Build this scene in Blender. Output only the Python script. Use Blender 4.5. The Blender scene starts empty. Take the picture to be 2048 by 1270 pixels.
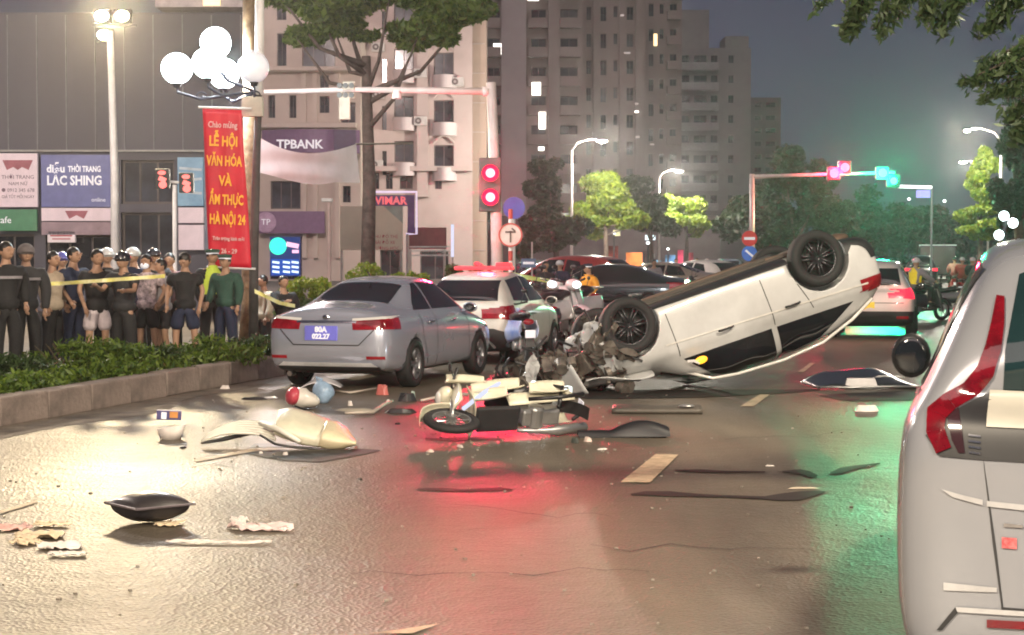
import bpy, bmesh, math, random
import numpy as np
from mathutils import Vector, Matrix, Euler
R = math.radians
rng = random.Random(7)
nrg = np.random.RandomState(11)
S = bpy.context.scene
C = S.collection

# ---------------------------------------------------------------- camera
CAMZ = 1.72
FPX = 3600.0
PITCH = math.atan((635 - 510) / FPX)
cam_d = bpy.data.cameras.new('camera'); cam = bpy.data.objects.new('camera', cam_d); C.objects.link(cam)
cam_d.sensor_width = 36; cam_d.lens = 36 * FPX / 2048
cam_d.clip_end = 3000; cam_d.clip_start = .1
cam.location = (0, 0, CAMZ); cam.rotation_euler = (R(90) - PITCH, 0, 0)
S.camera = cam

# ---------------------------------------------------------------- night sky
W = bpy.data.worlds.new('World'); S.world = W; W.use_nodes = True
nt = W.node_tree; nt.nodes.clear()
wo = nt.nodes.new('ShaderNodeOutputWorld'); bg = nt.nodes.new('ShaderNodeBackground')
tc = nt.nodes.new('ShaderNodeTexCoord'); sp = nt.nodes.new('ShaderNodeSeparateXYZ')
cr = nt.nodes.new('ShaderNodeValToRGB'); nz = nt.nodes.new('ShaderNodeTexNoise')
ad = nt.nodes.new('ShaderNodeMath'); ad.operation = 'MULTIPLY_ADD'; ad.inputs[1].default_value = .08
nz.inputs['Scale'].default_value = 3.0
nt.links.new(tc.outputs['Generated'], sp.inputs[0]); nt.links.new(tc.outputs['Generated'], nz.inputs['Vector'])
nt.links.new(nz.outputs[0], ad.inputs[0]); nt.links.new(sp.outputs['Z'], ad.inputs[2])
nt.links.new(ad.outputs[0], cr.inputs[0]); nt.links.new(cr.outputs[0], bg.inputs[0]); nt.links.new(bg.outputs[0], wo.inputs[0])
e = cr.color_ramp.elements
e[0].position = .0; e[0].color = (.42, .62, .86, 1)
e[1].position = 1.0; e[1].color = (.50, .50, .62, 1)
m_ = e.new(.16); m_.color = (.55, .58, .95, 1)
bg.inputs['Strength'].default_value = .088

# ---------------------------------------------------------------- faint warm city glow from behind the camera
sd = bpy.data.lights.new('city_glow', 'SUN'); so = bpy.data.objects.new('city_glow', sd); C.objects.link(so)
sd.energy = .5; sd.angle = R(40); sd.color = (1, .78, .74)
so.rotation_euler = (R(52), 0, R(-14))
vs = S.view_settings; vs.view_transform = 'Standard'; vs.look = 'None'; vs.gamma = 1; vs.exposure = .24; vs.use_curve_mapping = False
S.display_settings.display_device = 'sRGB'
S.cycles.use_denoising = True
S.cycles.max_bounces = 6; S.cycles.diffuse_bounces = 3; S.cycles.glossy_bounces = 4; S.cycles.transmission_bounces = 4
S.cycles.transparent_max_bounces = 8
S.cycles.volume_bounces = 0
S.cycles.sample_clamp_indirect = 6
S.cycles.filter_width = 1.9
S.render.film_transparent = False

def lamp_light(name, loc, energy, color, radius=.15, parent=None, spot=None, target=None, blend=.6):
    d = bpy.data.lights.new(name, 'SPOT' if spot else 'POINT')
    d.energy = energy; d.color = color; d.shadow_soft_size = radius
    if spot: d.spot_size = R(spot); d.spot_blend = blend
    o = bpy.data.objects.new(name, d); C.objects.link(o); o.location = loc
    if target is not None:
        o.rotation_euler = (Vector(target) - Vector(loc)).to_track_quat('-Z', 'Y').to_euler()
    if parent:
        o.parent = parent
    return o

# ---------------------------------------------------------------- pixel -> world (photo is 2048 x 1270)
def ray(px, py):
    v = Vector(((px - 1024) / FPX, 1.0, -(py - 635) / FPX))
    c, s = math.cos(-PITCH), math.sin(-PITCH)
    return Vector((v.x, v.y * c - v.z * s, v.y * s + v.z * c))
def G(px, py, z=0.0):
    r = ray(px, py); t = (z - CAMZ) / r.z
    return Vector((0, 0, CAMZ)) + r * t
def P(px, py, Y):
    r = ray(px, py); return Vector((0, 0, CAMZ)) + r * (Y / r.y)

# ---------------------------------------------------------------- materials
MATS = {}
def mat(name, col, rough=.6, metal=0.0, var=.12, scale=4.0, bump=0.0, bscale=40.0, coat=0.0, emit=None, estr=0.0, trans=0.0, spec=.5, alpha=1.0, col2=None, dirt=0.0):
    if name in MATS: return MATS[name]
    m = bpy.data.materials.new(name); m.use_nodes = True
    t = m.node_tree; b = t.nodes['Principled BSDF']
    b.inputs['Roughness'].default_value = rough; b.inputs['Metallic'].default_value = metal
    b.inputs['Specular IOR Level'].default_value = spec
    b.inputs['Coat Weight'].default_value = coat; b.inputs['Coat Roughness'].default_value = .05
    b.inputs['Transmission Weight'].default_value = trans
    b.inputs['Alpha'].default_value = alpha
    c = (*col, 1)
    tcn = t.nodes.new('ShaderNodeTexCoord')
    n = t.nodes.new('ShaderNodeTexNoise'); n.inputs['Scale'].default_value = scale; n.inputs['Detail'].default_value = 5
    n.inputs['Roughness'].default_value = .65
    t.links.new(tcn.outputs['Object'], n.inputs['Vector'])
    mr = t.nodes.new('ShaderNodeValToRGB')
    if col2 is None:
        lo = tuple(max(0, x * (1 - 1.6 * var)) for x in col); hi = tuple(min(1, x * (1 + 1.2 * var)) for x in col)
    else: lo, hi = col, col2
    mr.color_ramp.elements[0].position = .32; mr.color_ramp.elements[0].color = (*lo, 1)
    mr.color_ramp.elements[1].position = .68; mr.color_ramp.elements[1].color = (*hi, 1)
    t.links.new(n.outputs[0], mr.inputs[0]); last = mr.outputs[0]
    if dirt > 0:
        n2 = t.nodes.new('ShaderNodeTexNoise'); n2.inputs['Scale'].default_value = scale * .35 + .6; n2.inputs['Detail'].default_value = 8
        t.links.new(tcn.outputs['Object'], n2.inputs['Vector'])
        r2 = t.nodes.new('ShaderNodeValToRGB'); r2.color_ramp.elements[0].position = .5; r2.color_ramp.elements[1].position = .75
        r2.color_ramp.elements[0].color = (0, 0, 0, 1); r2.color_ramp.elements[1].color = (dirt, dirt, dirt, 1)
        t.links.new(n2.outputs[0], r2.inputs[0])
        mx = t.nodes.new('ShaderNodeMix'); mx.data_type = 'RGBA'
        t.links.new(r2.outputs[0], mx.inputs[0]); t.links.new(last, mx.inputs[6]); mx.inputs[7].default_value = (col[0] * .35 + .02, col[1] * .33 + .015, col[2] * .3 + .01, 1)
        last = mx.outputs[2]
    t.links.new(last, b.inputs['Base Color'])
    if bump > 0:
        n3 = t.nodes.new('ShaderNodeTexNoise'); n3.inputs['Scale'].default_value = bscale; n3.inputs['Detail'].default_value = 4
        t.links.new(tcn.outputs['Object'], n3.inputs['Vector'])
        bp = t.nodes.new('ShaderNodeBump'); bp.inputs['Strength'].default_value = bump; bp.inputs['Distance'].default_value = .02
        t.links.new(n3.outputs[0], bp.inputs['Height']); t.links.new(bp.outputs[0], b.inputs['Normal'])
    if emit is not None:
        b.inputs['Emission Color'].default_value = (*emit, 1); b.inputs['Emission Strength'].default_value = estr
    MATS[name] = m
    return m

def asphalt(name, base, warm):
    m = bpy.data.materials.new(name); m.use_nodes = True; t = m.node_tree; b = t.nodes['Principled BSDF']
    L = t.links.new; N = t.nodes.new
    tcn = N('ShaderNodeTexCoord')
    big = N('ShaderNodeTexNoise'); big.inputs['Scale'].default_value = .16; big.inputs['Detail'].default_value = 6; L(tcn.outputs['Object'], big.inputs[0])
    mp = N('ShaderNodeMapping'); mp.inputs['Rotation'].default_value = (0, 0, R(13.4)); mp.inputs['Scale'].default_value = (1.0, .12, 1); L(tcn.outputs['Object'], mp.inputs[0])
    st = N('ShaderNodeTexNoise'); st.inputs['Scale'].default_value = 1.1; st.inputs['Detail'].default_value = 5; L(mp.outputs[0], st.inputs[0])
    fine = N('ShaderNodeTexNoise'); fine.inputs['Scale'].default_value = 70; fine.inputs['Detail'].default_value = 3; L(tcn.outputs['Object'], fine.inputs[0])
    vor = N('ShaderNodeTexVoronoi'); vor.inputs['Scale'].default_value = 42; L(tcn.outputs['Object'], vor.inputs[0])
    r1 = N('ShaderNodeValToRGB'); r1.color_ramp.elements[0].position = .36; r1.color_ramp.elements[1].position = .66
    r1.color_ramp.elements[0].color = (*[x * .72 for x in base], 1); r1.color_ramp.elements[1].color = (*warm, 1); L(big.outputs[0], r1.inputs[0])
    r2 = N('ShaderNodeValToRGB'); r2.color_ramp.elements[0].position = .33; r2.color_ramp.elements[1].position = .62
    r2.color_ramp.elements[0].color = (.48, .48, .48, 1); r2.color_ramp.elements[1].color = (1.08, 1.08, 1.08, 1); L(st.outputs[0], r2.inputs[0])
    mu = N('ShaderNodeMix'); mu.data_type = 'RGBA'; mu.blend_type = 'MULTIPLY'; mu.inputs[0].default_value = .8; L(r1.outputs[0], mu.inputs[6]); L(r2.outputs[0], mu.inputs[7])
    r3 = N('ShaderNodeValToRGB'); r3.color_ramp.elements[0].position = .3; r3.color_ramp.elements[1].position = .72
    r3.color_ramp.elements[0].color = (.6, .6, .6, 1); r3.color_ramp.elements[1].color = (1.35, 1.33, 1.28, 1); L(fine.outputs[0], r3.inputs[0])
    mu2 = N('ShaderNodeMix'); mu2.data_type = 'RGBA'; mu2.blend_type = 'MULTIPLY'; mu2.inputs[0].default_value = .7; L(mu.outputs[2], mu2.inputs[6]); L(r3.outputs[0], mu2.inputs[7])
    L(mu2.outputs[2], b.inputs['Base Color'])
    rr = N('ShaderNodeMapRange'); rr.inputs[1].default_value = .3; rr.inputs[2].default_value = .7; rr.inputs[3].default_value = .34; rr.inputs[4].default_value = .60
    L(big.outputs[0], rr.inputs[0]); L(rr.outputs[0], b.inputs['Roughness'])
    b1 = N('ShaderNodeBump'); b1.inputs['Strength'].default_value = .5; b1.inputs['Distance'].default_value = .012; L(vor.outputs[0], b1.inputs['Height'])
    md = N('ShaderNodeTexNoise'); md.inputs['Scale'].default_value = 5; md.inputs['Detail'].default_value = 4; L(tcn.outputs['Object'], md.inputs[0])
    b2 = N('ShaderNodeBump'); b2.inputs['Strength'].default_value = .33; b2.inputs['Distance'].default_value = .05; L(md.outputs[0], b2.inputs['Height']); L(b1.outputs[0], b2.inputs['Normal'])
    L(b2.outputs[0], b.inputs['Normal'])
    b.inputs['Specular IOR Level'].default_value = .5
    MATS[name] = m
    return m

def glow(name, col, strength):
    if name in MATS: return MATS[name]
    m = bpy.data.materials.new(name); m.use_nodes = True; t = m.node_tree; t.nodes.clear()
    o = t.nodes.new('ShaderNodeOutputMaterial'); e = t.nodes.new('ShaderNodeEmission')
    e.inputs[0].default_value = (*col, 1); e.inputs[1].default_value = strength; t.links.new(e.outputs[0], o.inputs[0])
    MATS[name] = m; return m

def glow2(name, col, strength, scale=2.0):
    if name in MATS: return MATS[name]
    m = glow(name, col, strength); t = m.node_tree; e = t.nodes['Emission']
    tcn = t.nodes.new('ShaderNodeTexCoord'); n = t.nodes.new('ShaderNodeTexNoise'); n.inputs['Scale'].default_value = scale; n.inputs['Detail'].default_value = 4
    r = t.nodes.new('ShaderNodeValToRGB'); r.color_ramp.elements[0].position = .38; r.color_ramp.elements[1].position = .62
    r.color_ramp.elements[0].color = (*[c * .12 for c in col], 1); r.color_ramp.elements[1].color = (*col, 1)
    t.links.new(tcn.outputs['Object'], n.inputs[0]); t.links.new(n.outputs[0], r.inputs[0]); t.links.new(r.outputs[0], e.inputs[0]); return m

def leafmat(name, c1, c2):
    if name in MATS: return MATS[name]
    m = bpy.data.materials.new(name); m.use_nodes = True; t = m.node_tree; b = t.nodes['Principled BSDF']
    g = t.nodes.new('ShaderNodeNewGeometry'); r = t.nodes.new('ShaderNodeValToRGB')
    r.color_ramp.elements[0].color = (*c1, 1); r.color_ramp.elements[1].color = (*c2, 1)
    t.links.new(g.outputs['Random Per Island'], r.inputs[0]); t.links.new(r.outputs[0], b.inputs['Base Color'])
    b.inputs['Roughness'].default_value = .5
    tr = t.nodes.new('ShaderNodeBsdfTranslucent'); t.links.new(r.outputs[0], tr.inputs[0])
    mx = t.nodes.new('ShaderNodeMixShader'); mx.inputs[0].default_value = .35
    t.links.new(b.outputs[0], mx.inputs[1]); t.links.new(tr.outputs[0], mx.inputs[2])
    t.links.new(mx.outputs[0], t.nodes['Material Output'].inputs[0])
    MATS[name] = m; return m

# ---------------------------------------------------------------- objects
def tag(o, label=None, cat=None, group=None, kind=None):
    if label: o['label'] = label
    if cat: o['category'] = cat
    if group: o['group'] = group
    if kind: o['kind'] = kind
    return o
def thing(name, label, cat, loc=(0, 0, 0), rotz=0, group=None, rot=None, scale=1.0):
    o = bpy.data.objects.new(name, None); C.objects.link(o); o.empty_display_size = .1
    o.location = loc; o.rotation_euler = rot if rot is not None else (0, 0, rotz); o.scale = (scale,) * 3
    return tag(o, label, cat, group)
def dup(root, loc=None, rotz=None, label=None, group=None, rot=None, scale=None):
    r = root.copy(); C.objects.link(r)
    if loc is not None: r.location = loc
    if rotz is not None: r.rotation_euler = (0, 0, rotz)
    if rot is not None: r.rotation_euler = rot
    if scale is not None: r.scale = (scale,) * 3
    if label: r['label'] = label
    if group: r['group'] = group
    for ch in list(root.children):
        c = ch.copy(); C.objects.link(c); c.parent = r
        for g in list(ch.children):
            d = g.copy(); C.objects.link(d); d.parent = c
    return r
def link(name, me, m, parent=None, smooth=False, bevel=0, loc=None, rot=None):
    if m is not None:
        me.materials.clear()
        for x in (m if isinstance(m, (list, tuple)) else [m]): me.materials.append(x)
    if smooth:
        me.polygons.foreach_set('use_smooth', [True] * len(me.polygons))
    o = bpy.data.objects.new(name, me); C.objects.link(o)
    if parent: o.parent = parent
    if loc is not None: o.location = loc
    if rot is not None: o.rotation_euler = rot
    if bevel:
        b = o.modifiers.new('b', 'BEVEL'); b.width = bevel; b.segments = 2; b.limit_method = 'ANGLE'
    return o

class MB:
    def __init__(s): s.v = []; s.f = []; s.mi = []; s.cur = 0; s.T = None
    def add(s, vs, fs):
        k = len(s.v)
        if s.T is not None: vs = [tuple(s.T @ Vector(v)) for v in vs]
        s.v += [tuple(v) for v in vs]; s.f += [tuple(i + k for i in f) for f in fs]; s.mi += [s.cur] * len(fs)
        return s
    def box(s, c, d, rot=None, taper=1.0):
        x, y, z = d[0] / 2, d[1] / 2, d[2] / 2; c = Vector(c)
        pts = []
        for sz in (-1, 1):
            k = taper if sz > 0 else 1
            for sx, sy in ((-1, -1), (1, -1), (1, 1), (-1, 1)): pts.append(Vector((sx * x * k, sy * y * k, sz * z)))
        if rot is not None:
            M = rot if isinstance(rot, Matrix) else Euler(rot).to_matrix()
            pts = [M @ p for p in pts]
        return s.add([p + c for p in pts], [(0, 3, 2, 1), (4, 5, 6, 7), (0, 1, 5, 4), (1, 2, 6, 5), (2, 3, 7, 6), (3, 0, 4, 7)])
    def cyl(s, p0, p1, r0, r1=None, n=12, cap=True):
        if r1 is None: r1 = r0
        p0, p1 = Vector(p0), Vector(p1); d = (p1 - p0)
        q = d.to_track_quat('Z', 'Y'); vs = []
        for p, r in ((p0, r0), (p1, r1)):
            for i in range(n):
                a = 2 * math.pi * i / n; vs.append(p + q @ Vector((r * math.cos(a), r * math.sin(a), 0)))
        fs = [(i, (i + 1) % n, n + (i + 1) % n, n + i) for i in range(n)]
        if cap: fs += [tuple(range(n - 1, -1, -1)), tuple(range(n, 2 * n))]
        return s.add(vs, fs)
    def tube(s, pts, r, n=8, cap=True):
        pts = [Vector(p) for p in pts]; rr = r if isinstance(r, (list, tuple)) else [r] * len(pts)
        vs = []; fs = []; prev = None
        for i, p in enumerate(pts):
            d = (pts[min(i + 1, len(pts) - 1)] - pts[max(i - 1, 0)])
            if d.length < 1e-9: d = Vector((0, 0, 1))
            d.normalize()
            u = prev - d * prev.dot(d) if prev is not None else d.orthogonal()
            if u.length < 1e-6: u = d.orthogonal()
            u.normalize(); prev = u; w = d.cross(u)
            for k in range(n):
                a = 2 * math.pi * k / n; vs.append(p + (u * math.cos(a) + w * math.sin(a)) * rr[i])
        for i in range(len(pts) - 1):
            for k in range(n): fs.append((i * n + k, i * n + (k + 1) % n, (i + 1) * n + (k + 1) % n, (i + 1) * n + k))
        if cap: fs += [tuple(range(n - 1, -1, -1)), tuple(range((len(pts) - 1) * n, len(pts) * n))]
        return s.add(vs, fs)
    def ell(s, c, r, nu=14, nv=9, fn=None):
        c = Vector(c); rr = r if isinstance(r, (list, tuple)) else (r, r, r); vs = [c + Vector((0, 0, rr[2]))]
        for j in range(1, nv):
            t = math.pi * j / nv
            for i in range(nu):
                a = 2 * math.pi * i / nu; q = Vector((rr[0] * math.sin(t) * math.cos(a), rr[1] * math.sin(t) * math.sin(a), rr[2] * math.cos(t)))
                vs.append(c + (fn(q) if fn else q))
        vs.append(c - Vector((0, 0, rr[2])))
        fs = [(0, 1 + i, 1 + (i + 1) % nu) for i in range(nu)]
        for j in range(nv - 2):
            for i in range(nu): fs.append((1 + j * nu + i, 1 + (j + 1) * nu + i, 1 + (j + 1) * nu + (i + 1) % nu, 1 + j * nu + (i + 1) % nu))
        k = 1 + (nv - 2) * nu; fs += [(len(vs) - 1, k + (i + 1) % nu, k + i) for i in range(nu)]
        return s.add(vs, fs)
    def lathe(s, prof, c, axis='X', n=24, closed=True):
        # prof: (radius, height along axis)
        c = Vector(c); vs = []; m = len(prof); fs = []
        for i in range(n):
            a = 2 * math.pi * i / n
            for r, h in prof:
                u, w = r * math.cos(a), r * math.sin(a)
                vs.append(c + (Vector((h, u, w)) if axis == 'X' else Vector((u, h, w)) if axis == 'Y' else Vector((u, w, h))))
        for i in range(n):
            j = (i + 1) % n
            for k in range(m if closed else m - 1):
                l = (k + 1) % m; fs.append((i * m + k, i * m + l, j * m + l, j * m + k))
        return s.add(vs, fs)
    def grid(s, fn, nu, nv):
        vs = [fn(i / nu, j / nv) for j in range(nv + 1) for i in range(nu + 1)]
        fs = [(j * (nu + 1) + i, j * (nu + 1) + i + 1, (j + 1) * (nu + 1) + i + 1, (j + 1) * (nu + 1) + i) for j in range(nv) for i in range(nu)]
        return s.add(vs, fs)
    def prism(s, poly, z0, z1):
        n = len(poly); vs = [(x, y, z0) for x, y in poly] + [(x, y, z1) for x, y in poly]
        return s.add(vs, [tuple(range(n - 1, -1, -1)), tuple(range(n, 2 * n))] + [(i, (i + 1) % n, n + (i + 1) % n, n + i) for i in range(n)])
    def mesh(s, name):
        me = bpy.data.meshes.new(name); me.from_pydata(s.v, [], s.f)
        me.polygons.foreach_set('material_index', s.mi); me.update(); return me
    def build(s, name, m, parent=None, smooth=False, bevel=0, loc=None, rot=None):
        return link(name, s.mesh(name), m, parent, smooth, bevel, loc, rot)

def struct(o): o['kind'] = 'structure'; return o

def bake(me, mods, name='t'):
    """mesh with modifiers applied; mods: list of (type, dict)"""
    o = bpy.data.objects.new(name, me); C.objects.link(o)
    for ty, kw in mods:
        md = o.modifiers.new(ty, ty)
        for k, v in kw.items(): setattr(md, k, v)
    dg = bpy.context.evaluated_depsgraph_get(); dg.update()
    out = bpy.data.meshes.new_from_object(o.evaluated_get(dg), depsgraph=dg)
    bpy.data.objects.remove(o)
    return out

def text_obj(name, s, size, m, parent, loc, rot=(R(90), 0, 0), sx=1.0, ext=.004, align='CENTER', bold=0.0, fit=None):
    cu = bpy.data.curves.new('t', 'FONT'); cu.body = s; cu.size = size; cu.extrude = ext; cu.align_x = align; cu.align_y = 'CENTER'
    cu.offset = bold; cu.resolution_u = 2
    o = bpy.data.objects.new('t', cu); C.objects.link(o)
    dg = bpy.context.evaluated_depsgraph_get()
    me = bpy.data.meshes.new_from_object(o.evaluated_get(dg)); bpy.data.objects.remove(o)
    if fit:
        xs = [v.co.x for v in me.vertices]; w_ = max(xs) - min(xs); sx = min(1.0, fit / w_) if w_ > 0 else 1
    o = link(name, me, m, parent, loc=loc, rot=rot); o.scale = (sx, 1, 1)
    return o

def leaves_mesh(name, pts, size, flat=.0, nrm=None, aspect=.5, droop=0.0):
    """pts (n,3) -> one pointed leaf quad (two triangles) each"""
    pts = np.asarray(pts); n = len(pts)
    sz = size * (0.6 + .8 * nrg.rand(n))[:, None]
    d = nrg.randn(n, 3); d[:, 2] = d[:, 2] * (1 - flat) - droop; d /= np.linalg.norm(d, axis=1)[:, None]
    w = nrg.randn(n, 3); w -= d * (w * d).sum(1)[:, None]; w /= np.linalg.norm(w, axis=1)[:, None]
    v = np.empty((n, 4, 3)); v[:, 0] = pts - d * sz; v[:, 1] = pts + w * sz * aspect; v[:, 2] = pts + d * sz; v[:, 3] = pts - w * sz * aspect
    me = bpy.data.meshes.new(name); me.vertices.add(n * 4); me.loops.add(n * 4); me.polygons.add(n)
    me.vertices.foreach_set('co', v.reshape(-1)); me.loops.foreach_set('vertex_index', np.arange(n * 4, dtype=np.int32))
    me.polygons.foreach_set('loop_start', np.arange(0, n * 4, 4, dtype=np.int32)); me.polygons.foreach_set('loop_total', np.full(n, 4, np.int32))
    me.update(calc_edges=True); me.validate(); return me

def blob_points(clumps, per):
    out = []
    for (c, r) in clumps:
        r = np.array(r if isinstance(r, (list, tuple)) else (r, r, r)); k = int(per)
        d = nrg.randn(k, 3); d /= np.linalg.norm(d, axis=1)[:, None]
        out.append(np.array(c) + d * r * (nrg.rand(k, 1) ** .45))
    return np.concatenate(out)
# ================================================================ setting
A_ROAD = asphalt('asphalt', (.110, .092, .070), (.178, .145, .106))
ROADDIR = Vector((.2315, .973, 0)); KP = G(0, 855)          # foot of the left kerb
def along(t, off=0.0, z=0.0):
    """point on the kerb foot line, t metres along, off metres to the left of it"""
    n = Vector((-ROADDIR.y, ROADDIR.x, 0))
    p = KP + ROADDIR * t + n * off; return Vector((p.x, p.y, z))
mb = MB(); mb.grid(lambda u, v: (-300 + 600 * u, -60 + 1000 * v, 0), 40, 60)
struct(mb.build('road', A_ROAD))
m_kerb = mat('kerb_stone', (.25, .20, .175), .8, var=.25, scale=3, bump=.5, bscale=25, dirt=.5)
m_soil = mat('planter_soil', (.06, .045, .03), .95, var=.4, scale=6, bump=.8, bscale=12)
m_pave = mat('pavement', (.085, .075, .07), .9, var=.2, scale=2, bump=.3)
# planter ground behind the kerb and its end by the sedan
T0, T1 = -26, 15.5
mb = MB()
q = [along(T0, .26), along(T1, .26), along(T1, 2.4), along(T0, 2.4)]
mb.prism([(p.x, p.y) for p in q[::1]], -.05, .2)
struct(mb.build('planter_bed', m_soil))
mb = MB(); q = [along(T0, 2.4), along(T1, 2.4), along(400, 2.4), along(400, 60), along(T0, 60)]
mb.prism([(p.x, p.y) for p in q], -.05, .16); struct(mb.build('pavement', m_pave))
kb = tag(bpy.data.objects.new('kerb', None), kind='structure'); C.objects.link(kb)
t = T0; kmesh = None
while t < T1:
    if kmesh is None:
        k = MB(); k.box((0, 0, .15), (.994, .26, .30)); kmesh = k.mesh('kerb_stone'); kmesh.materials.append(m_kerb)
    o = bpy.data.objects.new('kerb_stone', kmesh); C.objects.link(o); o.parent = kb
    b = o.modifiers.new('b', 'BEVEL'); b.width = .02; b.segments = 2
    o.location = along(t + .5, .13 + rng.uniform(-.006, .006), rng.uniform(-.006, .004)); o.rotation_euler = (0, 0, math.atan2(ROADDIR.y, ROADDIR.x) + rng.uniform(-.004, .004)); t += 1.0
# kerb of the far carriageway side behind the cars
mb = MB(); q = [along(T1, .0), along(400, .0), along(400, 2.4), along(T1, 2.4)]
mb.prism([(p.x, p.y) for p in q], -.05, .12); struct(mb.build('far_kerb_strip', m_pave))
# gutter strip: dusty band along kerb foot
m_dust = mat('gutter_dust', (.15, .125, .10), .8, var=.35, scale=2.5, bump=.4, bscale=30)
mb = MB(); mb.grid(lambda u, v: tuple(along(T0 + (T1 - T0) * v, -(.0 + (.55 + .2 * math.sin(v * 31) + .12 * math.sin(v * 77)) * u), .004)), 3, 90)
struct(mb.build('gutter_strip', m_dust))
# lane markings
m_line = mat('lane_paint', (.42, .33, .22), .55, var=.25, scale=9, bump=.25, bscale=60, dirt=.6)
def mark(pts):
    mb = MB(); vs = [(p.x, p.y, .008) for p in pts]; mb.add(vs, [(0, 1, 2, 3)])
    return struct(mb.build('lane_marking', m_line))
mark([G(1241, 966), G(1300, 967), G(1357, 911), G(1312, 909)])
mark([G(1480, 814), G(1507, 814), G(1540, 790), G(1520, 790)])
mark([G(735, 1270), G(825, 1270), G(880, 1250)+Vector((0,0,0)), G(800, 1262)])
mark([G(0, 1024), G(0, 1030), G(75, 1007), G(75, 1002)])
mark([G(385, 921), G(392, 926), G(520, 902), G(505, 899)])
mark([G(-260, 1098), G(-260, 1108), G(-60, 1048), G(-60, 1042)])
mark([G(1595, 745), G(1608, 745), G(1630, 727), G(1620, 727)])
# oily streaks on the asphalt, and dark patches beneath the wrecks
m_oil_shade = mat('oil_shade_dark', (.014, .012, .010), .6, var=.3, scale=5, spec=.3)
def dark_patch(name, pts, label=None):
    mb = MB(); vs = [G(x, y, 0) + Vector((0, 0, .0065)) for x, y in pts]; mb.add(vs, [tuple(range(len(vs)))])
    return struct(mb.build(name, m_oil_shade))
def streak(name, spine):
    """spine: (px, py, half height px)"""
    up = [(x, y - h) for x, y, h in spine]; dn = [(x, y + h) for x, y, h in reversed(spine)]
    return dark_patch(name, dn + up)
streak('oil_shade_streak', [(1262, 990, 1), (1290, 988, 4), (1340, 989, 5), (1395, 992, 3), (1450, 994, 2), (1530, 997, 3), (1560, 996, 7), (1600, 993, 9), (1630, 988, 5), (1650, 985, 1)])
streak('oil_shade_streak', [(1350, 942, 1), (1400, 943, 3), (1450, 945, 2), (1530, 945, 1)])
streak('oil_shade_streak', [(1565, 944, 1), (1600, 945, 5), (1620, 950, 6), (1635, 953, 1)])
streak('oil_shade_streak', [(1660, 948, 1), (1680, 943, 6), (1705, 937, 4), (1760, 928, 1)])
streak('oil_shade_streak', [(835, 979, 1), (880, 980, 3), (930, 982, 2), (1000, 979, 3), (1025, 981, 1)])
streak('oil_shade_streak', [(850, 878, 1), (900, 880, 3), (960, 878, 3), (1010, 880, 1)])  # dark patch below the fallen motorcycle
streak('oil_shade_streak', [(480, 905, 1), (560, 912, 10), (640, 914, 12), (720, 905, 6), (760, 902, 1)])  # dark patch below the torn fairing
streak('oil_shade_streak', [(1060, 786, 2), (1180, 790, 9), (1400, 788, 8), (1580, 783, 3), (1640, 780, 1)])  # shade beneath the overturned car, painted onto the road
streak('oil_shade_streak', [(1640, 792, 1), (1700, 795, 8), (1820, 792, 10), (1840, 792, 1)])  # dark patch along the front of the loose bonnet
# small asphalt chips / grit scattered round the crash: stuff
mb = MB()
for i in range(340):
    if i % 3: x, y = rng.gauss(900, 260), rng.gauss(860, 55)
    else: x, y = rng.uniform(0, 1780), rng.uniform(820, 1260)
    if y < 780 or x > 1780: continue
    p = G(x, y); s_ = rng.uniform(.004, .012)
    mb.box((p.x, p.y, s_ * .4 + .004), (s_ * 2, s_ * 1.4, s_), rot=(0, 0, rng.uniform(0, 3)))
tag(mb.build('grit', mat('grit', (.16, .14, .12), .7, col2=(.36, .32, .27), scale=.8)), 'fine grit and splinters scattered over the asphalt', 'grit', kind='stuff')

# fine cracks in the asphalt
m_crack = mat('crack_dark', (.02, .018, .016), .9)
for (x, y, dx, n_, seed) in [(700, 1150, 46, 14, 1), (1180, 1090, 40, 12, 2), (1450, 880, 34, 9, 3), (250, 960, 30, 9, 4), (900, 1010, 36, 10, 5)]:
    q_ = random.Random(seed); pts_ = []; yy = y
    for k in range(n_): pts_.append((x + dx * k, yy)); yy += q_.uniform(-9, 8)
    top_ = [G(a, b) for a, b in pts_]; mbk = MB(); vs_ = []
    for k, p in enumerate(top_): w_ = .004 + .006 * q_.random() * math.sin(math.pi * k / (n_ - 1)); vs_ += [(p.x, p.y - w_, .005), (p.x, p.y + w_, .005)]
    mbk.add(vs_, [(2 * k, 2 * k + 2, 2 * k + 3, 2 * k + 1) for k in range(n_ - 1)]); struct(mbk.build('road_crack', m_crack))

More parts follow.
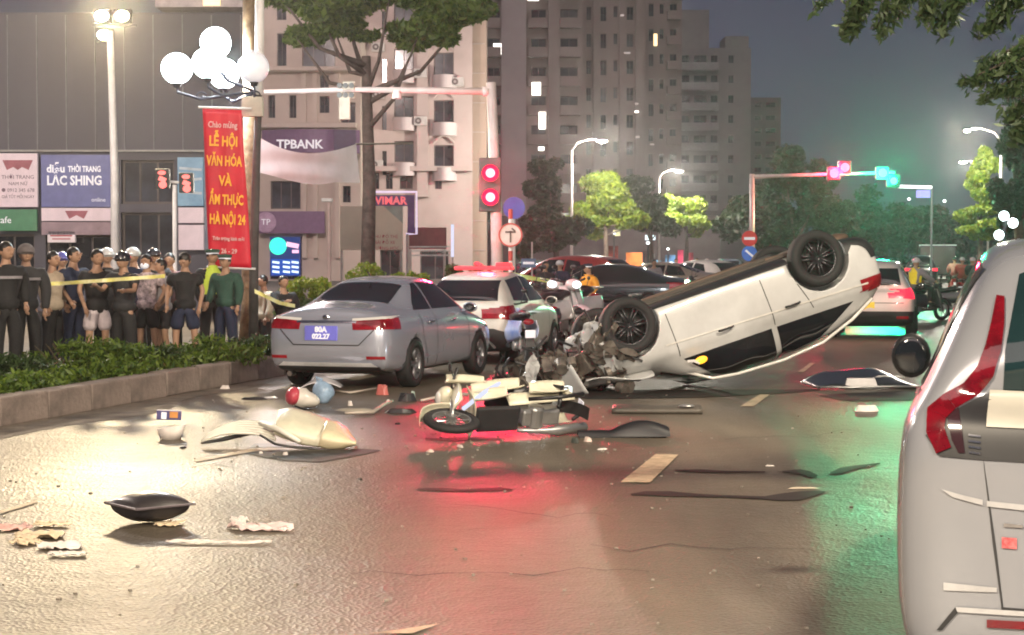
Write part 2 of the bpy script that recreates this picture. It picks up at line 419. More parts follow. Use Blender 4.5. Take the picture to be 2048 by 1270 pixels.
# ---------------------------------------------------------------- planting in the bed
LM_HEDGE = leafmat('hedge_leaf', (.03, .075, .01), (.15, .22, .025))
LM_HEDGE2 = leafmat('hedge_leaf_dark', (.025, .05, .015), (.06, .10, .03))
pts = []
for i in range(210):
    tt = rng.uniform(T0, T1 - .2); off = rng.uniform(.32, .62)
    c = along(tt, off, .2 + rng.uniform(.03, .16)); pts.append(((c.x, c.y, c.z), (.26, .2, .15)))
pt = blob_points(pts, 210)
tag(link('ground_cover', leaves_mesh('ground_cover', pt, .045, aspect=.35), LM_HEDGE), 'low leafy green ground cover filling the raised bed behind the kerb', 'ground cover', kind='stuff')
def shrub(px, py, Y, w, h, mt, n, label, sz=.05, droop=0):
    p = P(px, py, Y); r = thing('shrub', label, 'shrub', (p.x, p.y, .18), group='shrubs in the raised bed')
    cl = []
    for i in range(9):
        a = rng.uniform(0, 6.28); rr = w * .55 * math.sqrt(rng.random())
        cl.append(((rr * math.cos(a), rr * math.sin(a) * .7, h * rng.uniform(.3, .8)), (w * .28, w * .25, h * .3)))
    link('foliage', leaves_mesh('foliage', blob_points(cl, n // 9), sz, aspect=.3, droop=droop), mt, r)
    mb = MB()
    for i in range(6):
        a = rng.uniform(0, 6.28); mb.tube([(0, 0, -.02), (w * .2 * math.cos(a), w * .2 * math.sin(a), h * .35), (w * .4 * math.cos(a), w * .3 * math.sin(a), h * .75)], [.015, .01, .004], 5)
    mb.build('stem', mat('shrub_stem', (.08, .06, .03), .8), r)
for (px, Y, w, h, mt, lb) in [
    (70, 21.0, 1.0, .38, LM_HEDGE2, 'dark shrub in front of the two men at the left edge'),
    (140, 22.6, 1.2, .55, LM_HEDGE, 'bushy green shrub below the man in the white shirt'),
    (215, 22.6, .9, .48, LM_HEDGE, 'light green arching shrub below the man in white shorts'),
    (285, 22.8, .9, .42, LM_HEDGE2, 'shrub in front of the man holding the tape'),
    (425, 24.2, 1.0, .46, LM_HEDGE, 'bright yellow green shrub right of the man in black shorts'),
    (490, 25.4, .8, .45, LM_HEDGE2, 'dark shrub at the foot of the brown trunk')]:
    shrub(px, 600, Y, w, h, mt, 1500, lb)

# ---------------------------------------------------------------- facade builder
def facade(parent, mb_wall, x0, x1, z0, z1, openings, depth=.18, y=0.0):
    """wall in the parent's local XZ plane at y, facing -Y; openings list (x0,x1,z0,z1)"""
    xs = sorted({x0, x1, *[o[0] for o in openings], *[o[1] for o in openings]}); zs = sorted({z0, z1, *[o[2] for o in openings], *[o[3] for o in openings]})
    xs = [x for x in xs if x0 <= x <= x1]; zs = [z for z in zs if z0 <= z <= z1]
    for i in range(len(xs) - 1):
        j = 0
        while j < len(zs) - 1:
            cx = (xs[i] + xs[i + 1]) / 2
            def inside(k):
                cz = (zs[k] + zs[k + 1]) / 2
                return any(o[0] < cx < o[1] and o[2] < cz < o[3] for o in openings)
            if inside(j): j += 1; continue
            k = j
            while k + 1 < len(zs) - 1 and not inside(k + 1): k += 1
            mb_wall.add([(xs[i], y, zs[j]), (xs[i + 1], y, zs[j]), (xs[i + 1], y, zs[k + 1]), (xs[i], y, zs[k + 1])], [(0, 1, 2, 3)])
            j = k + 1
    for (a, b, c, d) in openings:
        mb_wall.add([(a, y, c), (b, y, c), (b, y, d), (a, y, d), (a, y + depth, c), (b, y + depth, c), (b, y + depth, d), (a, y + depth, d)],
                    [(0, 1, 5, 4), (1, 2, 6, 5), (2, 3, 7, 6), (3, 0, 4, 7)])

m_dark_glass = mat('window_glass_dark', (.02, .022, .03), .12, spec=.8, var=.5, scale=.6)
m_glass2 = mat('window_glass_grey', (.05, .055, .07), .15, spec=.8, var=.5, scale=.5)
m_frame = mat('window_frame', (.12, .10, .10), .6)
m_lit = glow('lit_window', (1, .93, .85), 2.6)
m_lit2 = glow('lit_window_dim', (.9, .75, .7), .5)
m_litw = glow('lit_window_warm', (1, .75, .35), 2.0)
WCACHE = {}
def window(parent, x0, x1, z0, z1, y=.14, m=None, mull=1):
    m = m or m_dark_glass; w, h = round(x1 - x0, 3), round(z1 - z0, 3); key = (w, h, mull)
    if key not in WCACHE:
        f = MB(); t = min(.07, w * .09)
        f.box((0, 0, h / 2 - t / 2), (w, .06, t)); f.box((0, 0, -h / 2 + t / 2), (w, .06, t))
        f.box((-w / 2 + t / 2, 0, 0), (t, .06, h - 2 * t)); f.box((w / 2 - t / 2, 0, 0), (t, .06, h - 2 * t))
        for i in range(mull): f.box((-w / 2 + w * (i + 1) / (mull + 1), 0, 0), (t * .7, .05, h - 2 * t))
        fm = f.mesh('window'); fm.materials.append(m_frame)
        g = MB(); g.add([(-w / 2, .01, -h / 2), (w / 2, .01, -h / 2), (w / 2, .01, h / 2), (-w / 2, .01, h / 2)], [(0, 1, 2, 3)])
        WCACHE[key] = (fm, g.v, g.f, {})
    fm, gv, gf, pm = WCACHE[key]
    if m.name not in pm:
        me = bpy.data.meshes.new('pane'); me.from_pydata(gv, [], gf); me.materials.append(m); pm[m.name] = me
    o = bpy.data.objects.new('window', fm); C.objects.link(o); o.parent = parent; o.location = ((x0 + x1) / 2, y, (z0 + z1) / 2)
    p = bpy.data.objects.new('pane', pm[m.name]); C.objects.link(p); p.parent = o
    return o

# ---------------------------------------------------------------- shop block at the left edge
YS = 50.0; SS = FPX / YS
def wx(px, Y=YS): return (px - 1024) * Y / FPX
def wz(py, Y=YS): return P(1024, py, Y).z
m_greywall = mat('grey_render', (.10, .097, .12), .7, var=.06, scale=.25, bump=.1, bscale=3)
m_whitepanel = mat('white_panel', (.62, .55, .56), .5, var=.08, scale=1)
sb = thing('shop_building', 'grey rendered shop building with signs and glass shopfront at the left edge', 'building', (0, YS, 0))
wall = MB(); xL, xR = wx(-420), wx(498)
ops = [(wx(243), wx(352), wz(548), wz(425)), (wx(244), wx(350), wz(408), wz(320)), (wx(92), wx(228), wz(548), wz(470)), (wx(-60), wx(70), wz(552), wz(468))]
facade(sb, wall, xL, xR, 0, wz(25), ops, .25)
wall.add([(xR, 0, 0), (xR, 1.2, 0), (xR, 1.2, wz(25)), (xR, 0, wz(25)), (xL, 1.2, wz(25)), (xL, 0, wz(25)), (xL, 1.2, 0), (xL, 0, 0)], [(0, 1, 2, 3), (3, 2, 4, 5), (7, 5, 4, 6), (0, 7, 6, 1)])
wall.build('wall', m_greywall, sb)
for i, o in enumerate(ops): window(sb, *o, y=.2, m=m_glass2 if i < 2 else m_dark_glass, mull=2)
mb = MB(); mb.box(((xL + xR) / 2, -.05, wz(302)), (xR - xL, .2, .05)); mb.build('ledge', mat('ledge_metal', (.35, .34, .33), .5), sb)
# fine vertical panel joints on the upper wall
for i in range(9):
    x = wx(20 + i * 58); mb = MB(); mb.box((x, -.012, (wz(30) + wz(300)) / 2), (.03, .03, wz(30) - wz(300))); mb.build('panel_joint', mat('joint_dark', (.2, .195, .22), .7), sb)
# upper storey overhang with a lit window
up = MB(); up.box((wx(415), -.5, wz(-120)), (wx(500) - wx(330), 1.2, wz(-265) - wz(25))); up.build('upper_storey', mat('pink_render', (.42, .36, .38), .7), sb)
mb = MB(); mb.box((wx(440), -1.13, wz(4)), (.45, .06, .5)); mb.build('lit_window', m_litw, sb)
def signboard(px0, py0, px1, py1, m, label, Y=YS - .25, d=.12, name='shop_sign', group=None):
    r = thing(name, label, 'sign', (wx((px0 + px1) / 2, Y), Y, wz((py0 + py1) / 2, Y)), group=group)
    w, h = (px1 - px0) * Y / FPX, (py1 - py0) * Y / FPX
    mb = MB(); mb.box((0, 0, 0), (w, d, h)); mb.build('board', m, r, bevel=.01)
    return r, w, h
m_signwhite = mat('sign_white', (.72, .62, .64), .45, var=.06, emit=(1, .85, .86), estr=.12)
m_signpink = mat('sign_pink', (.68, .55, .60), .45, var=.06, emit=(1, .82, .88), estr=.12)
m_signblue = mat('sign_blue', (.12, .13, .30), .4, var=.1, emit=(.35, .4, .9), estr=.06)
m_signgreen = mat('sign_green', (.07, .22, .12), .45, var=.1, emit=(.2, .7, .4), estr=.03)
m_txtw = mat('text_white', (.8, .8, .85), .5, emit=(.9, .9, 1), estr=.25)
m_txtr = mat('text_red', (.42, .06, .09), .5)
m_txtd = mat('text_dark', (.20, .12, .17), .5)
m_grey_sign = mat('panel_grey', (.13, .13, .15), .5)
r, w, h = signboard(0, 307, 78, 414, m_signpink, 'pink white shop sign with a red winged emblem above small lines of text')
mb = MB()
mb.add([(-.42, -.07, .55), (.42, -.07, .55), (.3, -.07, .28), (.12, -.07, .36), (0, -.07, .28), (-.12, -.07, .36), (-.3, -.07, .28)], [(0, 6, 5, 4, 3, 2, 1)])
mb.build('emblem', mat('emblem_red', (.38, .12, .16), .6), r)
for i, (s_, z, sz) in enumerate([('THỜI TRANG', .08, .15), ('NAM NỮ', -.10, .13), ('● 0912 345 678', -.28, .14), ('GIÁ TỐT MỖI NGÀY', -.46, .12)]):
    text_obj('lettering', s_, sz, m_txtd, r, (0, -.066, z), fit=.9)
r, w, h = signboard(85, 310, 224, 414, m_signblue, 'blue shop sign with two rows of white capital lettering')
text_obj('lettering', 'diễu', .30, m_txtw, r, (-.55, -.066, .33), bold=.01, fit=.5)
text_obj('lettering', 'THỜI TRANG', .22, m_txtw, r, (.24, -.066, .32), bold=.008, fit=.9)
text_obj('lettering', 'LẮC SHING', .36, m_txtw, r, (-.04, -.066, .0), bold=.012, fit=1.5)
text_obj('lettering', 'online', .16, m_txtw, r, (.62, -.066, -.52))
r, w, h = signboard(85, 416, 226, 442, m_signpink, 'narrow pink white fascia sign with a small red winged emblem')
mb = MB(); mb.add([(-.32, -.07, .1), (.32, -.07, .1), (.2, -.07, -.12), (0, -.07, -.02), (-.2, -.07, -.12)], [(0, 4, 3, 2, 1)]); mb.build('emblem', mat('emblem_red', (.38, .12, .16), .6), r)
r, w, h = signboard(85, 444, 226, 470, mat('mauve_awning', (.33, .24, .28), .6), 'mauve fascia panel under the narrow pink sign')
r, w, h = signboard(0, 419, 76, 462, m_signgreen, 'green shop sign with a short white word at its left end')
text_obj('lettering', 'cafe', .26, m_txtw, r, (-.38, -.066, 0))
r, w, h = signboard(97, 462, 152, 485, m_signwhite, 'small white notice board below the mauve fascia'); mb = MB(); mb.box((0, -.065, .03), (.6, .01, .04)); mb.box((0, -.065, -.06), (.5, .01, .03)); mb.build('lettering', m_txtr, r)
r, w, h = signboard(357, 315, 409, 412, mat('poster_blue', (.10, .22, .38), .4, col2=(.25, .45, .6), scale=1.3, emit=(.4, .7, 1), estr=.05), 'tall blue poster with wavy pale bands beside the red banner')
for z, a in ((.35, .08), (.05, -.1), (-.3, .06)):
    mb = MB(); mb.box((0, -.066, z), (.62, .012, .07), rot=(0, a, 0)); mb.build('print_band', mat('poster_band', (.5, .6, .68), .5), r)
for a, b in ((415, 446), (450, 500)):
    r, w, h = signboard(358, a, 409, b, m_signpink, 'upper white wall panel under the blue poster' if a == 415 else 'lower white wall panel under the blue poster', name='wall_panel')
r, w, h = signboard(410, 300, 515, 500, mat('far_panel_blue', (.22, .25, .32), .5), 'dull blue wall panel behind the red banner', name='wall_panel')
# garments behind the upper shop window
mb = MB()
for i in range(7):
    x = wx(255 + i * 14); mb.box((x, .35, wz(360)), (.12, .05, rng.uniform(.5, .9)))
tag(mb.build('clothes_rail', mat('garments', (.2, .22, .2), .8, col2=(.5, .5, .45), scale=3), loc=(0, YS, 0)), 'clothes hanging in the upper shop window', 'clothes', kind='stuff')

# ---------------------------------------------------------------- bank and apartment block
m_bank = mat('bank_render', (.50, .42, .37), .75, var=.07, scale=.3, bump=.15, bscale=3, dirt=.15)
m_apt = mat('apartment_render', (.46, .375, .36), .75, var=.08, scale=.25, bump=.15, bscale=3, dirt=.2)
m_apt_tan = mat('apartment_tan', (.40, .30, .25), .75, var=.08, scale=.25)
m_purple = mat('bank_purple', (.16, .09, .17), .5, var=.08, emit=(.5, .25, .55), estr=.02)
m_purple_d = mat('bank_purple_dark', (.06, .04, .10), .5)
YB = 108.0
def bx(px): return wx(px, YB)
def bz(py): return P(1024, py, YB).z
bk = thing('bank_building', 'beige bank building with purple signs, cloth banner and screen by its door', 'building', (0, YB, 0))
wl = MB()
bo = []
for (a, b, c, d) in [(556, 575, 132, 66), (606, 672, 135, 70), (538, 552, 236, 190), (580, 594, 236, 190), (640, 660, 226, 192), (641, 659, 180, 150),
                     (542, 602, 418, 362), (686, 702, 405, 372), (540, 604, 558, 474), (556, 575, 40, -20), (606, 672, 40, -20), (683, 712, 250, 205)]:
    bo.append((bx(a), bx(b), bz(c), bz(d)))
facade(bk, wl, bx(505), bx(722), 0, bz(-60), bo, .35)
wl.add([(bx(722), 0, 0), (bx(722), 18, 0), (bx(722), 18, bz(-60)), (bx(722), 0, bz(-60)), (bx(505), 18, bz(-60)), (bx(505), 0, bz(-60))], [(0, 1, 2, 3), (3, 2, 4, 5)])
wl.build('wall', m_bank, bk)
for i, o in enumerate(bo): window(bk, *o, y=.28, m=m_glass2 if i in (1, 6, 10) else m_dark_glass, mull=1 if o[1] - o[0] < 1.2 else 2)
mb = MB(); mb.box(((bx(505) + bx(725)) / 2, -.5, bz(140)), (bx(725) - bx(505), 1.0, .25)); mb.box(((bx(505) + bx(715)) / 2, -.35, bz(252)), (bx(715) - bx(505), .8, .3)); mb.build('cornice', m_bank, bk, bevel=.04)
mb = MB()
for x in (510, 610, 632, 676): mb.box((bx(x), -.12, bz(330)), (.25, .25, bz(250) - bz(555) + 2))
mb.build('pilaster', m_bank, bk)
def arc_sign(name, px0, px1, py0, py1, bend, m, label, par=None):
    r = par or thing(name, label, 'sign', (bx((px0 + px1) / 2), YB - .6, bz((py0 + py1) / 2)))
    w, h = (px1 - px0) * YB / FPX, (py1 - py0) * YB / FPX
    mb = MB(); mb.grid(lambda u, v: ((u - .5) * w, -.9 * math.sin(math.pi * u) * bend, (v - .5) * h), 20, 2); mb.grid(lambda u, v: ((u - .5) * w, -.9 * math.sin(math.pi * u) * bend * (1 - v) + .5 * v, .5 * h), 20, 1)
    mb.build('board', m, r); return r, w, h
r, w, h = arc_sign('bank_sign', 528, 722, 262, 308, 1.0, m_purple, 'curved purple bank fascia sign above the white cloth')
text_obj('lettering', 'TPBANK', .72, m_txtw, r, (-.55, -1.0, -.22), bold=.02)
mb = MB(); mb.box((2.1, -.75, .05), (1.3, .1, 1.2)); mb.build('dark_end_panel', m_purple_d, r)
r, w, h = arc_sign('bank_sign', 522, 652, 423, 467, .0, m_purple, 'flat purple bank sign with a round pale emblem over the door')
mb = MB(); mb.lathe([(.0, -.02), (.62, -.02), (.62, .02), (0, .02)], (-1.55, -.06, 0), 'Y', 24); mb.build('round_emblem', mat('emblem_mauve', (.42, .28, .42), .5), r)
text_obj('lettering', 'TP', .5, m_txtw, r, (-1.55, -.12, 0))
# LED screen in the doorway
r = thing('led_screen', 'glowing blue green and white LED screen in the bank doorway', 'screen', (bx(572), YB - .3, bz(513)))
w, h = 60 * YB / FPX, 78 * YB / FPX
mb = MB(); mb.box((0, 0, 0), (w, .15, h)); mb.build('screen_case', mat('screen_black', (.01, .02, .05), .3, emit=(.02, .08, .4), estr=.35), r)
mb = MB(); mb.lathe([(0, -.01), (.52, -.01), (.52, .01), (0, .01)], (-.42, -.09, .62), 'Y', 20); mb.build('green_disc', glow('led_green', (.05, 1, .65), 1.3), r)
mb = MB(); mb.box((.45, -.09, .68), (.75, .02, .28), rot=(0, .2, 0)); mb.box((.62, -.09, .3), (.4, .02, .2)); mb.build('pink_shape', glow('led_pink', (1, .55, .75), 1.2), r)
for i, x in enumerate((-.55, .08, .6)):
    mb = MB()
    for j in range(3): mb.box((x, -.09, -.35 - j * .28), (.42, .02, .13), rot=(0, .12, 0))
    mb.build('text_bars', glow('led_white', (.75, .9, 1), 1.4), r)
mb = MB(); mb.box((0, -.085, -.63), (w * .92, .01, .95)); mb.build('blue_field', glow('led_blue', (.03, .15, .75), .6), r)
# white cloth stretched from pole to wall
cb = thing('cloth_banner', 'sagging white cloth banner strung between the lamp pole and the bank wall', 'cloth banner')
Yc = 55.0
A0, A1 = P(500, 262, 32.5), P(712, 288, 37); B0, B1 = P(494, 338, 32.5), P(720, 368, 37)
def cloth(u, v):
    sg = math.sin(math.pi * u ** .9)
    top = A0.lerp(A1, u) + Vector((0, 0, -.30 * sg)); bot = B0.lerp(B1, u) + Vector((0, 0, -.13 * math.sin(math.pi * min(1, u * 1.3)) + .03 * math.sin(7 * u)))
    p = top.lerp(bot, v); p.y += .10 * math.sin(9 * v + 5 * u * (1 - u) * 4) * sg + .012 * math.sin(26 * u + 5 * v); return tuple(p)
mb = MB(); mb.grid(cloth, 60, 26); mb.build('cloth', mat('white_cloth', (.82, .78, .80), .8, var=.05, scale=2), cb, smooth=True)
mb = MB(); mb.tube([A0 + Vector((-.1, 0, .1)), A0], .015, 5); mb.tube([A1, A1 + Vector((1.0, 3, .2))], .02, 5); mb.build('rope', mat('rope', (.3, .28, .25), .8), cb)

# apartment block behind the tree (720-1010)
ap = thing('apartment_building', 'mauve beige apartment block with arched balconies between the street tree and the red signal', 'building', (0, YB + 4, 0))
YB2 = YB + 4
def ax(px): return wx(px, YB2)
def az(py): return P(1024, py, YB2).z
wl = MB(); ops = []
rows = [-85, 10, 105, 200, 290]
for y0 in rows:
    ops.append((ax(868), ax(908), az(y0 + 45), az(y0)))
    ops.append((ax(789), ax(828), az(y0 + 34), az(y0 - 8)))
    ops.append((ax(765), ax(774), az(y0 + 60), az(y0 + 12)))
for a in (745, 772, 800, 840, 870): ops.append((ax(a), ax(a + 14 + (a == 800) * 12), az(378), az(345)))
for a, b in ((760, 800), (840, 900)): ops.append((ax(a), ax(b), az(560), az(500)))
facade(ap, wl, ax(718), ax(945), 0, az(-200), ops, .4)
wl.build('wall', m_apt, ap)
for o in ops: window(ap, *o, y=.3, m=m_dark_glass if rng.random() < .7 else m_glass2, mull=1)
for y0 in rows:
    for (a, b, dy) in ((786, 832, 36), (865, 914, 46)):
        mb = MB(); mb.grid(lambda u, v: ((ax(a) + (ax(b) - ax(a)) * u), -.9 * math.sin(math.pi * u) ** .6, az(y0 + dy + 26 - 26 * v)), 14, 1)
        mb.add([(ax(a) + (ax(b) - ax(a)) * i / 14, -.9 * math.sin(math.pi * i / 14) ** .6, az(y0 + dy + 26)) for i in range(15)], [tuple(range(15))])
        mb.build('balcony', mat('balcony_render', (.50, .43, .44), .7, var=.06, scale=.5), ap)
    mb = MB(); mb.tube([(ax(868) + (ax(908) - ax(868)) * u / 8, -.15, az(y0) + .12 + .45 * math.sin(math.pi * u / 8)) for u in range(9)], .09, 6); mb.build('arch_trim', m_apt, ap)
mb = MB(); mb.box(((ax(833) + ax(860)) / 2, -.2, az(100)), (.7, .4, az(-200) - az(390))); mb.build('pier', m_apt, ap)
mb = MB(); mb.box(((ax(718) + ax(945)) / 2, -.35, az(338)), (ax(945) - ax(718), .7, .3)); mb.build('cornice', m_apt, ap)
for (px_, py_) in [(842, 148), (842, 243), (842, 52), (758, 190), (758, 96), (915, 165), (755, 330)]:
    mb = MB(); mb.box((ax(px_), -.42, az(py_)), (.8, .4, .55)); a_ = mb.build('air_conditioner', mat('ac_white', (.5, .47, .46), .5), ap, bevel=.02)
    mb = MB(); mb.lathe([(.08, 0), (.2, 0), (.2, -.02), (.08, -.02)], (ax(px_) - .12, -.63, az(py_)), 'Y', 16); mb.build('fan_grille', m_frame, a_)
# tan stair tower and dark recess
st = thing('stair_tower', 'tan stair tower with plain wall behind the red signal pole', 'building', (0, YB2 + 2, 0))
mb = MB(); mb.box(((ax(912) + ax(972)) / 2, 2, az(-200) / 2), (ax(972) - ax(912), 4, az(-200))); mb.build('wall', m_apt_tan, st)
for i in range(9):
    mb = MB(); mb.box((ax(940), -.03, az(20 + 60 * i)), (ax(972) - ax(914), .05, .06)); mb.build('storey_band', m_apt, st)

# tower blocks
def tower(name, label, px0, px1, Y, ytop, st_px, bays, m, depth=20, lits=(), ybot=470, xoff=0, side=None):
    r = thing(name, label, 'building', (0, Y, 0)); s = Y / FPX
    X = lambda p: (p - 1024) * s; Z = lambda p: P(1024, p, Y).z
    wl = MB(); ops = []; k = 0; y = ytop + st_px * .35
    while y + st_px * .5 < ybot:
        for (a, b, f) in bays: ops.append((X(a), X(b), Z(y + st_px * f), Z(y)))
        y += st_px; k += 1
    facade(r, wl, X(px0), X(px1), 0, Z(ytop), ops, .5)
    zt = Z(ytop)
    wl.add([(X(px1), 0, 0), (X(px1), depth, 0), (X(px1), depth, zt), (X(px1), 0, zt), (X(px0), 0, zt), (X(px0), depth, zt), (X(px0), 0, 0), (X(px0), depth, 0)], [(0, 1, 2, 3), (4, 3, 2, 5), (6, 4, 5, 7)])
    wl.build('wall', m, r)
    for i, o in enumerate(ops):
        mm = m_dark_glass if rng.random() < .6 else m_glass2
        if rng.random() < .025: mm = m_lit2
        window(r, *o, y=.4, m=mm, mull=1)
    return r, X, Z
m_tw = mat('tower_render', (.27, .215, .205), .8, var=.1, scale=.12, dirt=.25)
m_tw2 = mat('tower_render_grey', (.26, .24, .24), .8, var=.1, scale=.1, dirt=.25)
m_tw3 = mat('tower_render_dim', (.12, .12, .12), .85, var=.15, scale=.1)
YT = 185.0
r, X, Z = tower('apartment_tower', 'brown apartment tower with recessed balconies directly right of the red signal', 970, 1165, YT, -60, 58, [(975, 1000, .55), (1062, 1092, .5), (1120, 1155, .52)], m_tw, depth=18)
for (a, b) in ((1003, 1052), (1096, 1118)):
    mb = MB(); mb.box(((X(a) + X(b)) / 2, -.7, Z(-60) / 2), (X(b) - X(a), 1.4, Z(-60))); mb.build('pier', m_tw if a > 1050 else mat('tower_pale', (.36, .30, .31), .8, var=.08, scale=.2), r)
for i in range(9):
    for (a, b) in ((972, 1002), (1056, 1095), (1119, 1160)):
        mb = MB(); mb.box(((X(a) + X(b)) / 2, -.6, Z(-60 + 58 * i + 50)), (X(b) - X(a), 1.1, 1.0)); mb.build('balcony', m_tw, r)
for (x, y, w, h, mm) in ((1072, 180, 18, 26, m_lit), (1084, 243, 14, 34, m_lit), (1082, 299, 12, 8, m_lit), (1000, 100, 26, 22, m_lit), (1066, 2, 22, 6, m_lit)):
    mb = MB(); mb.box((X(x), -1.28 if x > 1050 else -.9, Z(y)), (w * YT / FPX, .06, h * YT / FPX)); mb.build('lit_window', mm, r)
r, X, Z = tower('apartment_tower', 'brown grey apartment tower with narrow window columns in the middle of the skyline', 1165, 1290, YT + 8, -60, 54,
                [(1172, 1182, .5), (1200, 1212, .55), (1226, 1234, .4), (1252, 1266, .5)], m_tw, depth=20)
for a, b in ((1185, 1196), (1237, 1248), (1270, 1282)):
    mb = MB(); mb.box(((X(a) + X(b)) / 2, -.5, Z(-60) / 2), (X(b) - X(a), 1.0, Z(-60))); mb.build('pier', m_tw, r)
for (x, y, w, h, mm) in ((1308, 82, 7, 24, m_litw), (1242, 33, 7, 4, m_lit2), (1252, 108, 12, 3, m_lit2), (1271, 225, 8, 4, m_lit), (1271, 209, 7, 3, m_lit2), (1273, 275, 8, 4, m_lit2), (1302, 290, 8, 3, m_lit2)):
    mb = MB(); mb.box((X(x), -1.06, Z(y)), (w * (YT + 8) / FPX, .06, h * (YT + 8) / FPX)); mb.build('lit_window', mm, r)
r, X, Z = tower('apartment_tower', 'narrow dim apartment tower stepping down beside the sky', 1288, 1362, YT + 25, -60, 50, [(1296, 1306, .5), (1318, 1326, .4), (1338, 1352, .45)], m_tw, depth=20)
for i in range(9):
    mb = MB(); mb.box((X(1345), -.6, Z(-60 + 50 * i + 42)), (X(1360) - X(1334), 1.1, 1.0)); mb.build('balcony', m_tw, r)
YF = 290.0
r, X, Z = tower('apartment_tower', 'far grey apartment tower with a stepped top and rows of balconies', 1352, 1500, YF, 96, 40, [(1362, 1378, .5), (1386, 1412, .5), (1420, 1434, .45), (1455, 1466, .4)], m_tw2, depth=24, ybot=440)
mb = MB()
for i in range(8): mb.box((X(1392), -.8, Z(96 + 40 * i + 38)), (X(1440) - X(1356), 1.6, 1.2))
mb2 = mb; mb2.build('balcony_band', mat('tower_band', (.34, .32, .33), .8), r)['kind'] = 'stuff'
mb = MB(); mb.box((X(1475), 6, Z(88)), (X(1497) - X(1450), 8, 3.0)); mb.box((X(1385), 6, Z(60)), (X(1420) - X(1352), 8, 7)); mb.build('roof_block', m_tw2, r)
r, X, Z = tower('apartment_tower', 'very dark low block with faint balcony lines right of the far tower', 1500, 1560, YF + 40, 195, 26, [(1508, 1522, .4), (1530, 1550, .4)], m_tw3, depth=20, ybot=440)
# street level shops and low buildings behind the traffic
m_lowdark = mat('low_building', (.10, .08, .085), .85, var=.2, scale=.4)
lb = thing('low_building', 'dark low shop row behind the parked cars under the street trees', 'building', (0, 160, 0))
mb = MB(); mb.box((wx(1220, 160), 4, 2.6), (wx(1440, 160) - wx(1000, 160), 8, 5.2)); mb.build('wall', m_lowdark, lb)
for (a, b, c, d, col, st_) in [(1252, 1284, 505, 552, (1, .28, .08), 1.1), (1208, 1236, 492, 520, (.8, .15, .12), .35), (1312, 1322, 520, 555, (.35, .75, 1), .9), (1330, 1350, 510, 556, (.3, .6, 1), .8), (1355, 1366, 500, 548, (1, .1, .2), .7), (1372, 1386, 505, 545, (.9, .15, .2), .4), (1290, 1310, 470, 480, (.8, .95, 1), 1.2), (1226, 1240, 460, 472, (1, .9, .5), 1.4)]:
    mb = MB(); mb.box((wx((a + b) / 2, 156), -4.1, wz((c + d) / 2, 156)), ((b - a) * 156 / FPX, .2, (d - c) * 156 / FPX)); mb.build('lit_shopfront', glow2('shop_%d' % a, col, st_ * 1.5, .55), lb)
# ================================================================ trees
m_bark = mat('bark', (.10, .075, .06), .9, var=.3, scale=6, bump=.8, bscale=14)
m_bark_l = mat('bark_pale', (.11, .088, .08), .9, var=.3, scale=5, bump=.8, bscale=12)
LM_D = leafmat('leaf_dark', (.012, .026, .008), (.034, .055, .018))  # leaves of trees away from lamps, their shade put into the colour
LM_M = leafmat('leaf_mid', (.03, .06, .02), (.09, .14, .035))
LM_L = leafmat('leaf_bright', (.07, .14, .01), (.24, .30, .03))  # leaves near lamps, the lamplight put into the colour
def tree(label, base, trunk_r, trunk_h, crown, mt, n, leaf, group=None, bark=None, limbs=6, aspect=.45, droop=0, name='tree', flat=0.2):
    """crown: list of ((x,y,z),(rx,ry,rz)) relative to the base"""
    r = thing(name, label, 'tree', base, group=group)
    mb = MB(); H = trunk_h
    mb.tube([(0, 0, -.1), (.02, 0, H * .1), (trunk_r * .4, 0, H * .5), (0, .05, H)], [trunk_r * 1.35, trunk_r, trunk_r * .85, trunk_r * .6], 12)
    for i in range(limbs):
        c, rad = crown[i % len(crown)]; t0 = H * rng.uniform(.7, .98)
        e_ = Vector(c) + Vector((rng.uniform(-.5, .5) * rad[0], rng.uniform(-.5, .5) * rad[1], rng.uniform(-.1, .4) * rad[2]))
        m1 = Vector((0, 0, t0)).lerp(e_, .5) + Vector((0, 0, -.08 * H))
        mb.tube([(0, 0, t0), m1, e_], [trunk_r * .42, trunk_r * .25, trunk_r * .06], 6)
    mb.build('trunk', bark or m_bark, r, smooth=True)
    cl = []
    for c, rad in crown:
        for k in range(7):
            d = Vector((rng.gauss(0, 1), rng.gauss(0, 1), rng.gauss(0, 1))).normalized()
            q = Vector(c) + Vector((d.x * rad[0], d.y * rad[1], d.z * rad[2])) * rng.uniform(.2, .95)
            f = rng.uniform(.32, .6); cl.append((tuple(q), (rad[0] * f, rad[1] * f, rad[2] * f * .85)))
    link('crown', leaves_mesh('crown', blob_points(cl, n / len(cl)), leaf, aspect=aspect, droop=droop, flat=flat), mt, r)
    return r
def px_tree(label, px, Y, base_z, tr, crowns, mt, n, leaf, **k):
    """crowns given in photo pixels (px, py, rx, ry) at depth Y"""
    s = Y / FPX; bx_ = wx(px, Y); top = None; cs = []
    for (cx, cy, rx, ry) in crowns:
        p = P(cx, cy, Y); cs.append(((p.x - bx_, rng.uniform(-.3, .3) * rx * s, p.z - base_z), (rx * s, rx * s * .8, ry * s)))
    th = k.pop('th', None) or max(1.5, min(c[0][2] for c in cs))
    return tree(label, (bx_, Y, base_z), tr, th, cs, mt, n, leaf, **k)
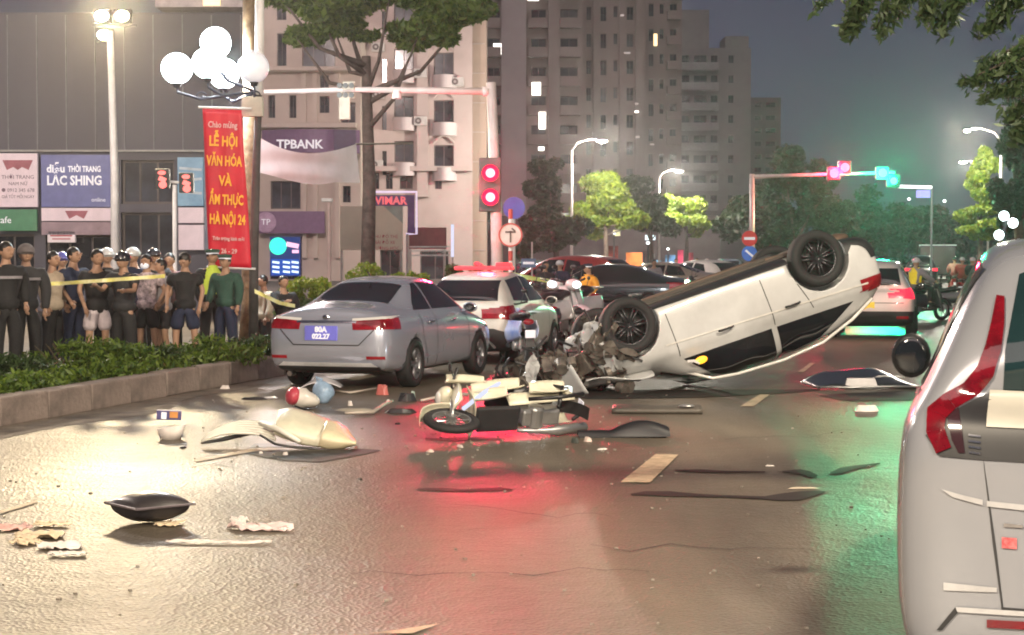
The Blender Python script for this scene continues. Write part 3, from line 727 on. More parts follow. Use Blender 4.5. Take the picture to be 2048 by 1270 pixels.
# big street tree whose trunk crosses the bank building
px_tree('tall street tree with pale trunk and canopy across the top of the bank building', 733, 44, .16, .19,
        [(640, 20, 90, 55), (760, -10, 90, 50), (870, 45, 85, 40), (600, 70, 50, 22), (820, 70, 60, 25), (930, 10, 50, 45), (700, -60, 120, 50), (690, 60, 60, 20), (540, -10, 50, 40), (610, -20, 70, 50), (840, -10, 70, 50), (900, 60, 50, 30)],
        leafmat('leaf_street', (.04, .09, .02), (.16, .24, .05)), 36000, .12, bark=m_bark_l, limbs=9, th=6.4)
# brown trunk beside the lamp pole (crown above the frame)
px_tree('brown tree trunk standing behind the red banner at the end of the raised bed', 496, 28.6, .16, .13,
        [(500, -260, 120, 60)], LM_D, 1500, .12, bark=mat('bark_brown', (.20, .13, .07), .9, var=.3, scale=6, bump=.8, bscale=12), th=7.5)
# hedge in front of the bank: clipped round bushes
for i, (px, py, rx, ry, lb) in enumerate([(640, 556, 70, 30, 'clipped green bush in front of the bank left of the billboard'), (735, 538, 75, 34, 'tall clipped green bush below the beige billboard'),
                                     (815, 545, 45, 26, 'small green bush right of the beige billboard'), (930, 540, 45, 30, 'dim green bush left of the red signal pole'), (590, 585, 40, 22, 'low green bush beside the silver sedan roof')]):
    Yb = 41; s = Yb / FPX; p = P(px, py, Yb); rt = thing('bush', lb, 'bush', (p.x, Yb, .12), group='clipped bushes before the bank')
    cl = [((rng.uniform(-.8, .8) * rx * s, rng.uniform(-.3, .3), max(.15, (p.z - .12) * rng.uniform(.3, 1.0))), (rx * s * .35, rx * s * .35, ry * s * .5)) for _ in range(14)]
    link('foliage', leaves_mesh('foliage', blob_points(cl, 260), .05, aspect=.4), LM_L if i < 3 else LM_M, rt)
    mb = MB()
    for k_ in range(5): mb.tube([(0, 0, 0), (rng.uniform(-.5, .5) * rx * s, 0, max(.3, p.z * .6))], [.03, .01], 5)
    mb.build('stem', m_bark, rt)
# trees down the left kerb
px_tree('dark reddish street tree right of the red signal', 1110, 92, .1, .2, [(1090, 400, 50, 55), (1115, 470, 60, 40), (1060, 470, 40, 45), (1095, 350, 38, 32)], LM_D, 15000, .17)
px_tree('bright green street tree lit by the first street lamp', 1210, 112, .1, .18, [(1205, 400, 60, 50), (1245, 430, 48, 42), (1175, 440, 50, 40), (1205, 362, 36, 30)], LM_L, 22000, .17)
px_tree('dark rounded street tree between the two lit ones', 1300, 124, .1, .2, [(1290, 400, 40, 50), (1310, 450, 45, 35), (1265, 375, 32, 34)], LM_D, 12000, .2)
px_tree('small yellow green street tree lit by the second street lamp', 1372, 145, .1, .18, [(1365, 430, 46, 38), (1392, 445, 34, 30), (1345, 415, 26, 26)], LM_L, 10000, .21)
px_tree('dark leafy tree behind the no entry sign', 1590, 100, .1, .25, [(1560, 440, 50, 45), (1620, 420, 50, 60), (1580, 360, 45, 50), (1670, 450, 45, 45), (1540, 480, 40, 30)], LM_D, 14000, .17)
px_tree('tall dark tree rising behind the second signal mast', 1580, 150, .1, .3, [(1570, 330, 55, 50), (1530, 400, 50, 60), (1640, 380, 60, 60), (1470, 440, 50, 45), (1700, 440, 60, 50)], LM_D, 11000, .28)
lamp_light('x', (0,0,-50), .001, (1,1,1)) if False else None
px_tree('narrow column shaped tree with bright yellow green leaves at the right', 1958, 92, .1, .15, [(1972, 308, 20, 28), (1965, 345, 30, 30), (1958, 388, 40, 30), (1948, 428, 46, 28), (1962, 458, 44, 20)], LM_L, 22000, .15, th=4)
px_tree('dark bushy tree behind the column shaped tree', 2035, 70, .1, .25, [(2030, 300, 45, 60), (2050, 220, 50, 60), (2020, 400, 45, 60), (2070, 420, 60, 60), (2060, 330, 50, 50)], LM_D, 16000, .14)
px_tree('dark street tree behind the far traffic on the right', 1835, 190, .1, .3, [(1830, 440, 60, 40), (1780, 460, 60, 35), (1890, 450, 50, 40), (1730, 430, 50, 45)], LM_D, 8000, .3)
px_tree('distant dark tree between the far cars and the column shaped tree', 1900, 240, .1, .3, [(1890, 460, 60, 30), (1840, 470, 60, 25)], LM_D, 5000, .4)
# near branches hanging into the top right corner from a tree beside the camera
r = thing('overhanging_tree', 'near tree whose feathery dark branches hang into the top right corner', 'tree', (7.5, 15, 0))
mb = MB(); mb.tube([(0, 0, -.1), (0, 0, 2.5), (-.3, -.2, 4.6), (-.6, -.4, 6)], [.22, .19, .15, .1], 10)
cl = []; lf = []
def twig(x0, y0, x1, y1, Y, w, n, dx=0):
    a = P(x0, y0, Y) - Vector((7.5, 15, 0)); b = P(x1, y1, Y + .3) - Vector((7.5, 15, 0))
    mb.tube([a, a.lerp(b, .5) + Vector((0, 0, .06)), b], [.02, .012, .004], 5)
    for i in range(n):
        t_ = rng.random() ** .8; q = a.lerp(b, t_); lf.append((q.x + rng.gauss(0, w * (1 - .5 * t_)), q.y + rng.gauss(0, w), q.z + rng.gauss(0, w * .6) - .02))
for (x0, y0, x1, y1, w, n) in [(1760, -60, 1700, 70, .05, 260), (1730, -40, 1690, 60, .05, 220), (1800, -50, 1760, 60, .06, 260), (1880, -50, 1850, 40, .06, 300), (1950, -60, 1880, 55, .07, 420), (2010, -40, 1990, 50, .07, 360),
                               (1690, -40, 1625, 20, .03, 60), (2060, -30, 1960, 60, .06, 380), (2100, 60, 2010, 120, .06, 260), (2120, 80, 1960, 130, .05, 340), (2110, 110, 1925, 165, .04, 320), (2120, 140, 1965, 190, .05, 340), (2110, 180, 2010, 230, .06, 300), (2120, 210, 2030, 270, .06, 300), (1840, -60, 1800, 20, .06, 200)]:
    twig(x0, y0, x1, y1, 13.5, w, n)
for (x, y) in ((1760, -60), (1880, -60), (2010, -60), (2110, 110), (2120, 200)):
    a = P(x, y, 13.5) - Vector((7.5, 15, 0)); mb.tube([(-.3, -.2, 4.6), a], [.06, .02], 6)
mb.build('trunk', m_bark, r, smooth=True)
link('crown', leaves_mesh('crown', np.array(lf), .045, aspect=.3, droop=.5), leafmat('leaf_near', (.03, .06, .02), (.08, .12, .04)), r)
# far wood: mass at the end of the road
cl = []
for i in range(40):
    x = rng.uniform(1440, 2100); p = P(x, 500, 330); cl.append(((p.x, 330 + rng.uniform(-10, 10), rng.uniform(2, 8)), (7, 5, rng.uniform(2, 4.5))))
tag(link('treeline', leaves_mesh('treeline', blob_points(cl, 260), .55, aspect=.5), LM_D), 'dark distant mass of trees at the end of the road', 'trees', kind='stuff')

# ================================================================ lamps, poles, signals
m_pole = mat('galvanised_pole', (.55, .50, .49), .45, metal=.3, var=.08)
m_polew = mat('white_pole', (.70, .68, .68), .5, var=.08)
m_concrete = mat('concrete_pole', (.07, .065, .065), .85, var=.2, scale=4, bump=.4)
m_black = mat('black_plastic', (.015, .015, .017), .4, var=.2)
m_dkmetal = mat('dark_metal', (.05, .05, .06), .45, metal=.6)
# floodlight mast
YL = 45.0
fl = thing('floodlight_mast', 'tall pale mast with a glaring warm floodlight cluster at the upper left', 'floodlight', (wx(231, YL), YL, .16))
mb = MB(); top = P(224, 62, YL).z - .16; mb.tube([(0, 0, 0), (0, 0, top * .5), (wx(224, YL) - wx(231, YL), 0, top)], [.12, .10, .075], 12); mb.build('pole', m_polew, fl, smooth=True)
for (px, py, w, h) in ((203, 32, .36, .28), (244, 32, .36, .28), (208, 70, .34, .26)):
    p = P(px, py, YL) - Vector((wx(231, YL), YL, .16))
    mb = MB(); mb.box((p.x, .12, p.z), (w + .08, .2, h + .08)); hd = mb.build('lamp_head', m_dkmetal, fl, bevel=.02)
    mb = MB(); mb.ell((p.x, 0.0, p.z), (w / 2, .06, h / 2), 14, 8); mb.build('lens', glow('flood_lens', (1, .78, .42), 45), hd)
mb = MB(); mb.box((0, .1, P(224, 50, YL).z - .16), (1.1, .06, .06)); mb.build('crossbar', m_dkmetal, fl)
lamp_light('flood_lamp', (0, -.35, P(224, 45, YL).z - .16), 7800, (1, .78, .48), .35, fl, spot=125, target=(8.0, -40, -1), blend=.5)

# lamp pole with globes (pole at px 505)
YG = 27.5
gp = thing('globe_lamp_post', 'dark concrete post with four white globe lamps on curled arms', 'lamp post', (wx(506, YG), YG, .16))
gx0 = wx(506, YG); 
def gl(px, py, dy=0):
    p = P(px, py, YG); return Vector((p.x - gx0, dy, p.z - .16))
mb = MB(); mb.tube([(0, 0, 0), gl(508, 500), gl(513, 320), gl(518, 190)], [.075, .07, .06, .05], 12); mb.build('post', m_concrete, gp, smooth=True)
mb = MB(); mb.tube([gl(518, 190), gl(519, 60), gl(520, -200)], [.07, .07, .065], 12); mb.build('upper_tube', m_polew, gp, smooth=True)
mb = MB(); mb.box(gl(506, 214, -.02), (.32, .14, .30)); mb.build('junction_box', mat('box_beige', (.42, .38, .32), .6), gp, bevel=.01)
mb = MB()
for (px, py) in ((512, 112), (519, 100), (526, 112), (505, 105)): mb.ell(gl(px, py, -.05), .035, 8, 6)
mb.build('insulator', m_polew, gp, smooth=True)
globes = [(361, 141, -.3, 1), (431, 85, .0, 1), (424, 132, -.4, 1), (439, 142, .4, 1), (509, 136, -.1, 0)]
m_globe = mat('globe_lit', (.9, .95, .95), .3, emit=(.86, .98, 1), estr=5.5)
m_globe0 = mat('globe_faint_glow', (.78, .77, .80), .3, emit=(.9, .9, 1), estr=.28)  # globe that is off; a pale glow is put into its surface
hub = gl(440, 182)
for px, py, dy, lit in globes:
    c = gl(px, py, dy); rad = 31 * YG / FPX
    mb = MB(); mb.ell(c, rad, 24, 16); g_ = mb.build('globe', m_globe if lit else m_globe0, gp, smooth=True)
    mb = MB(); mb.cyl(c + Vector((0, 0, -rad - .05)), c + Vector((0, 0, -rad + .03)), .05, .08, 12); mb.build('globe_collar', m_dkmetal, gp)
    mb = MB(); a = c + Vector((0, 0, -rad - .04)); b = gl(512, 185)
    mid = a.lerp(b, .3) + Vector((0, 0, -.16)); mb.tube([a, a + Vector((.01, 0, -.08)), mid, a.lerp(b, .7) + Vector((0, 0, -.06)), b], [.02, .02, .022, .022, .024], 8)
    # scroll
    sc = [mid + Vector((.09 * math.cos(t_) * (1 - t_ / 9), 0, .07 * math.sin(t_) * (1 - t_ / 9) + .05)) for t_ in [k * .6 for k in range(12)]]
    mb.tube(sc, .012, 6); mb.build('arm', mat('blue_iron', (.05, .055, .09), .5, metal=.3), gp, smooth=True)
lamp_light('globe_light', gl(440, 130, .9), 1500, (.86, .96, 1), .35, gp)

# red vertical banner
rb = thing('red_banner', 'vertical red festival banner with yellow capital lettering hung on the lamp post', 'banner', (0, 0, 0))
bc = [P(405, 217, YG - .25), P(470, 219, YG - .35), P(503, 536, YG - .1), P(418, 532, YG - .05)]
bc[1] = P(483, 220, YG - .25)
def ban(u, v):
    p = bc[0].lerp(bc[1], u).lerp(bc[3].lerp(bc[2], u), v); p.y += .015 * math.sin(9 * v + 2 * u) + .006 * math.sin(17 * u + 4 * v); return p
mb = MB(); mb.grid(lambda u, v: tuple(ban(u, v)), 10, 30); o = mb.build('cloth', mat('banner_red', (.58, .012, .035), .5, var=.12, scale=1.5, emit=(1, .02, .05), estr=.05), rb, smooth=True)
sol = o.modifiers.new('s', 'SOLIDIFY'); sol.thickness = .004
m_yel = mat('banner_yellow', (.85, .42, .03), .5, emit=(1, .5, .05), estr=.12); m_bw = mat('banner_white', (.8, .5, .5), .5)
ux = (bc[1] - bc[0]).normalized(); uz = (bc[0] - bc[3]).normalized(); uy = uz.cross(ux)
RM = Matrix((ux, uz, ux.cross(uz))).transposed().to_euler()
for s_, v, sz, sx, mm in [('Chào mừng', .10, .13, 1.0, m_bw), ('LỄ HỘI', .205, .21, .9, m_yel), ('VĂN HÓA', .33, .21, .86, m_yel), ('VÀ', .455, .21, .8, m_yel), ('ẨM THỰC', .575, .21, .84, m_yel), ('HÀ NỘI 24', .70, .21, .78, m_yel), ('Trân trọng kính mời', .82, .075, 1, m_bw), ('26 - 29', .90, .10, 1, m_bw)]:
    p = ban(.5, v) + Vector((0, -.035, 0)); text_obj('lettering', s_, sz, mm, rb, p, RM, bold=.006 if mm is m_yel else .002, fit={'LỄ HỘI': .42, 'VĂN HÓA': .54, 'VÀ': .2, 'ẨM THỰC': .52, 'HÀ NỘI 24': .54, 'Chào mừng': .44, '26 - 29': .24}.get(s_, .48))
mb = MB(); mb.tube([bc[0] + Vector((-.06, 0, .02)), bc[1] + Vector((.15, 0, .02))], .018, 8); mb.tube([bc[3] + Vector((-.03, 0, -.015)), bc[2] + Vector((.06, 0, -.015))], .018, 8); mb.build('banner_rod', m_polew, rb)

# first signal: pole with gantry arm
YA = 33.0
def al(px, py, dy=0.0):
    p = P(px, py, YA); return Vector((p.x - wx(997, YA), dy, p.z))
sg = thing('traffic_signal', 'pale signal mast with a long arm to the left and two glowing red lights', 'traffic light', (wx(997, YA), YA, 0))
mb = MB(); mb.tube([(0, 0, 0), al(992, 420), al(982, 165)], [.12, .105, .09], 14); mb.build('pole', mat('pole_cream', (.62, .52, .50), .5, var=.06), sg, smooth=True)
mb = MB(); mb.tube([al(982, 183), al(850, 181), al(700, 179), al(528, 184)], [.065, .06, .05, .04], 10); mb.cyl(al(965, 183), al(978, 183), .09, .09, 12); mb.build('arm', mat('pole_cream', (.62, .52, .50)), sg, smooth=True)
mb = MB(); mb.tube([al(683, 172), al(684, 240)], .035, 8); mb.box(al(698, 172, -.03), (.22, .12, .16)); mb.box(al(698, 192, -.03), (.22, .12, .10)); mb.box(al(690, 215, -.05), (.2, .1, .45)); mb.build('signal_head', mat('signal_housing_cream', (.5, .44, .36), .6), sg, bevel=.01)
mb = MB()
for x in (680, 692, 704):
    for y in (172, 191): mb.cyl(al(x, y, -.12), al(x, y, -.06), .05, .05, 10)
mb.build('signal_visor', m_black, sg)
mb = MB(); mb.cyl(al(794, 181, -.05), al(794, 198, -.05), .06, .09, 12); mb.build('camera_dome', m_polew, sg)
mb = MB(); mb.box(al(980, 370, -.05), (.40, .22, .98)); hs = mb.build('signal_housing', mat('housing_grey', (.10, .09, .09), .5), sg, bevel=.02)
for y in (347, 395):
    mb = MB(); mb.lathe([(.155, 0), (.17, 0), (.17, -.16), (.155, -.16)], al(981, y, -.17), 'Y', 18)
    mb.build('signal_visor', m_black, sg)
m_red = glow('signal_red', (1, .10, .12), 9)
for y in (347, 395):
    mb = MB(); mb.ell(al(981, y, -.19), (.15, .03, .15), 18, 10); ld_ = mb.build('red_lens', glow('red_lens', (1, .012, .05), 2.4), sg, smooth=True); mb = MB(); mb.ell(al(981, y, -.22), (.085, .03, .085), 16, 10); mb.build('bulb', m_red, ld_, smooth=True)
    lamp_light('red_light', al(981, y, -.34), 760, (1, .02, .07), .14, sg, spot=34, target=None, blend=.7).rotation_euler = (R(-80), 0, 0); lamp_light('red_glow', al(981, y, -.45), 85, (1, .02, .06), .12, sg)
# round signs on a striped post beside it
YR = 31.0
rs = thing('round_sign', 'round pale sign with a dark arrow symbol on a red and white striped post', 'road sign', (wx(1021, YR), YR, 0))
mb = MB(); mb.cyl((0, 0, 0), (0, 0, P(0, 420, YR).z), .035, .035, 10); mb.build('post', m_polew, rs)
mr_ = mat('stripe_red', (.5, .06, .05), .5)
for i in range(5):
    z = .9 + i * .36; mb = MB(); mb.cyl((0, 0, z), (0, 0, z + .17), .037, .037, 10, cap=False); mb.build('red_band', mr_, rs)
zc = P(0, 470, YR).z
mb = MB(); mb.lathe([(0, -.01), (.205, -.01), (.205, .01), (0, .01)], (0, -.06, zc), 'Y', 28); mb.build('disc', mat('sign_cream', (.66, .52, .48), .5), rs)
mb = MB(); mb.lathe([(.18, -.004), (.207, -.004), (.207, .004), (.18, .004)], (0, -.075, zc), 'Y', 28); mb.build('rim', mr_, rs)
mb = MB(); mb.box((0, -.075, zc - .03), (.03, .008, .2)); mb.box((0, -.075, zc + .05), (.18, .008, .03)); mb.box((.05, -.075, zc + .09), (.08, .008, .03), rot=(0, .7, 0)); mb.build('symbol', mat('symbol_brown', (.12, .07, .06), .5), rs)
YR2 = 36.0
rs = thing('round_sign', 'round blue sign partly behind the red signal lights', 'road sign', (wx(1028, YR2), YR2, 0))
mb = MB(); mb.cyl((0, 0, 0), (0, 0, P(0, 400, YR2).z), .03, .03, 10); mb.build('post', m_pole, rs)
mb = MB(); mb.lathe([(0, -.01), (.22, -.01), (.22, .01), (0, .01)], (0, -.05, P(0, 416, YR2).z), 'Y', 28); mb.build('disc', mat('sign_blue_disc', (.10, .10, .5), .4), rs)
# small red pedestrian signals at the left
YP = 40.0
ps = thing('pedestrian_signal', 'short pale post carrying two small red figure signals beside the banner', 'traffic light', (wx(350, YP), YP, .16))
def pl(px, py, dy=0): p = P(px, py, YP); return Vector((p.x - wx(350, YP), dy, p.z - .16))
mb = MB(); mb.tube([(0, 0, 0), pl(349, 370)], .05, 8); mb.tube([pl(325, 362), pl(372, 366)], .03, 6); mb.build('post', m_polew, ps)
for px, py in ((326, 358), (374, 366)):
    mb = MB(); mb.box(pl(px, py, -.05), (.32, .16, .44)); h_ = mb.build('signal_housing', m_black, ps, bevel=.02)
    mb = MB(); mb.ell(pl(px, py - 12, -.14), (.09, .02, .05), 10, 6); mb.box(pl(px + 1, py + 1, -.14), (.16, .02, .10), rot=(0, .4, 0)); mb.ell(pl(px + 2, py + 12, -.14), (.09, .02, .08), 10, 6); mb.build('red_figure', glow('ped_red', (1, .16, .14), 2.2), h_)
# second signal mast
YM = 75.0
def ml(px, py, dy=0): p = P(px, py, YM); return Vector((p.x - wx(1504, YM), dy, p.z))
s2 = thing('traffic_signal', 'far signal mast with a long arm carrying red lights beside green lights', 'traffic light', (wx(1504, YM), YM, 0))
mb = MB(); mb.tube([(0, 0, 0), ml(1504, 348)], [.13, .10], 12); mb.build('pole', m_pole, s2, smooth=True)
mb = MB(); mb.tube([ml(1500, 354), ml(1600, 350), ml(1790, 345)], [.09, .07, .05], 10); mb.build('arm', m_pole, s2, smooth=True)
for px, py, mm, cc in ((1667, 347, glow('signal_red_far', (1, .035, .06), 14), (1, .02, .08)), (1689, 335, glow('signal_red_far', (1, .035, .06), 14), (1, .02, .08)), (1764, 346, glow('signal_green', (.04, 1, .50), 9), (.01, 1, .45)), (1786, 362, glow('signal_green', (.04, 1, .50), 9), (.01, 1, .45))):
    mb = MB(); mb.box(ml(px, py, .02), (.55, .25, .55)); hs = mb.build('signal_housing', m_black, s2, bevel=.03)
    mb = MB(); mb.ell(ml(px, py, -.14), (.19 if py != 362 else .15, .05, .19 if py != 362 else .15), 16, 10); mb.build('red_lamp' if cc[0] == 1 else 'green_lamp', mm, hs, smooth=True)
lamp_light('red_light', ml(1678, 341, -.6), 1500, (1, .02, .08), .25, s2)
lamp_light('green_light', ml(1772, 350, -.6), 1300, (.01, 1, .42), .3, s2); lamp_light('green_beam', ml(1772, 350, -.6), 4500, (.01, 1, .42), .3, s2, spot=40, target=None, blend=.7).rotation_euler = (R(-84), 0, R(-14))
# no entry sign and blue sign on the second mast's foot
YN = 60.0
ns = thing('road_sign_post', 'thin post with a red no entry disc above a blue disc', 'road sign', (wx(1498, YN), YN, 0))
mb = MB(); mb.cyl((0, 0, 0), (0, 0, P(0, 460, YN).z), .035, .035, 8); mb.build('post', m_pole, ns)
z1, z2 = P(0, 477, YN).z, P(0, 507, YN).z
mb = MB(); mb.lathe([(0, -.01), (.26, -.01), (.26, .01), (0, .01)], (0, -.06, z1), 'Y', 24); d_ = mb.build('no_entry_disc', mat('sign_red', (.6, .03, .03), .45, emit=(1, .05, .05), estr=.1), ns)
mb = MB(); mb.box((0, -.075, z1), (.36, .01, .09)); mb.build('white_bar', m_txtw, d_)
mb = MB(); mb.lathe([(0, -.01), (.26, -.01), (.26, .01), (0, .01)], (0, -.06, z2), 'Y', 24); d_ = mb.build('blue_disc', mat('sign_blue2', (.03, .14, .6), .45, emit=(.1, .3, 1), estr=.12), ns)
mb = MB(); mb.box((0, -.075, z2), (.34, .01, .07), rot=(0, .7, 0)); mb.build('white_slash', m_txtw, d_)
# blue direction plate by the officer
r = thing('street_name_plate', 'small blue plate on a thin post left of the officer in orange', 'road sign', (wx(1064, 52), 52, 0))
mb = MB(); mb.cyl((0, 0, 0), (0, 0, 2.1), .025, .025, 8); mb.build('post', m_pole, r)
mb = MB(); mb.box((-.1, -.04, P(0, 526, 52).z), (.42, .02, .26)); p_ = mb.build('plate', mat('plate_blue', (.08, .16, .30), .5), r)
mb = MB(); mb.box((-.1, -.055, P(0, 526, 52).z), (.32, .006, .07)); mb.build('lettering', m_txtw, p_)
# cantilever street lamps
m_led = glow('street_led', (1, .95, .82), 34)
def street_lamp(label, px, py, Y, pole_px, energy, col=(1, .93, .78), z0=.1, lamp_w=.7, top_py=None):
    p = P(px, py, Y); bx_ = wx(pole_px, Y); r = thing('street_lamp', label, 'street lamp', (bx_, Y, z0), group='cantilever street lamps along the road')
    h = p.z - z0; dx = p.x - bx_
    mb = MB(); mb.tube([(0, 0, 0), (0, 0, h * .55), (0, 0, h - .5)], [.10, .08, .06], 10); mb.build('pole', m_pole, r, smooth=True)
    mb = MB(); mb.tube([(0, 0, h - .5), (dx * .2, 0, h - .05), (dx * .6, 0, h + .15), (dx * .9, 0, h + .12)], [.06, .05, .04, .035], 8); mb.build('arm', m_pole, r, smooth=True)
    mb = MB(); mb.box((dx, 0, h + .1), (lamp_w, .3, .1)); hd = mb.build('lamp_head', m_dkmetal, r, bevel=.03)
    mb = MB(); mb.ell((dx, 0, h + .02), (lamp_w * .45, .14, .09), 14, 8); mb.build('lens', m_led, hd, smooth=True)
    lamp_light('street_light', (dx, 0, h - .22), energy, col, .2, r)
    return r
street_lamp('lit street lamp on a thin pole above the bright green tree', 1204, 283, 106, 1143, 8000)
street_lamp('lit street lamp above the small yellow green tree', 1358, 343, 142, 1318, 7500)
street_lamp('bright street lamp left of the column shaped tree', 1926, 325, 150, 1975, 5000)
street_lamp('small street lamp high above the column shaped tree, its arm coming from the right', 1934, 262, 88, 2000, 4500, lamp_w=.35)
# lamps of the same row that stand nearer, outside the frame: they light the crash scene
def near_lamp(label, x, y, dx, energy, col, h=8.6):
    r = thing('street_lamp', label, 'street lamp', (x, y, .1), group='street lamps outside the frame')
    mb = MB(); mb.tube([(0, 0, 0), (0, 0, h * .55), (0, 0, h - .5)], [.10, .08, .06], 10); mb.build('pole', m_pole, r, smooth=True)
    mb = MB(); mb.tube([(0, 0, h - .5), (dx * .2, 0, h - .05), (dx * .6, 0, h + .15), (dx * .9, 0, h + .12)], [.06, .05, .04, .035], 8); mb.build('arm', m_pole, r, smooth=True)
    mb = MB(); mb.box((dx, 0, h + .1), (.7, .3, .1)); hd = mb.build('lamp_head', m_dkmetal, r, bevel=.03)
    mb = MB(); mb.ell((dx, 0, h + .02), (.3, .14, .09), 14, 8); mb.build('lens', m_led, hd, smooth=True)
    lamp_light('street_light', (dx, 0, h - .22), energy, col, .55, r)
near_lamp('street lamp behind the camera on the left kerb', -7.5, -4, 2.4, 14500, (1, .84, .62))
near_lamp('street lamp right of the carriageway beside the grey car', 9.5, 13, -2.6, 5500, (1, .86, .66))
near_lamp('street lamp behind the camera on the right', 7.0, -9, -2.4, 9500, (1, .88, .72))
near_lamp('street lamp on the pavement left of the shops', -17, 34, 3.0, 4200, (1, .84, .72))
near_lamp('added lamp on a tall pole before the bank, above the frame', -12, 78, 1.5, 15000, (1, .80, .74), h=17)  # unseen lamp added to brighten the bank and apartment fronts
# far signal arm with a white sign at the right
YV = 95.0
r = thing('overhead_sign_arm', 'far white horizontal arm with small blue plate right of the green signal', 'sign', (wx(1862, YV), YV, 0))
mb = MB(); mb.tube([(0, 0, 0), (0, 0, P(0, 374, YV).z)], .06, 8); mb.build('pole', mat('pole_dim', (.08, .09, .1), .6), r)
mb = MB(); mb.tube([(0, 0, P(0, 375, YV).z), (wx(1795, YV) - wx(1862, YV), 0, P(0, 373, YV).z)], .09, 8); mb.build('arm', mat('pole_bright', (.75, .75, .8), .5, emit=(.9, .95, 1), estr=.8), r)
mb = MB(); mb.box((wx(1845, YV) - wx(1862, YV), 0, P(0, 388, YV).z), (.75, .05, .4)); mb.build('plate', mat('plate_violet', (.12, .12, .45), .5, emit=(.3, .3, 1), estr=.3), r)
# beige billboard pair, glowing frame sign, security post
YQ = 62.0
def board(px0, py0, px1, py1, Y, m, label, name='billboard', zlegs=True):
    r = thing(name, label, 'sign', (wx((px0 + px1) / 2, Y), Y, .1)); w, h = (px1 - px0) * Y / FPX, (py1 - py0) * Y / FPX; zc = P(0, (py0 + py1) / 2, Y).z - .1
    mb = MB(); mb.box((0, 0, zc), (w, .1, h)); mb.build('panel', m, r, bevel=.01)
    if zlegs:
        for sx in (-1, 1): mb = MB(); mb.cyl((sx * w * .45, .07, 0), (sx * w * .45, .07, zc), .05, .05, 8); mb.build('leg', m_pole, r)
    return r, w, h, zc
m_bb = mat('billboard_beige', (.52, .45, .38), .6, var=.08, scale=.7, dirt=.2)
board(681, 412, 736, 500, YQ, m_bb, 'plain left panel of the beige billboard before the bank')
r, w, h, zc = board(740, 412, 806, 500, YQ, mat('billboard_beige2', (.60, .52, .43), .6, var=.08, scale=.7), 'right panel of the beige billboard with small red text and a grey corner')
for i, s_ in enumerate(('KHU ĐÔ THỊ', 'BÃI ĐỖ XE', 'TRƯỜNG HỌC')): text_obj('lettering', s_, .15, m_txtr, r, (-.05, -.06, zc - .3 - i * .2))
mb = MB(); mb.add([(w / 2, -.055, zc + h / 2), (w / 2, -.055, zc + h / 2 - .6), (-.1, -.055, zc + h / 2)], [(0, 2, 1)]); mb.build('grey_corner', mat('corner_grey', (.32, .36, .34), .6), r)
YH = 70
r = thing('frame_sign', 'white lit frame sign with red lettering above and behind the billboard', 'sign', (wx(785, YH), YH, .1))
def hl(px, py): p = P(px, py, YH); return Vector((p.x - wx(785, YH), 0, p.z - .1))
m_fr = mat('frame_lit', (.7, .6, .8), .4, emit=(.9, .75, 1), estr=.55)
mb = MB(); mb.tube([hl(727, 412), hl(727, 384), hl(833, 384), hl(833, 468), hl(812, 468)], .05, 6); mb.build('frame', m_fr, r)
mb = MB(); a, b = hl(740, 390), hl(828, 412); mb.box((a + b) / 2 + Vector((0, .05, 0)), (b.x - a.x, .08, a.z - b.z)); a, b = hl(815, 390), hl(829, 465); mb.box((a + b) / 2 + Vector((0, .09, 0)), (b.x - a.x, .08, a.z - b.z)); mb.build('panel', mat('panel_violet', (.12, .06, .22), .5), r)
text_obj('lettering', 'VIMAR', .42, mat('letters_red', (.7, .1, .12), .5, emit=(1, .2, .25), estr=.5), r, hl(782, 402) + Vector((0, -.06, 0)), bold=.015)
mb = MB(); mb.cyl(hl(815, 468), (hl(815, 468).x, 0, 0), .06, .06, 8); mb.build('leg', m_pole, r)
r = thing('camera_post', 'thin pale post with a small camera box left of the beige billboard', 'post', (wx(659, 50), 50, .1))
mb = MB(); mb.cyl((0, 0, 0), (0, 0, P(0, 402, 50).z - .1), .05, .045, 8); mb.build('post', mat('post_pink', (.55, .42, .40), .6), r)
mb = MB(); mb.box((-.06, -.02, P(0, 400, 50).z - .1), (.3, .2, .1)); mb.build('camera', m_polew, r, bevel=.02)
r = thing('light_tube_post', 'thin glowing white tube sign left of the red signal pole', 'light', (wx(905, 60), 60, .1))
mb = MB(); mb.cyl((0, 0, P(0, 520, 60).z), (0, 0, P(0, 455, 60).z), .05, .05, 8); mb.build('tube', glow('tube_white', (.75, .78, 1), .9), r)
mb = MB(); mb.cyl((0, .1, 0), (0, .1, P(0, 455, 60).z), .03, .03, 8); mb.build('post', m_pole, r)
board(815, 455, 893, 498, 75, mat('maroon_board', (.22, .09, .09), .6, var=.1), 'maroon board with pale rails under it behind the taxi')
r = thing('rail_fence', 'pale horizontal rails in front of the maroon board', 'fence', (wx(860, 66), 66, .1))
for y in (499, 507, 516): mb = MB(); mb.box((0, 0, P(0, y, 66).z), (1.5, .05, .05)); mb.build('rail', m_polew, r)
for x in (-.7, .7): mb = MB(); mb.box((x, 0, .9), (.06, .07, 1.8)); mb.build('fence_post', m_pole, r)

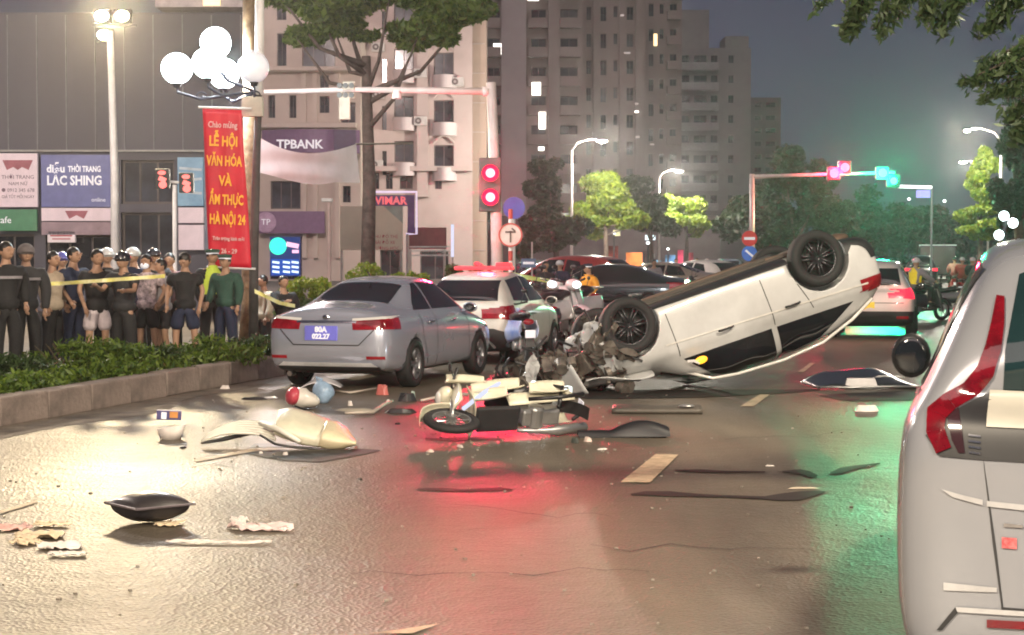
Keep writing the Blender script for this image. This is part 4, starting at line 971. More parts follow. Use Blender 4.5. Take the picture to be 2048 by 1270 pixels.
# small distant lamps down the road
dl0 = None
for (px, py, Y, lb) in [(1818, 398, 210, 'distant lamp right under the far white arm'), (1872, 455, 250, 'distant lamp low before the dark trees on the right'), (1889, 402, 190, 'distant lamp left of the column shaped tree'), (1560, 408, 170, 'distant lamp behind the dark tree near the second mast'),
                        (1607, 434, 180, 'distant lamp above the wheel of the overturned car'), (1645, 428, 215, 'dim distant lamp right of the overturned wheel'), (1228, 466, 118, 'warm lamp under the bright green tree'), (1296, 486, 118, 'white lamp between the lit shopfronts'), (1336, 498, 122, 'cold white lamp above the blue shopfront'), (1432, 545, 90, 'low lamp beyond the sill of the overturned car'),
                        (1500, 430, 260, 'far lamp beside the second signal mast'), (1720, 455, 240, 'far lamp behind the green haze')]:
    p = P(px, py, Y); r = thing('distant_lamp', lb, 'lamp', (p.x, Y, .05), group='small distant lamps')
    mb = MB(); mb.cyl((0, 0, 0), (0, 0, p.z - .05), .06, .05, 6); mb.build('pole', mat('pole_dim', (.08, .09, .1), .6), r)
    mb = MB(); rad = 3.4 * Y / FPX * rng.uniform(.7, 1.2); mb.ell((0, 0, p.z - .05), (rad, rad, rad * .8), 12, 8); mb.build('lamp_globe', glow('far_lamp', (.92, .97, 1), 3.5), r, smooth=True)
r = thing('globe_lamp_post', 'white globe lamps on a post showing just above the roof of the grey carrier', 'lamp post', (wx(2008, 58), 58, .1))
mb = MB(); mb.cyl((0, 0, 0), (0, 0, P(0, 440, 58).z), .06, .05, 8); mb.build('post', m_dkmetal, r)
for px, py in ((2008, 432), (1998, 470), (2026, 446)):
    p = P(px, py, 58); mb = MB(); mb.ell((p.x - wx(2008, 58), 0, p.z - .1), .16, 14, 10); mb.build('globe', m_globe, r, smooth=True)

# cordon tape
def tape(name, label, pts, w, m):
    r = thing(name, label, 'tape', (0, 0, 0)); vs = []; fs = []
    fine = []
    for i in range(len(pts) - 1):
        for k in range(10): fine.append(Vector(pts[i]).lerp(Vector(pts[i + 1]), k / 10))
    fine.append(Vector(pts[-1]))
    for i, p in enumerate(fine):
        tw = math.sin(i * .5) * .5; d = Vector((0, math.sin(tw), math.cos(tw))) * w / 2; vs += [p + d, p - d]
    fs = [(2 * i, 2 * i + 1, 2 * i + 3, 2 * i + 2) for i in range(len(fine) - 1)]
    mb = MB(); mb.add(vs, fs); o = mb.build('strip', m, r); so_ = o.modifiers.new('s', 'SOLIDIFY'); so_.thickness = .002
m_tape = mat('tape_yellow', (.75, .68, .10), .45, col2=(.85, .82, .55), scale=6)
tape('cordon_tape', 'yellow white cordon tape held at waist height across the crowd', [P(-40, 562, 22.5), P(60, 568, 23.1), P(120, 567, 23.2), P(205, 561, 22.9), P(275, 556, 23.0), P(330, 552, 23.2)], .05, m_tape)
tape('cordon_tape', 'bright yellow cordon tape dropping toward the silver sedan', [P(509, 582, 26), P(530, 592, 26), P(560, 606, 26.5), P(590, 612, 27)], .06, m_tape)
tape('cordon_tape', 'yellow cordon tape tied to the signal post and running right behind the taxi', [P(996, 548, 31), P(1021, 549, 31), P(1060, 556, 36), P(1110, 564, 42)], .09, mat('tape_bright', (.85, .75, .08), .45, emit=(1, .9, .1), estr=.1))
# ================================================================ vehicles
def hull_mesh(st, arches=None, arch_r=.36, levels=2, jitter=None):
    """st: stations (y, zs, zb, wb, zt, wt, [row y offsets]) rear to front; closed body"""
    v = []; f = []; NR = 7
    def ring(s):
        y, zs, zb, wb, zt, wt = s[:6]; off = s[6] if len(s) > 6 else [0] * 8
        mid = zs + .48 * (zb - zs)
        rows = [(.86 * wb, zs), (.985 * wb, zs + .09), (wb, mid), (.988 * wb, zb - .09), (.5 * (wb * .955 + max(wt, wb * .86)), zb), (wt, zt - .06), (wt * .74, zt)]
        L = [(-x, y + off[i], z) for i, (x, z) in enumerate(rows)]; Rr = [(x, y + off[i], z) for i, (x, z) in enumerate(rows)]
        return [(0, y + off[0], zs)] + L + [(0, y + off[6], zt + .022)] + Rr[::-1]      # 16 points, closed
    n = 16
    for s in st: v += ring(s)
    for k in range(len(st) - 1):
        for i in range(n):
            j = (i + 1) % n; f.append((k * n + i, k * n + j, (k + 1) * n + j, (k + 1) * n + i))
    def cap(k, sgn):
        base = k * n; cs = [base]  # bottom centre
        bul = .035 * sgn
        for i in range(2, 7):
            a = v[base + i]; v.append((0, a[1] + bul, a[2])); cs.append(len(v) - 1)
        cs.append(base + 8)
        Lr = [base + i for i in range(1, 8)]; Rr = [base + 16 - i for i in range(1, 8)]
        # cs has 7 entries matching rows 1..7
        for i in range(6):
            q1 = (Lr[i], cs[i], cs[i + 1], Lr[i + 1]); q2 = (cs[i], Rr[i], Rr[i + 1], cs[i + 1])
            if sgn > 0: q1, q2 = q1[::-1], q2[::-1]
            f.append(q1); f.append(q2)
    cap(0, -1); cap(len(st) - 1, 1)
    me = bpy.data.meshes.new('body'); me.from_pydata(v, [], f); me.update()
    bm = bmesh.new(); bm.from_mesh(me); bmesh.ops.recalc_face_normals(bm, faces=bm.faces); bm.to_mesh(me); bm.free()
    me.polygons.foreach_set('use_smooth', [True] * len(me.polygons))
    me = bake(me, [('SUBSURF', dict(levels=levels, render_levels=levels))])
    full = me
    cut = me
    if arches:
        mb = MB()
        for (y, z) in arches:
            for s in (-1, 1): mb.cyl((s * .52, y, z), (s * 1.3, y, z), arch_r, arch_r, 28)
        cm = mb.mesh('c'); cm.materials.append(m_arch); co = bpy.data.objects.new('c', cm); C.objects.link(co)
        m2 = me.copy(); m2.materials.clear(); m2.materials.append(m_paint_dummy)
        cut = bake(m2, [('BOOLEAN', dict(object=co, operation='DIFFERENCE', solver='EXACT', material_mode='TRANSFER'))])
        bpy.data.objects.remove(co)
    if jitter:
        for m_ in {full, cut}:
            for vv in m_.vertices: vv.co = jitter(vv.co)
            m_.update()
    return full, cut
m_arch = mat('wheel_arch_liner', (.008, .008, .009), .8)
m_paint_dummy = mat('paint_base', (.5, .5, .5), .3)
def patch(hull, poly, axis='x', side=1, off=.004, cond=None, thick=0.006):
    bm = bmesh.new(); bm.from_mesh(hull)
    ia, ib = {'x': (1, 2), 'y': (0, 2), 'z': (0, 1)}[axis]
    ic = {'x': 0, 'y': 1, 'z': 2}[axis]
    cx = sum(p[0] for p in poly) / len(poly); cy = sum(p[1] for p in poly) / len(poly)
    dele = [f for f in bm.faces if f.normal[ic] * side < .04 or (cond and not cond(f.calc_center_median()))]
    bmesh.ops.delete(bm, geom=dele, context='FACES')
    for i in range(len(poly)):
        a, b = poly[i], poly[(i + 1) % len(poly)]
        nx, ny = (b[1] - a[1]), -(b[0] - a[0])
        if nx * (cx - a[0]) + ny * (cy - a[1]) > 0: nx, ny = -nx, -ny
        pc = [0, 0, 0]; pc[ia], pc[ib] = a; pn = [0, 0, 0]; pn[ia], pn[ib] = nx, ny
        if abs(nx) + abs(ny) < 1e-9: continue
        bmesh.ops.bisect_plane(bm, geom=bm.verts[:] + bm.edges[:] + bm.faces[:], plane_co=pc, plane_no=pn, clear_outer=True)
    bm.normal_update()
    for v_ in bm.verts: v_.co += v_.normal * off
    me = bpy.data.meshes.new('patch'); bm.to_mesh(me); bm.free()
    return me
def panel(name, hull, poly, m, parent, axis='x', side=1, off=.004, cond=None):
    me = patch(hull, poly, axis, side, off, cond)
    if len(me.polygons) == 0: print('EMPTY PANEL', name, poly, axis, side); return None
    return link(name, me, m, parent, smooth=True)
def strip_poly(a, b, w):
    d = Vector((b[0] - a[0], b[1] - a[1])).normalized(); n = Vector((-d.y, d.x)) * w / 2
    return [(a[0] + n.x, a[1] + n.y), (b[0] + n.x, b[1] + n.y), (b[0] - n.x, b[1] - n.y), (a[0] - n.x, a[1] - n.y)]

m_tyre = mat('tyre_rubber', (.014, .014, .015), .75, var=.2, bump=.3, bscale=30)
m_rim = mat('alloy_rim', (.42, .42, .44), .3, metal=.85)
m_rimd = mat('dark_rim', (.05, .05, .055), .35, metal=.6)
m_cglass = mat('car_glass', (.012, .014, .018), .06, spec=.9, var=.3, scale=1)
m_chrome = mat('chrome', (.7, .7, .72), .15, metal=1)
m_plastic = mat('black_trim', (.02, .02, .022), .5)
m_lampred = mat('tail_lamp_red', (.22, .006, .012), .15, var=.25, scale=9, emit=(1, .01, .04), estr=.05, coat=1)
m_lampclear = mat('lamp_clear', (.7, .68, .66), .15, var=.05, coat=1)
WH = {}
def wheel(parent, x, y, r, w=.2, rim=None, spokes=5, side=1):
    rim = rim or m_rim; key = (round(r, 3), w, rim.name, spokes)
    if key not in WH:
        t = MB(); t.lathe([(r * .66, -w / 2), (r * .93, -w / 2), (r * .99, -w * .36), (r, -w * .2), (r, w * .2), (r * .99, w * .36), (r * .93, w / 2), (r * .66, w / 2)], (0, 0, 0), 'X', 36)
        tm = t.mesh('tyre'); tm.materials.append(m_tyre)
        g = MB(); g.lathe([(r * .60, w * .30), (r * .68, w * .47), (r * .68, -w * .45), (r * .60, -w * .45)], (0, 0, 0), 'X', 32)
        g.lathe([(0, w * .1), (r * .14, w * .1), (r * .14, w * .38), (0, w * .4)], (0, 0, 0), 'X', 16)
        for i in range(spokes):
            for d in (-.09, .09):
                a = 2 * math.pi * i / spokes; c0 = (w * .33, r * .1 * math.cos(a + d * 4), r * .1 * math.sin(a + d * 4)); c1 = (w * .36, r * .63 * math.cos(a + d * 1.3), r * .63 * math.sin(a + d * 1.3))
                g.tube([c0, c1], [r * .055, r * .04], 6)
        gm = g.mesh('rim'); gm.materials.append(rim)
        b = MB(); b.lathe([(0, -w * .1), (r * .64, -w * .1), (r * .64, 0), (0, 0)], (0, 0, 0), 'X', 24); b.lathe([(r * .12, .0), (r * .42, .0), (r * .42, w * .14), (r * .12, w * .14)], (0, 0, 0), 'X', 24)
        bmh = b.mesh('brake_disc'); bmh.materials.append(mat('brake_dark', (.04, .04, .04), .5, metal=.5))
        for m_ in (tm, gm, bmh): m_.polygons.foreach_set('use_smooth', [True] * len(m_.polygons))
        WH[key] = (tm, gm, bmh)
    tm, gm, bm_ = WH[key]
    o = bpy.data.objects.new('wheel', tm); C.objects.link(o); o.parent = parent; o.location = (x, y, r); o.rotation_euler = (rng.uniform(0, 1), 0, 0) if side > 0 else (rng.uniform(0, 1), 0, math.pi)
    for n_, m_ in (('rim', gm), ('brake_disc', bm_)):
        c = bpy.data.objects.new(n_, m_); C.objects.link(c); c.parent = o
    return o
def mirror(parent, x, y, z, m, s=1, size=1.0, tall=1.0):
    mb = MB(); mb.ell((x + s * .10 * size / tall, y, z), (.11 * size / tall, .07 * size, .075 * size * tall), 14, 10, fn=lambda q: Vector((q.x, q.y if q.y > 0 else q.y * .35, q.z)))
    mb.tube([(x - s * .03, y + .02, z - .05), (x + s * .06, y, z - .03)], .025, 8)
    o = mb.build('wing_mirror', m, parent, smooth=True)
    mb = MB(); mb.ell((x + s * .10 * size / tall, y - .026 * size, z), (.09 * size / tall, .008, .06 * size * tall), 14, 8); mb.build('mirror_glass', m_cglass, o, smooth=True)
    return o

SEDAN = [(-2.30, .30, .93, .80, 1.00, .60, [.10, .02, 0, .02, .05, .08, .10]), (-2.18, .24, .98, .862, 1.07, .66), (-1.85, .20, 1.00, .885, 1.10, .66), (-1.50, .19, 1.00, .89, 1.14, .66), (-1.15, .18, 1.00, .89, 1.27, .63),
         (-.75, .18, .995, .89, 1.43, .57), (-.2, .18, .98, .89, 1.48, .58), (.35, .18, .965, .89, 1.45, .57), (.80, .18, .95, .89, 1.26, .62), (1.15, .19, .93, .89, 1.05, .66), (1.7, .2, .86, .875, .97, .64), (2.1, .22, .76, .83, .87, .60), (2.30, .30, .62, .70, .70, .5, [-.1, 0, 0, 0, -.02, -.04, -.06])]
HATCH = [(-1.88, .34, .95, .74, 1.02, .62, [.08, .0, 0, .03, .06, .10, .12]), (-1.80, .24, .98, .82, 1.10, .64), (-1.62, .2, 1.0, .85, 1.30, .62), (-1.40, .19, 1.0, .858, 1.47, .58), (-.9, .18, .99, .862, 1.53, .59), (-.2, .18, .98, .862, 1.54, .59), (.3, .18, .96, .862, 1.50, .58),
         (.75, .18, .95, .86, 1.28, .62), (1.05, .19, .94, .86, 1.08, .65), (1.5, .2, .88, .84, 1.0, .62), (1.75, .22, .8, .80, .90, .58), (1.88, .3, .65, .68, .72, .5, [-.1, 0, 0, 0, -.02, -.04, -.06])]
SUV = [(-2.30, .42, 1.02, .80, 1.10, .64, [.06, .0, 0, .03, .06, .12, .16]), (-2.20, .32, 1.06, .89, 1.22, .68), (-2.02, .27, 1.07, .925, 1.45, .66), (-1.80, .26, 1.07, .93, 1.62, .62), (-1.2, .25, 1.06, .935, 1.69, .62), (-.4, .25, 1.05, .935, 1.71, .63), (.25, .25, 1.04, .935, 1.67, .62),
       (.75, .25, 1.03, .93, 1.45, .66), (1.12, .26, 1.02, .925, 1.20, .70), (1.6, .27, .96, .91, 1.10, .68), (2.05, .3, .88, .87, 1.00, .64), (2.30, .4, .74, .74, .84, .54, [-.1, 0, 0, 0, -.02, -.04, -.06])]
HULLS = {}
def get_hull(key, st, arches, ar, **k):
    if key not in HULLS: HULLS[key] = hull_mesh(st, arches, ar, **k)
    return HULLS[key]
def make_body(cut, m, parent, name='body'):
    me = cut.copy(); me.materials.clear(); me.materials.append(m); me.materials.append(m_arch)
    o = bpy.data.objects.new(name, me); C.objects.link(o); o.parent = parent
    return o
def side_glass(h, r, polys, m=None):
    for s in (1, -1):
        for p in polys: panel('side_window', h, p, m or m_cglass, r, 'x', s, .004)

# --- silver blue sedan
m_silver = mat('silver_blue_paint', (.55, .58, .68), .22, metal=.6, var=.03, coat=.7, scale=2)
sed = thing('parked_sedan', 'silver blue sedan seen from behind with a blue number plate', 'car', (0, 0, 0))
h, cut = get_hull('sedan', SEDAN, [(-1.32, .32), (1.38, .32)], .355)
make_body(cut, m_silver, sed)
for y in (-1.32, 1.38):
    for s in (1, -1): wheel(sed, s * .80, y, .32, .2, m_rim, 5, s)
side_glass(h, sed, [[(-1.18, 1.03), (-1.02, 1.13), (-.76, 1.35), (-.50, 1.395), (-.48, 1.03)], [(-.42, 1.03), (-.44, 1.395), (.30, 1.375), (.62, 1.23), (.98, 1.03)]])
panel('rear_window', h, [(-.56, -1.52), (.56, -1.52), (.50, -.84), (-.50, -.84)], m_cglass, sed, 'z', 1, .004)
panel('windscreen', h, [(-.56, 1.1), (.56, 1.1), (.50, .48), (-.50, .48)], m_cglass, sed, 'z', 1, .004)
rear = lambda c: c.y < -1.6
for s in (1, -1):
    panel('tail_lamp', h, [(s * .90, .80), (s * .90, .955), (s * .42, .915), (s * .50, .84)], m_lampred, sed, 'y', -1, .008, rear)
    panel('tail_lamp', h, [(-2.30, .80), (-2.30, .93), (-2.02, .965), (-2.05, .83)], m_lampred, sed, 'x', s, .008)
    panel('lamp_trim', h, strip_poly((s * .36, .925), (s * .82, .955), .03), m_lampclear, sed, 'y', -1, .013, rear)
    panel('reflector', h, [(s * .80, .42), (s * .80, .46), (s * .56, .46), (s * .56, .42)], m_lampred, sed, 'y', -1, .008, rear)
panel('boot_seam', h, strip_poly((-.46, .60), (.46, .60), .014), m_plastic, sed, 'y', -1, .004, rear)
for s in (1, -1):
    panel('boot_seam', h, strip_poly((s * .46, .60), (s * .66, .80), .014), m_plastic, sed, 'y', -1, .004, rear)
    panel('door_seam', h, strip_poly((-.45, .26), (-.46, 1.0), .012), m_plastic, sed, 'x', s, .003)
    panel('door_seam', h, strip_poly((.92, .30), (.88, .98), .012), m_plastic, sed, 'x', s, .003)
    panel('door_seam', h, strip_poly((-1.0, .66), (-1.06, 1.0), .012), m_plastic, sed, 'x', s, .003)
    panel('door_seam', h, strip_poly((-.78, .28), (-1.0, .66), .012), m_plastic, sed, 'x', s, .003)
    panel('sill', h, [(-.92, .17), (-.92, .24), (1.0, .24), (1.0, .17)], m_plastic, sed, 'x', s, .004)
    for y in (-.75, .15): mb = MB(); mb.tube([(s * .895, y - .09, .86), (s * .925, y - .05, .865), (s * .925, y + .05, .865), (s * .895, y + .09, .86)], .013, 6); mb.build('door_handle', m_chrome, sed, smooth=True)
    mirror(sed, s * .86, .72, 1.02, m_silver, s)
panel('bumper_lip', h, [(-.62, .38), (.62, .38), (.70, .33), (-.70, .33)], mat('pale_lip', (.72, .72, .74), .3, metal=.2), sed, 'y', -1, .02, rear)
panel('bumper_underside', h, [(-.72, .32), (.72, .32), (.72, .2), (-.72, .2)], m_plastic, sed, 'y', -1, .006, rear)
panel('chrome_bar', h, strip_poly((-.42, .90), (.42, .90), .028), m_chrome, sed, 'y', -1, .014, rear)
mb = MB(); mb.box((-.06, -2.315, .755), (.46, .02, .19)); pl_ = mb.build('number_plate', mat('plate_blue_white', (.16, .16, .62), .4, emit=(.3, .3, 1), estr=.05), sed, bevel=.006)
text_obj('plate_text', '80A', .10, m_txtw, pl_, (-.06, -2.33, .80), bold=.004); text_obj('plate_text', '022.27', .09, m_txtw, pl_, (-.06, -2.33, .71), bold=.004)
mb = MB(); mb.ell((0, -2.30, .965), (.05, .012, .03), 14, 8); mb.build('badge', m_chrome, sed)
mb = MB(); mb.tube([(.0, -.75, 1.485), (.0, -.84, 1.54)], .012, 6); mb.build('aerial', m_plastic, sed)
mb = MB(); mb.cyl((-.5, -2.2, .22), (-.5, -2.34, .22), .035, .035, 12); mb.build('exhaust', m_chrome, sed)
# rear right wheel contact at pixel (818, 773)
def place(root, local, world, ang, scale=1.0):
    """turn root by ang about z and put its local point at world"""
    M = Matrix.Rotation(ang, 3, 'Z'); w_ = M @ (Vector(local) * scale); root.location = (world.x - w_.x, world.y - w_.y, world.z - w_.z); root.rotation_euler = (0, 0, ang); root.scale = (scale,) * 3
place(sed, (.80, -1.32, 0), G(820, 774), R(-17.5), .97)

# --- white taxi hatchback
m_white = mat('white_paint', (.66, .63, .58), .3, var=.04, coat=.7)
tx = thing('parked_hatchback', 'white hatchback with a red light bar and yellow plate ahead of the silver sedan', 'car', (0, 0, 0))
h, cut = get_hull('hatch', HATCH, [(-1.22, .31), (1.22, .31)], .345)
make_body(cut, m_white, tx)
for y in (-1.22, 1.22):
    for s in (1, -1): wheel(tx, s * .77, y, .31, .19, m_rim, 5, s)
rear = lambda c: c.y < -1.25
for p in ([(-.60, 1.06), (-.54, 1.40), (.54, 1.40), (.60, 1.06)],): panel('rear_window', h, p, m_cglass, tx, 'y', -1, .004, rear)
side_glass(h, tx, [[(-1.32, 1.06), (-1.22, 1.40), (-.40, 1.46), (-.38, 1.03)], [(-.32, 1.03), (-.34, 1.46), (.22, 1.44), (.55, 1.27), (.92, 1.03)]])
panel('windscreen', h, [(-.56, 1.0), (.56, 1.0), (.50, .40), (-.50, .40)], m_cglass, tx, 'z', 1, .004)
panel('lower_bumper', h, [(-.84, .18), (-.84, .52), (-.55, .60), (.55, .60), (.84, .52), (.84, .18)], m_plastic, tx, 'y', -1, .008, rear)
for s in (1, -1):
    panel('tail_lamp', h, [(s * .86, .74), (s * .86, 1.0), (s * .60, .94), (s * .66, .76)], m_lampred, tx, 'y', -1, .01, rear)
    panel('tail_lamp', h, [(-1.90, .76), (-1.90, .98), (-1.62, .96), (-1.70, .78)], m_lampred, tx, 'x', s, .01)
    panel('door_seam', h, strip_poly((-.36, .26), (-.36, 1.0), .012), m_plastic, tx, 'x', s, .003)
    panel('door_seam', h, strip_poly((.82, .30), (.80, 1.0), .012), m_plastic, tx, 'x', s, .003)
    panel('wheel_trim', h, [(-1.0, .18), (-1.0, .27), (.9, .27), (.9, .18)], m_plastic, tx, 'x', s, .006)
    mirror(tx, s * .84, .62, 1.02, m_white, s)
panel('skid_trim', h, strip_poly((-.46, .40), (.46, .40), .045), m_chrome, tx, 'y', -1, .02, rear)
for s in (1, -1): panel('skid_trim', h, strip_poly((s * .46, .40), (s * .56, .28), .045), m_chrome, tx, 'y', -1, .02, rear)
mb = MB(); mb.box((0, -1.895, .82), (.36, .02, .19)); pl_ = mb.build('number_plate', mat('plate_yellow', (.75, .60, .04), .4, emit=(1, .8, .1), estr=.12), tx, bevel=.005)
text_obj('plate_text', '30E', .09, m_black, pl_, (0, -1.91, .865)); text_obj('plate_text', '724.15', .08, m_black, pl_, (0, -1.91, .775))
m_barred = mat('light_bar_red', (.65, .04, .05), .3, emit=(1, .06, .08), estr=.75)
mb = MB(); mb.box((0, -.5, 1.60), (1.05, .24, .07)); mb.build('light_bar', m_barred, tx, bevel=.03)
mb = MB(); mb.box((.36, -.5, 1.66), (.26, .2, .08)); mb.box((-.10, -.5, 1.66), (.14, .2, .06), rot=(0, .5, 0)); mb.build('beacon', m_barred, tx, bevel=.02)
place(tx, (.80, -1.86, 0), Vector((wx(1016, 28.2), 28.2, 0)), R(-15), .94)

# --- flipped car, resting on its roof and nose
m_dirtw = mat('dirty_white_paint', (.55, .555, .55), .30, var=.08, scale=1.4, coat=.6, dirt=.25)
fc = thing('overturned_car', 'white car overturned on its roof with a smashed nose, wheels in the air', 'car', (0, 0, 0))
from mathutils import noise as mnoise
FL = [(-2.32, .40, .98, .80, 1.06, .62, [.06, .0, 0, .03, .06, .12, .14]), (-2.20, .29, 1.03, .89, 1.16, .66), (-1.95, .24, 1.04, .915, 1.28, .66), (-1.6, .23, 1.04, .92, 1.45, .62), (-1.1, .22, 1.03, .925, 1.57, .58), (-.4, .22, 1.01, .925, 1.60, .60), (.25, .22, 1.0, .925, 1.56, .60),
      (.75, .22, .99, .925, 1.34, .66), (1.12, .23, .98, .92, 1.12, .68), (1.6, .24, .93, .90, 1.04, .66), (2.0, .28, .86, .86, .97, .62), (2.26, .38, .72, .74, .82, .52, [-.1, 0, 0, 0, -.02, -.04, -.06])]
def crush(c):
    k = max(0.0, min(1.0, (c.y - 1.45) / .8)); n_ = mnoise.noise_vector(c * 3.1); n2 = mnoise.noise_vector(c * 9.0)
    r_ = c + n_ * .34 * k + n2 * .10 * k; r_.y -= .38 * k * k
    d = max(0.0, 1 - (Vector((abs(c.x) - .9, (c.y - .2) * .5, c.z - .6))).length / .5); r_ = r_ + Vector((-.05 * d * (1 if c.x > 0 else -1), 0, 0))
    # roof pressed in at the front edge
    t_ = max(0.0, min(1.0, (c.z - 1.25) / .35)); r_.z -= .10 * t_ + .05 * t_ * mnoise.noise(c * 2.5); r_.x += .06 * t_ * n_.x
    return r_
h, cut = hull_mesh(FL, [(-1.42, .38), (1.42, .38)], .455, levels=3, jitter=crush)
make_body(cut, m_dirtw, fc)
m_under = mat('underbody', (.03, .026, .022), .7, var=.4, scale=2.5, bump=.4, bscale=10, col2=(.075, .062, .05))
side_glass(h, fc, [[(-1.75, 1.10), (-1.22, 1.42), (-.62, 1.50), (-.58, 1.07)], [(-.50, 1.07), (-.54, 1.50), (.14, 1.48), (.44, 1.36), (.80, 1.05)]])
panel('windscreen', h, [(-.60, 1.1), (.60, 1.1), (.52, .42), (-.52, .42)], m_cglass, fc, 'z', 1, .004)
panel('rear_window', h, [(-.56, 1.14), (-.48, 1.42), (.48, 1.42), (.56, 1.14)], m_cglass, fc, 'y', -1, .004, lambda c: c.y < -1.3)
for s in (1, -1):
    panel('sill', h, [(-1.0, .18), (-1.0, .33), (1.0, .30), (1.0, .18)], m_plastic, fc, 'x', s, .01)
    panel('crease_strip', h, strip_poly((-2.0, .93), (1.0, .80), .02), mat('crease_white', (.66, .64, .6), .25, coat=.6), fc, 'x', s, .014)
    panel('door_seam', h, strip_poly((-.54, .40), (-.56, 1.04), .012), m_plastic, fc, 'x', s, .003)
    panel('door_seam', h, strip_poly((.86, .40), (.84, 1.0), .012), m_plastic, fc, 'x', s, .003)
    panel('door_seam', h, strip_poly((-1.02, .62), (-1.15, 1.0), .012), m_plastic, fc, 'x', s, .003)
    panel('tail_lamp', h, [(-2.36, .84), (-2.36, 1.02), (-1.98, 1.04), (-2.10, .88)], m_lampred, fc, 'x', s, .01)
    panel('tail_lamp', h, [(s * .9, .86), (s * .9, 1.02), (s * .5, 1.0), (s * .55, .88)], m_lampred, fc, 'y', -1, .01, lambda c: c.y < -1.6)
    panel('wheel_arch_trim', h, [(-2.0, .2), (-2.0, .32), (-1.82, .5), (-1.85, .2)], m_plastic, fc, 'x', s, .012)
    mb = MB(); mb.tube([(s * .93, -.75, .86), (s * .965, -.8, .865), (s * .965, -.92, .865), (s * .93, -.97, .86)], .014, 6); mb.build('door_handle', m_plastic, fc, smooth=True)
    mb = MB(); mb.tube([(s * .93, .25, .86), (s * .965, .2, .865), (s * .965, .08, .865), (s * .93, .03, .86)], .014, 6); mb.build('door_handle', m_plastic, fc, smooth=True)
panel('lower_bumper', h, [(-.88, .2), (-.88, .62), (.88, .62), (.88, .2)], m_plastic, fc, 'y', -1, .01, lambda c: c.y < -1.9)
panel('rear_reflector', h, [(-.8, .44), (-.8, .50), (-.5, .50), (-.5, .44)], m_lampred, fc, 'y', -1, .02, lambda c: c.y < -1.9)
panel('rear_reflector', h, [(.8, .44), (.8, .50), (.5, .50), (.5, .44)], m_lampred, fc, 'y', -1, .02, lambda c: c.y < -1.9)
for y in (-1.42, 1.42):
    for s in (1, -1): wheel(fc, s * .84, y + (.0 if y < 0 else -.03), .385, .24, m_rimd, 7, s)
# underbody: tray, exhaust, axle, silencer, fuel tank, engine tray
mb = MB(); mb.box((0, -.1, .205), (1.15, 2.3, .05)); mb.build('floor_pan', m_under, fc, bevel=.02)
mb = MB(); mb.tube([(.1, 1.0, .15), (.12, .2, .14), (.2, -.7, .15), (.45, -1.1, .2), (.5, -1.9, .22)], .035, 8); mb.build('exhaust_pipe', mat('rusty_pipe', (.16, .11, .08), .6, metal=.5), fc, smooth=True)
mb = MB(); mb.ell((.42, -1.85, .24), (.16, .3, .1), 16, 10); mb.build('silencer', mat('rusty_pipe', (.16, .11, .08)), fc, smooth=True)
mb = MB(); mb.box((-.2, -.85, .17), (.85, .5, .12)); mb.build('fuel_tank', m_plastic, fc, bevel=.05)
mb = MB(); mb.tube([(-.75, -1.42, .3), (-.4, -1.42, .2), (.4, -1.42, .2), (.75, -1.42, .3)], .05, 10); mb.build('rear_axle', m_under, fc, smooth=True)
mb = MB(); mb.tube([(-.75, 1.38, .33), (-.35, 1.3, .22), (.35, 1.3, .22), (.75, 1.38, .33)], .045, 10); mb.build('front_axle', m_under, fc, smooth=True)
for sx in (-.35, .35):
    mb = MB(); mb.box((sx, .1, .17), (.10, 2.0, .06)); mb.build('chassis_rail', m_under, fc, bevel=.01)
# torn engine bay: crumpled sheets, hoses and blocks
m_eng = mat('engine_metal', (.06, .055, .05), .5, metal=.4, var=.5, scale=6, col2=(.22, .19, .16))
for i in range(150):
    y = 1.55 + 1.5 * rng.random() ** 1.3; x = rng.uniform(-.9, .95); z = 1.10 - .33 * (y - 1.9) - rng.uniform(.03, max(.1, .95 * (1 - (y - 1.5) / 1.65))); s_ = rng.uniform(.05, .18)
    mb = MB(); a = Euler((rng.uniform(0, 3), rng.uniform(0, 3), rng.uniform(0, 3))).to_matrix()
    k = i % 4 if i % 8 else 0
    if k == 0 and i % 8: k = 1
    if k == 0: mb.box((x, y, z), (s_ * 1.6, s_ * 1.2, s_ * .7), rot=a); nm = 'engine_block'; mm = m_eng
    elif k == 1:
        q0 = Vector((x, y, z)); mb.grid(lambda u, v: tuple(q0 + a @ Vector(((u - .5) * s_ * 3.2 * (1 - .5 * v * math.sin(5 * u)), (v - .5) * s_ * 2.0, .10 * mnoise.noise(Vector((u * 3 + i, v * 3, 0))) + .05 * math.sin(13 * v + 6 * u)))), 9, 7); nm = 'crumpled_sheet'; mm = rng.choice([m_under, m_plastic, mat('torn_metal', (.15, .13, .11), .5, metal=.3), mat('torn_metal', (.15, .13, .11)), m_dirtw if i % 3 == 0 else m_under])
    elif k == 2:
        q0 = Vector((x, y, z)); mb.tube([q0, q0 + a @ Vector((.12, .1, .05)), q0 + a @ Vector((.3, .05, .12)), q0 + a @ Vector((.42, -.1, .0))], .018, 6); nm = 'hose'; mm = m_plastic
    else: mb.cyl((x, y, z), Vector((x, y, z)) + a @ Vector((0, 0, s_)), s_ * .55, s_ * .5, 14); nm = 'engine_part'; mm = m_eng
    mb.build(nm, mm, fc, bevel=.006 if k in (0, 3) else 0)
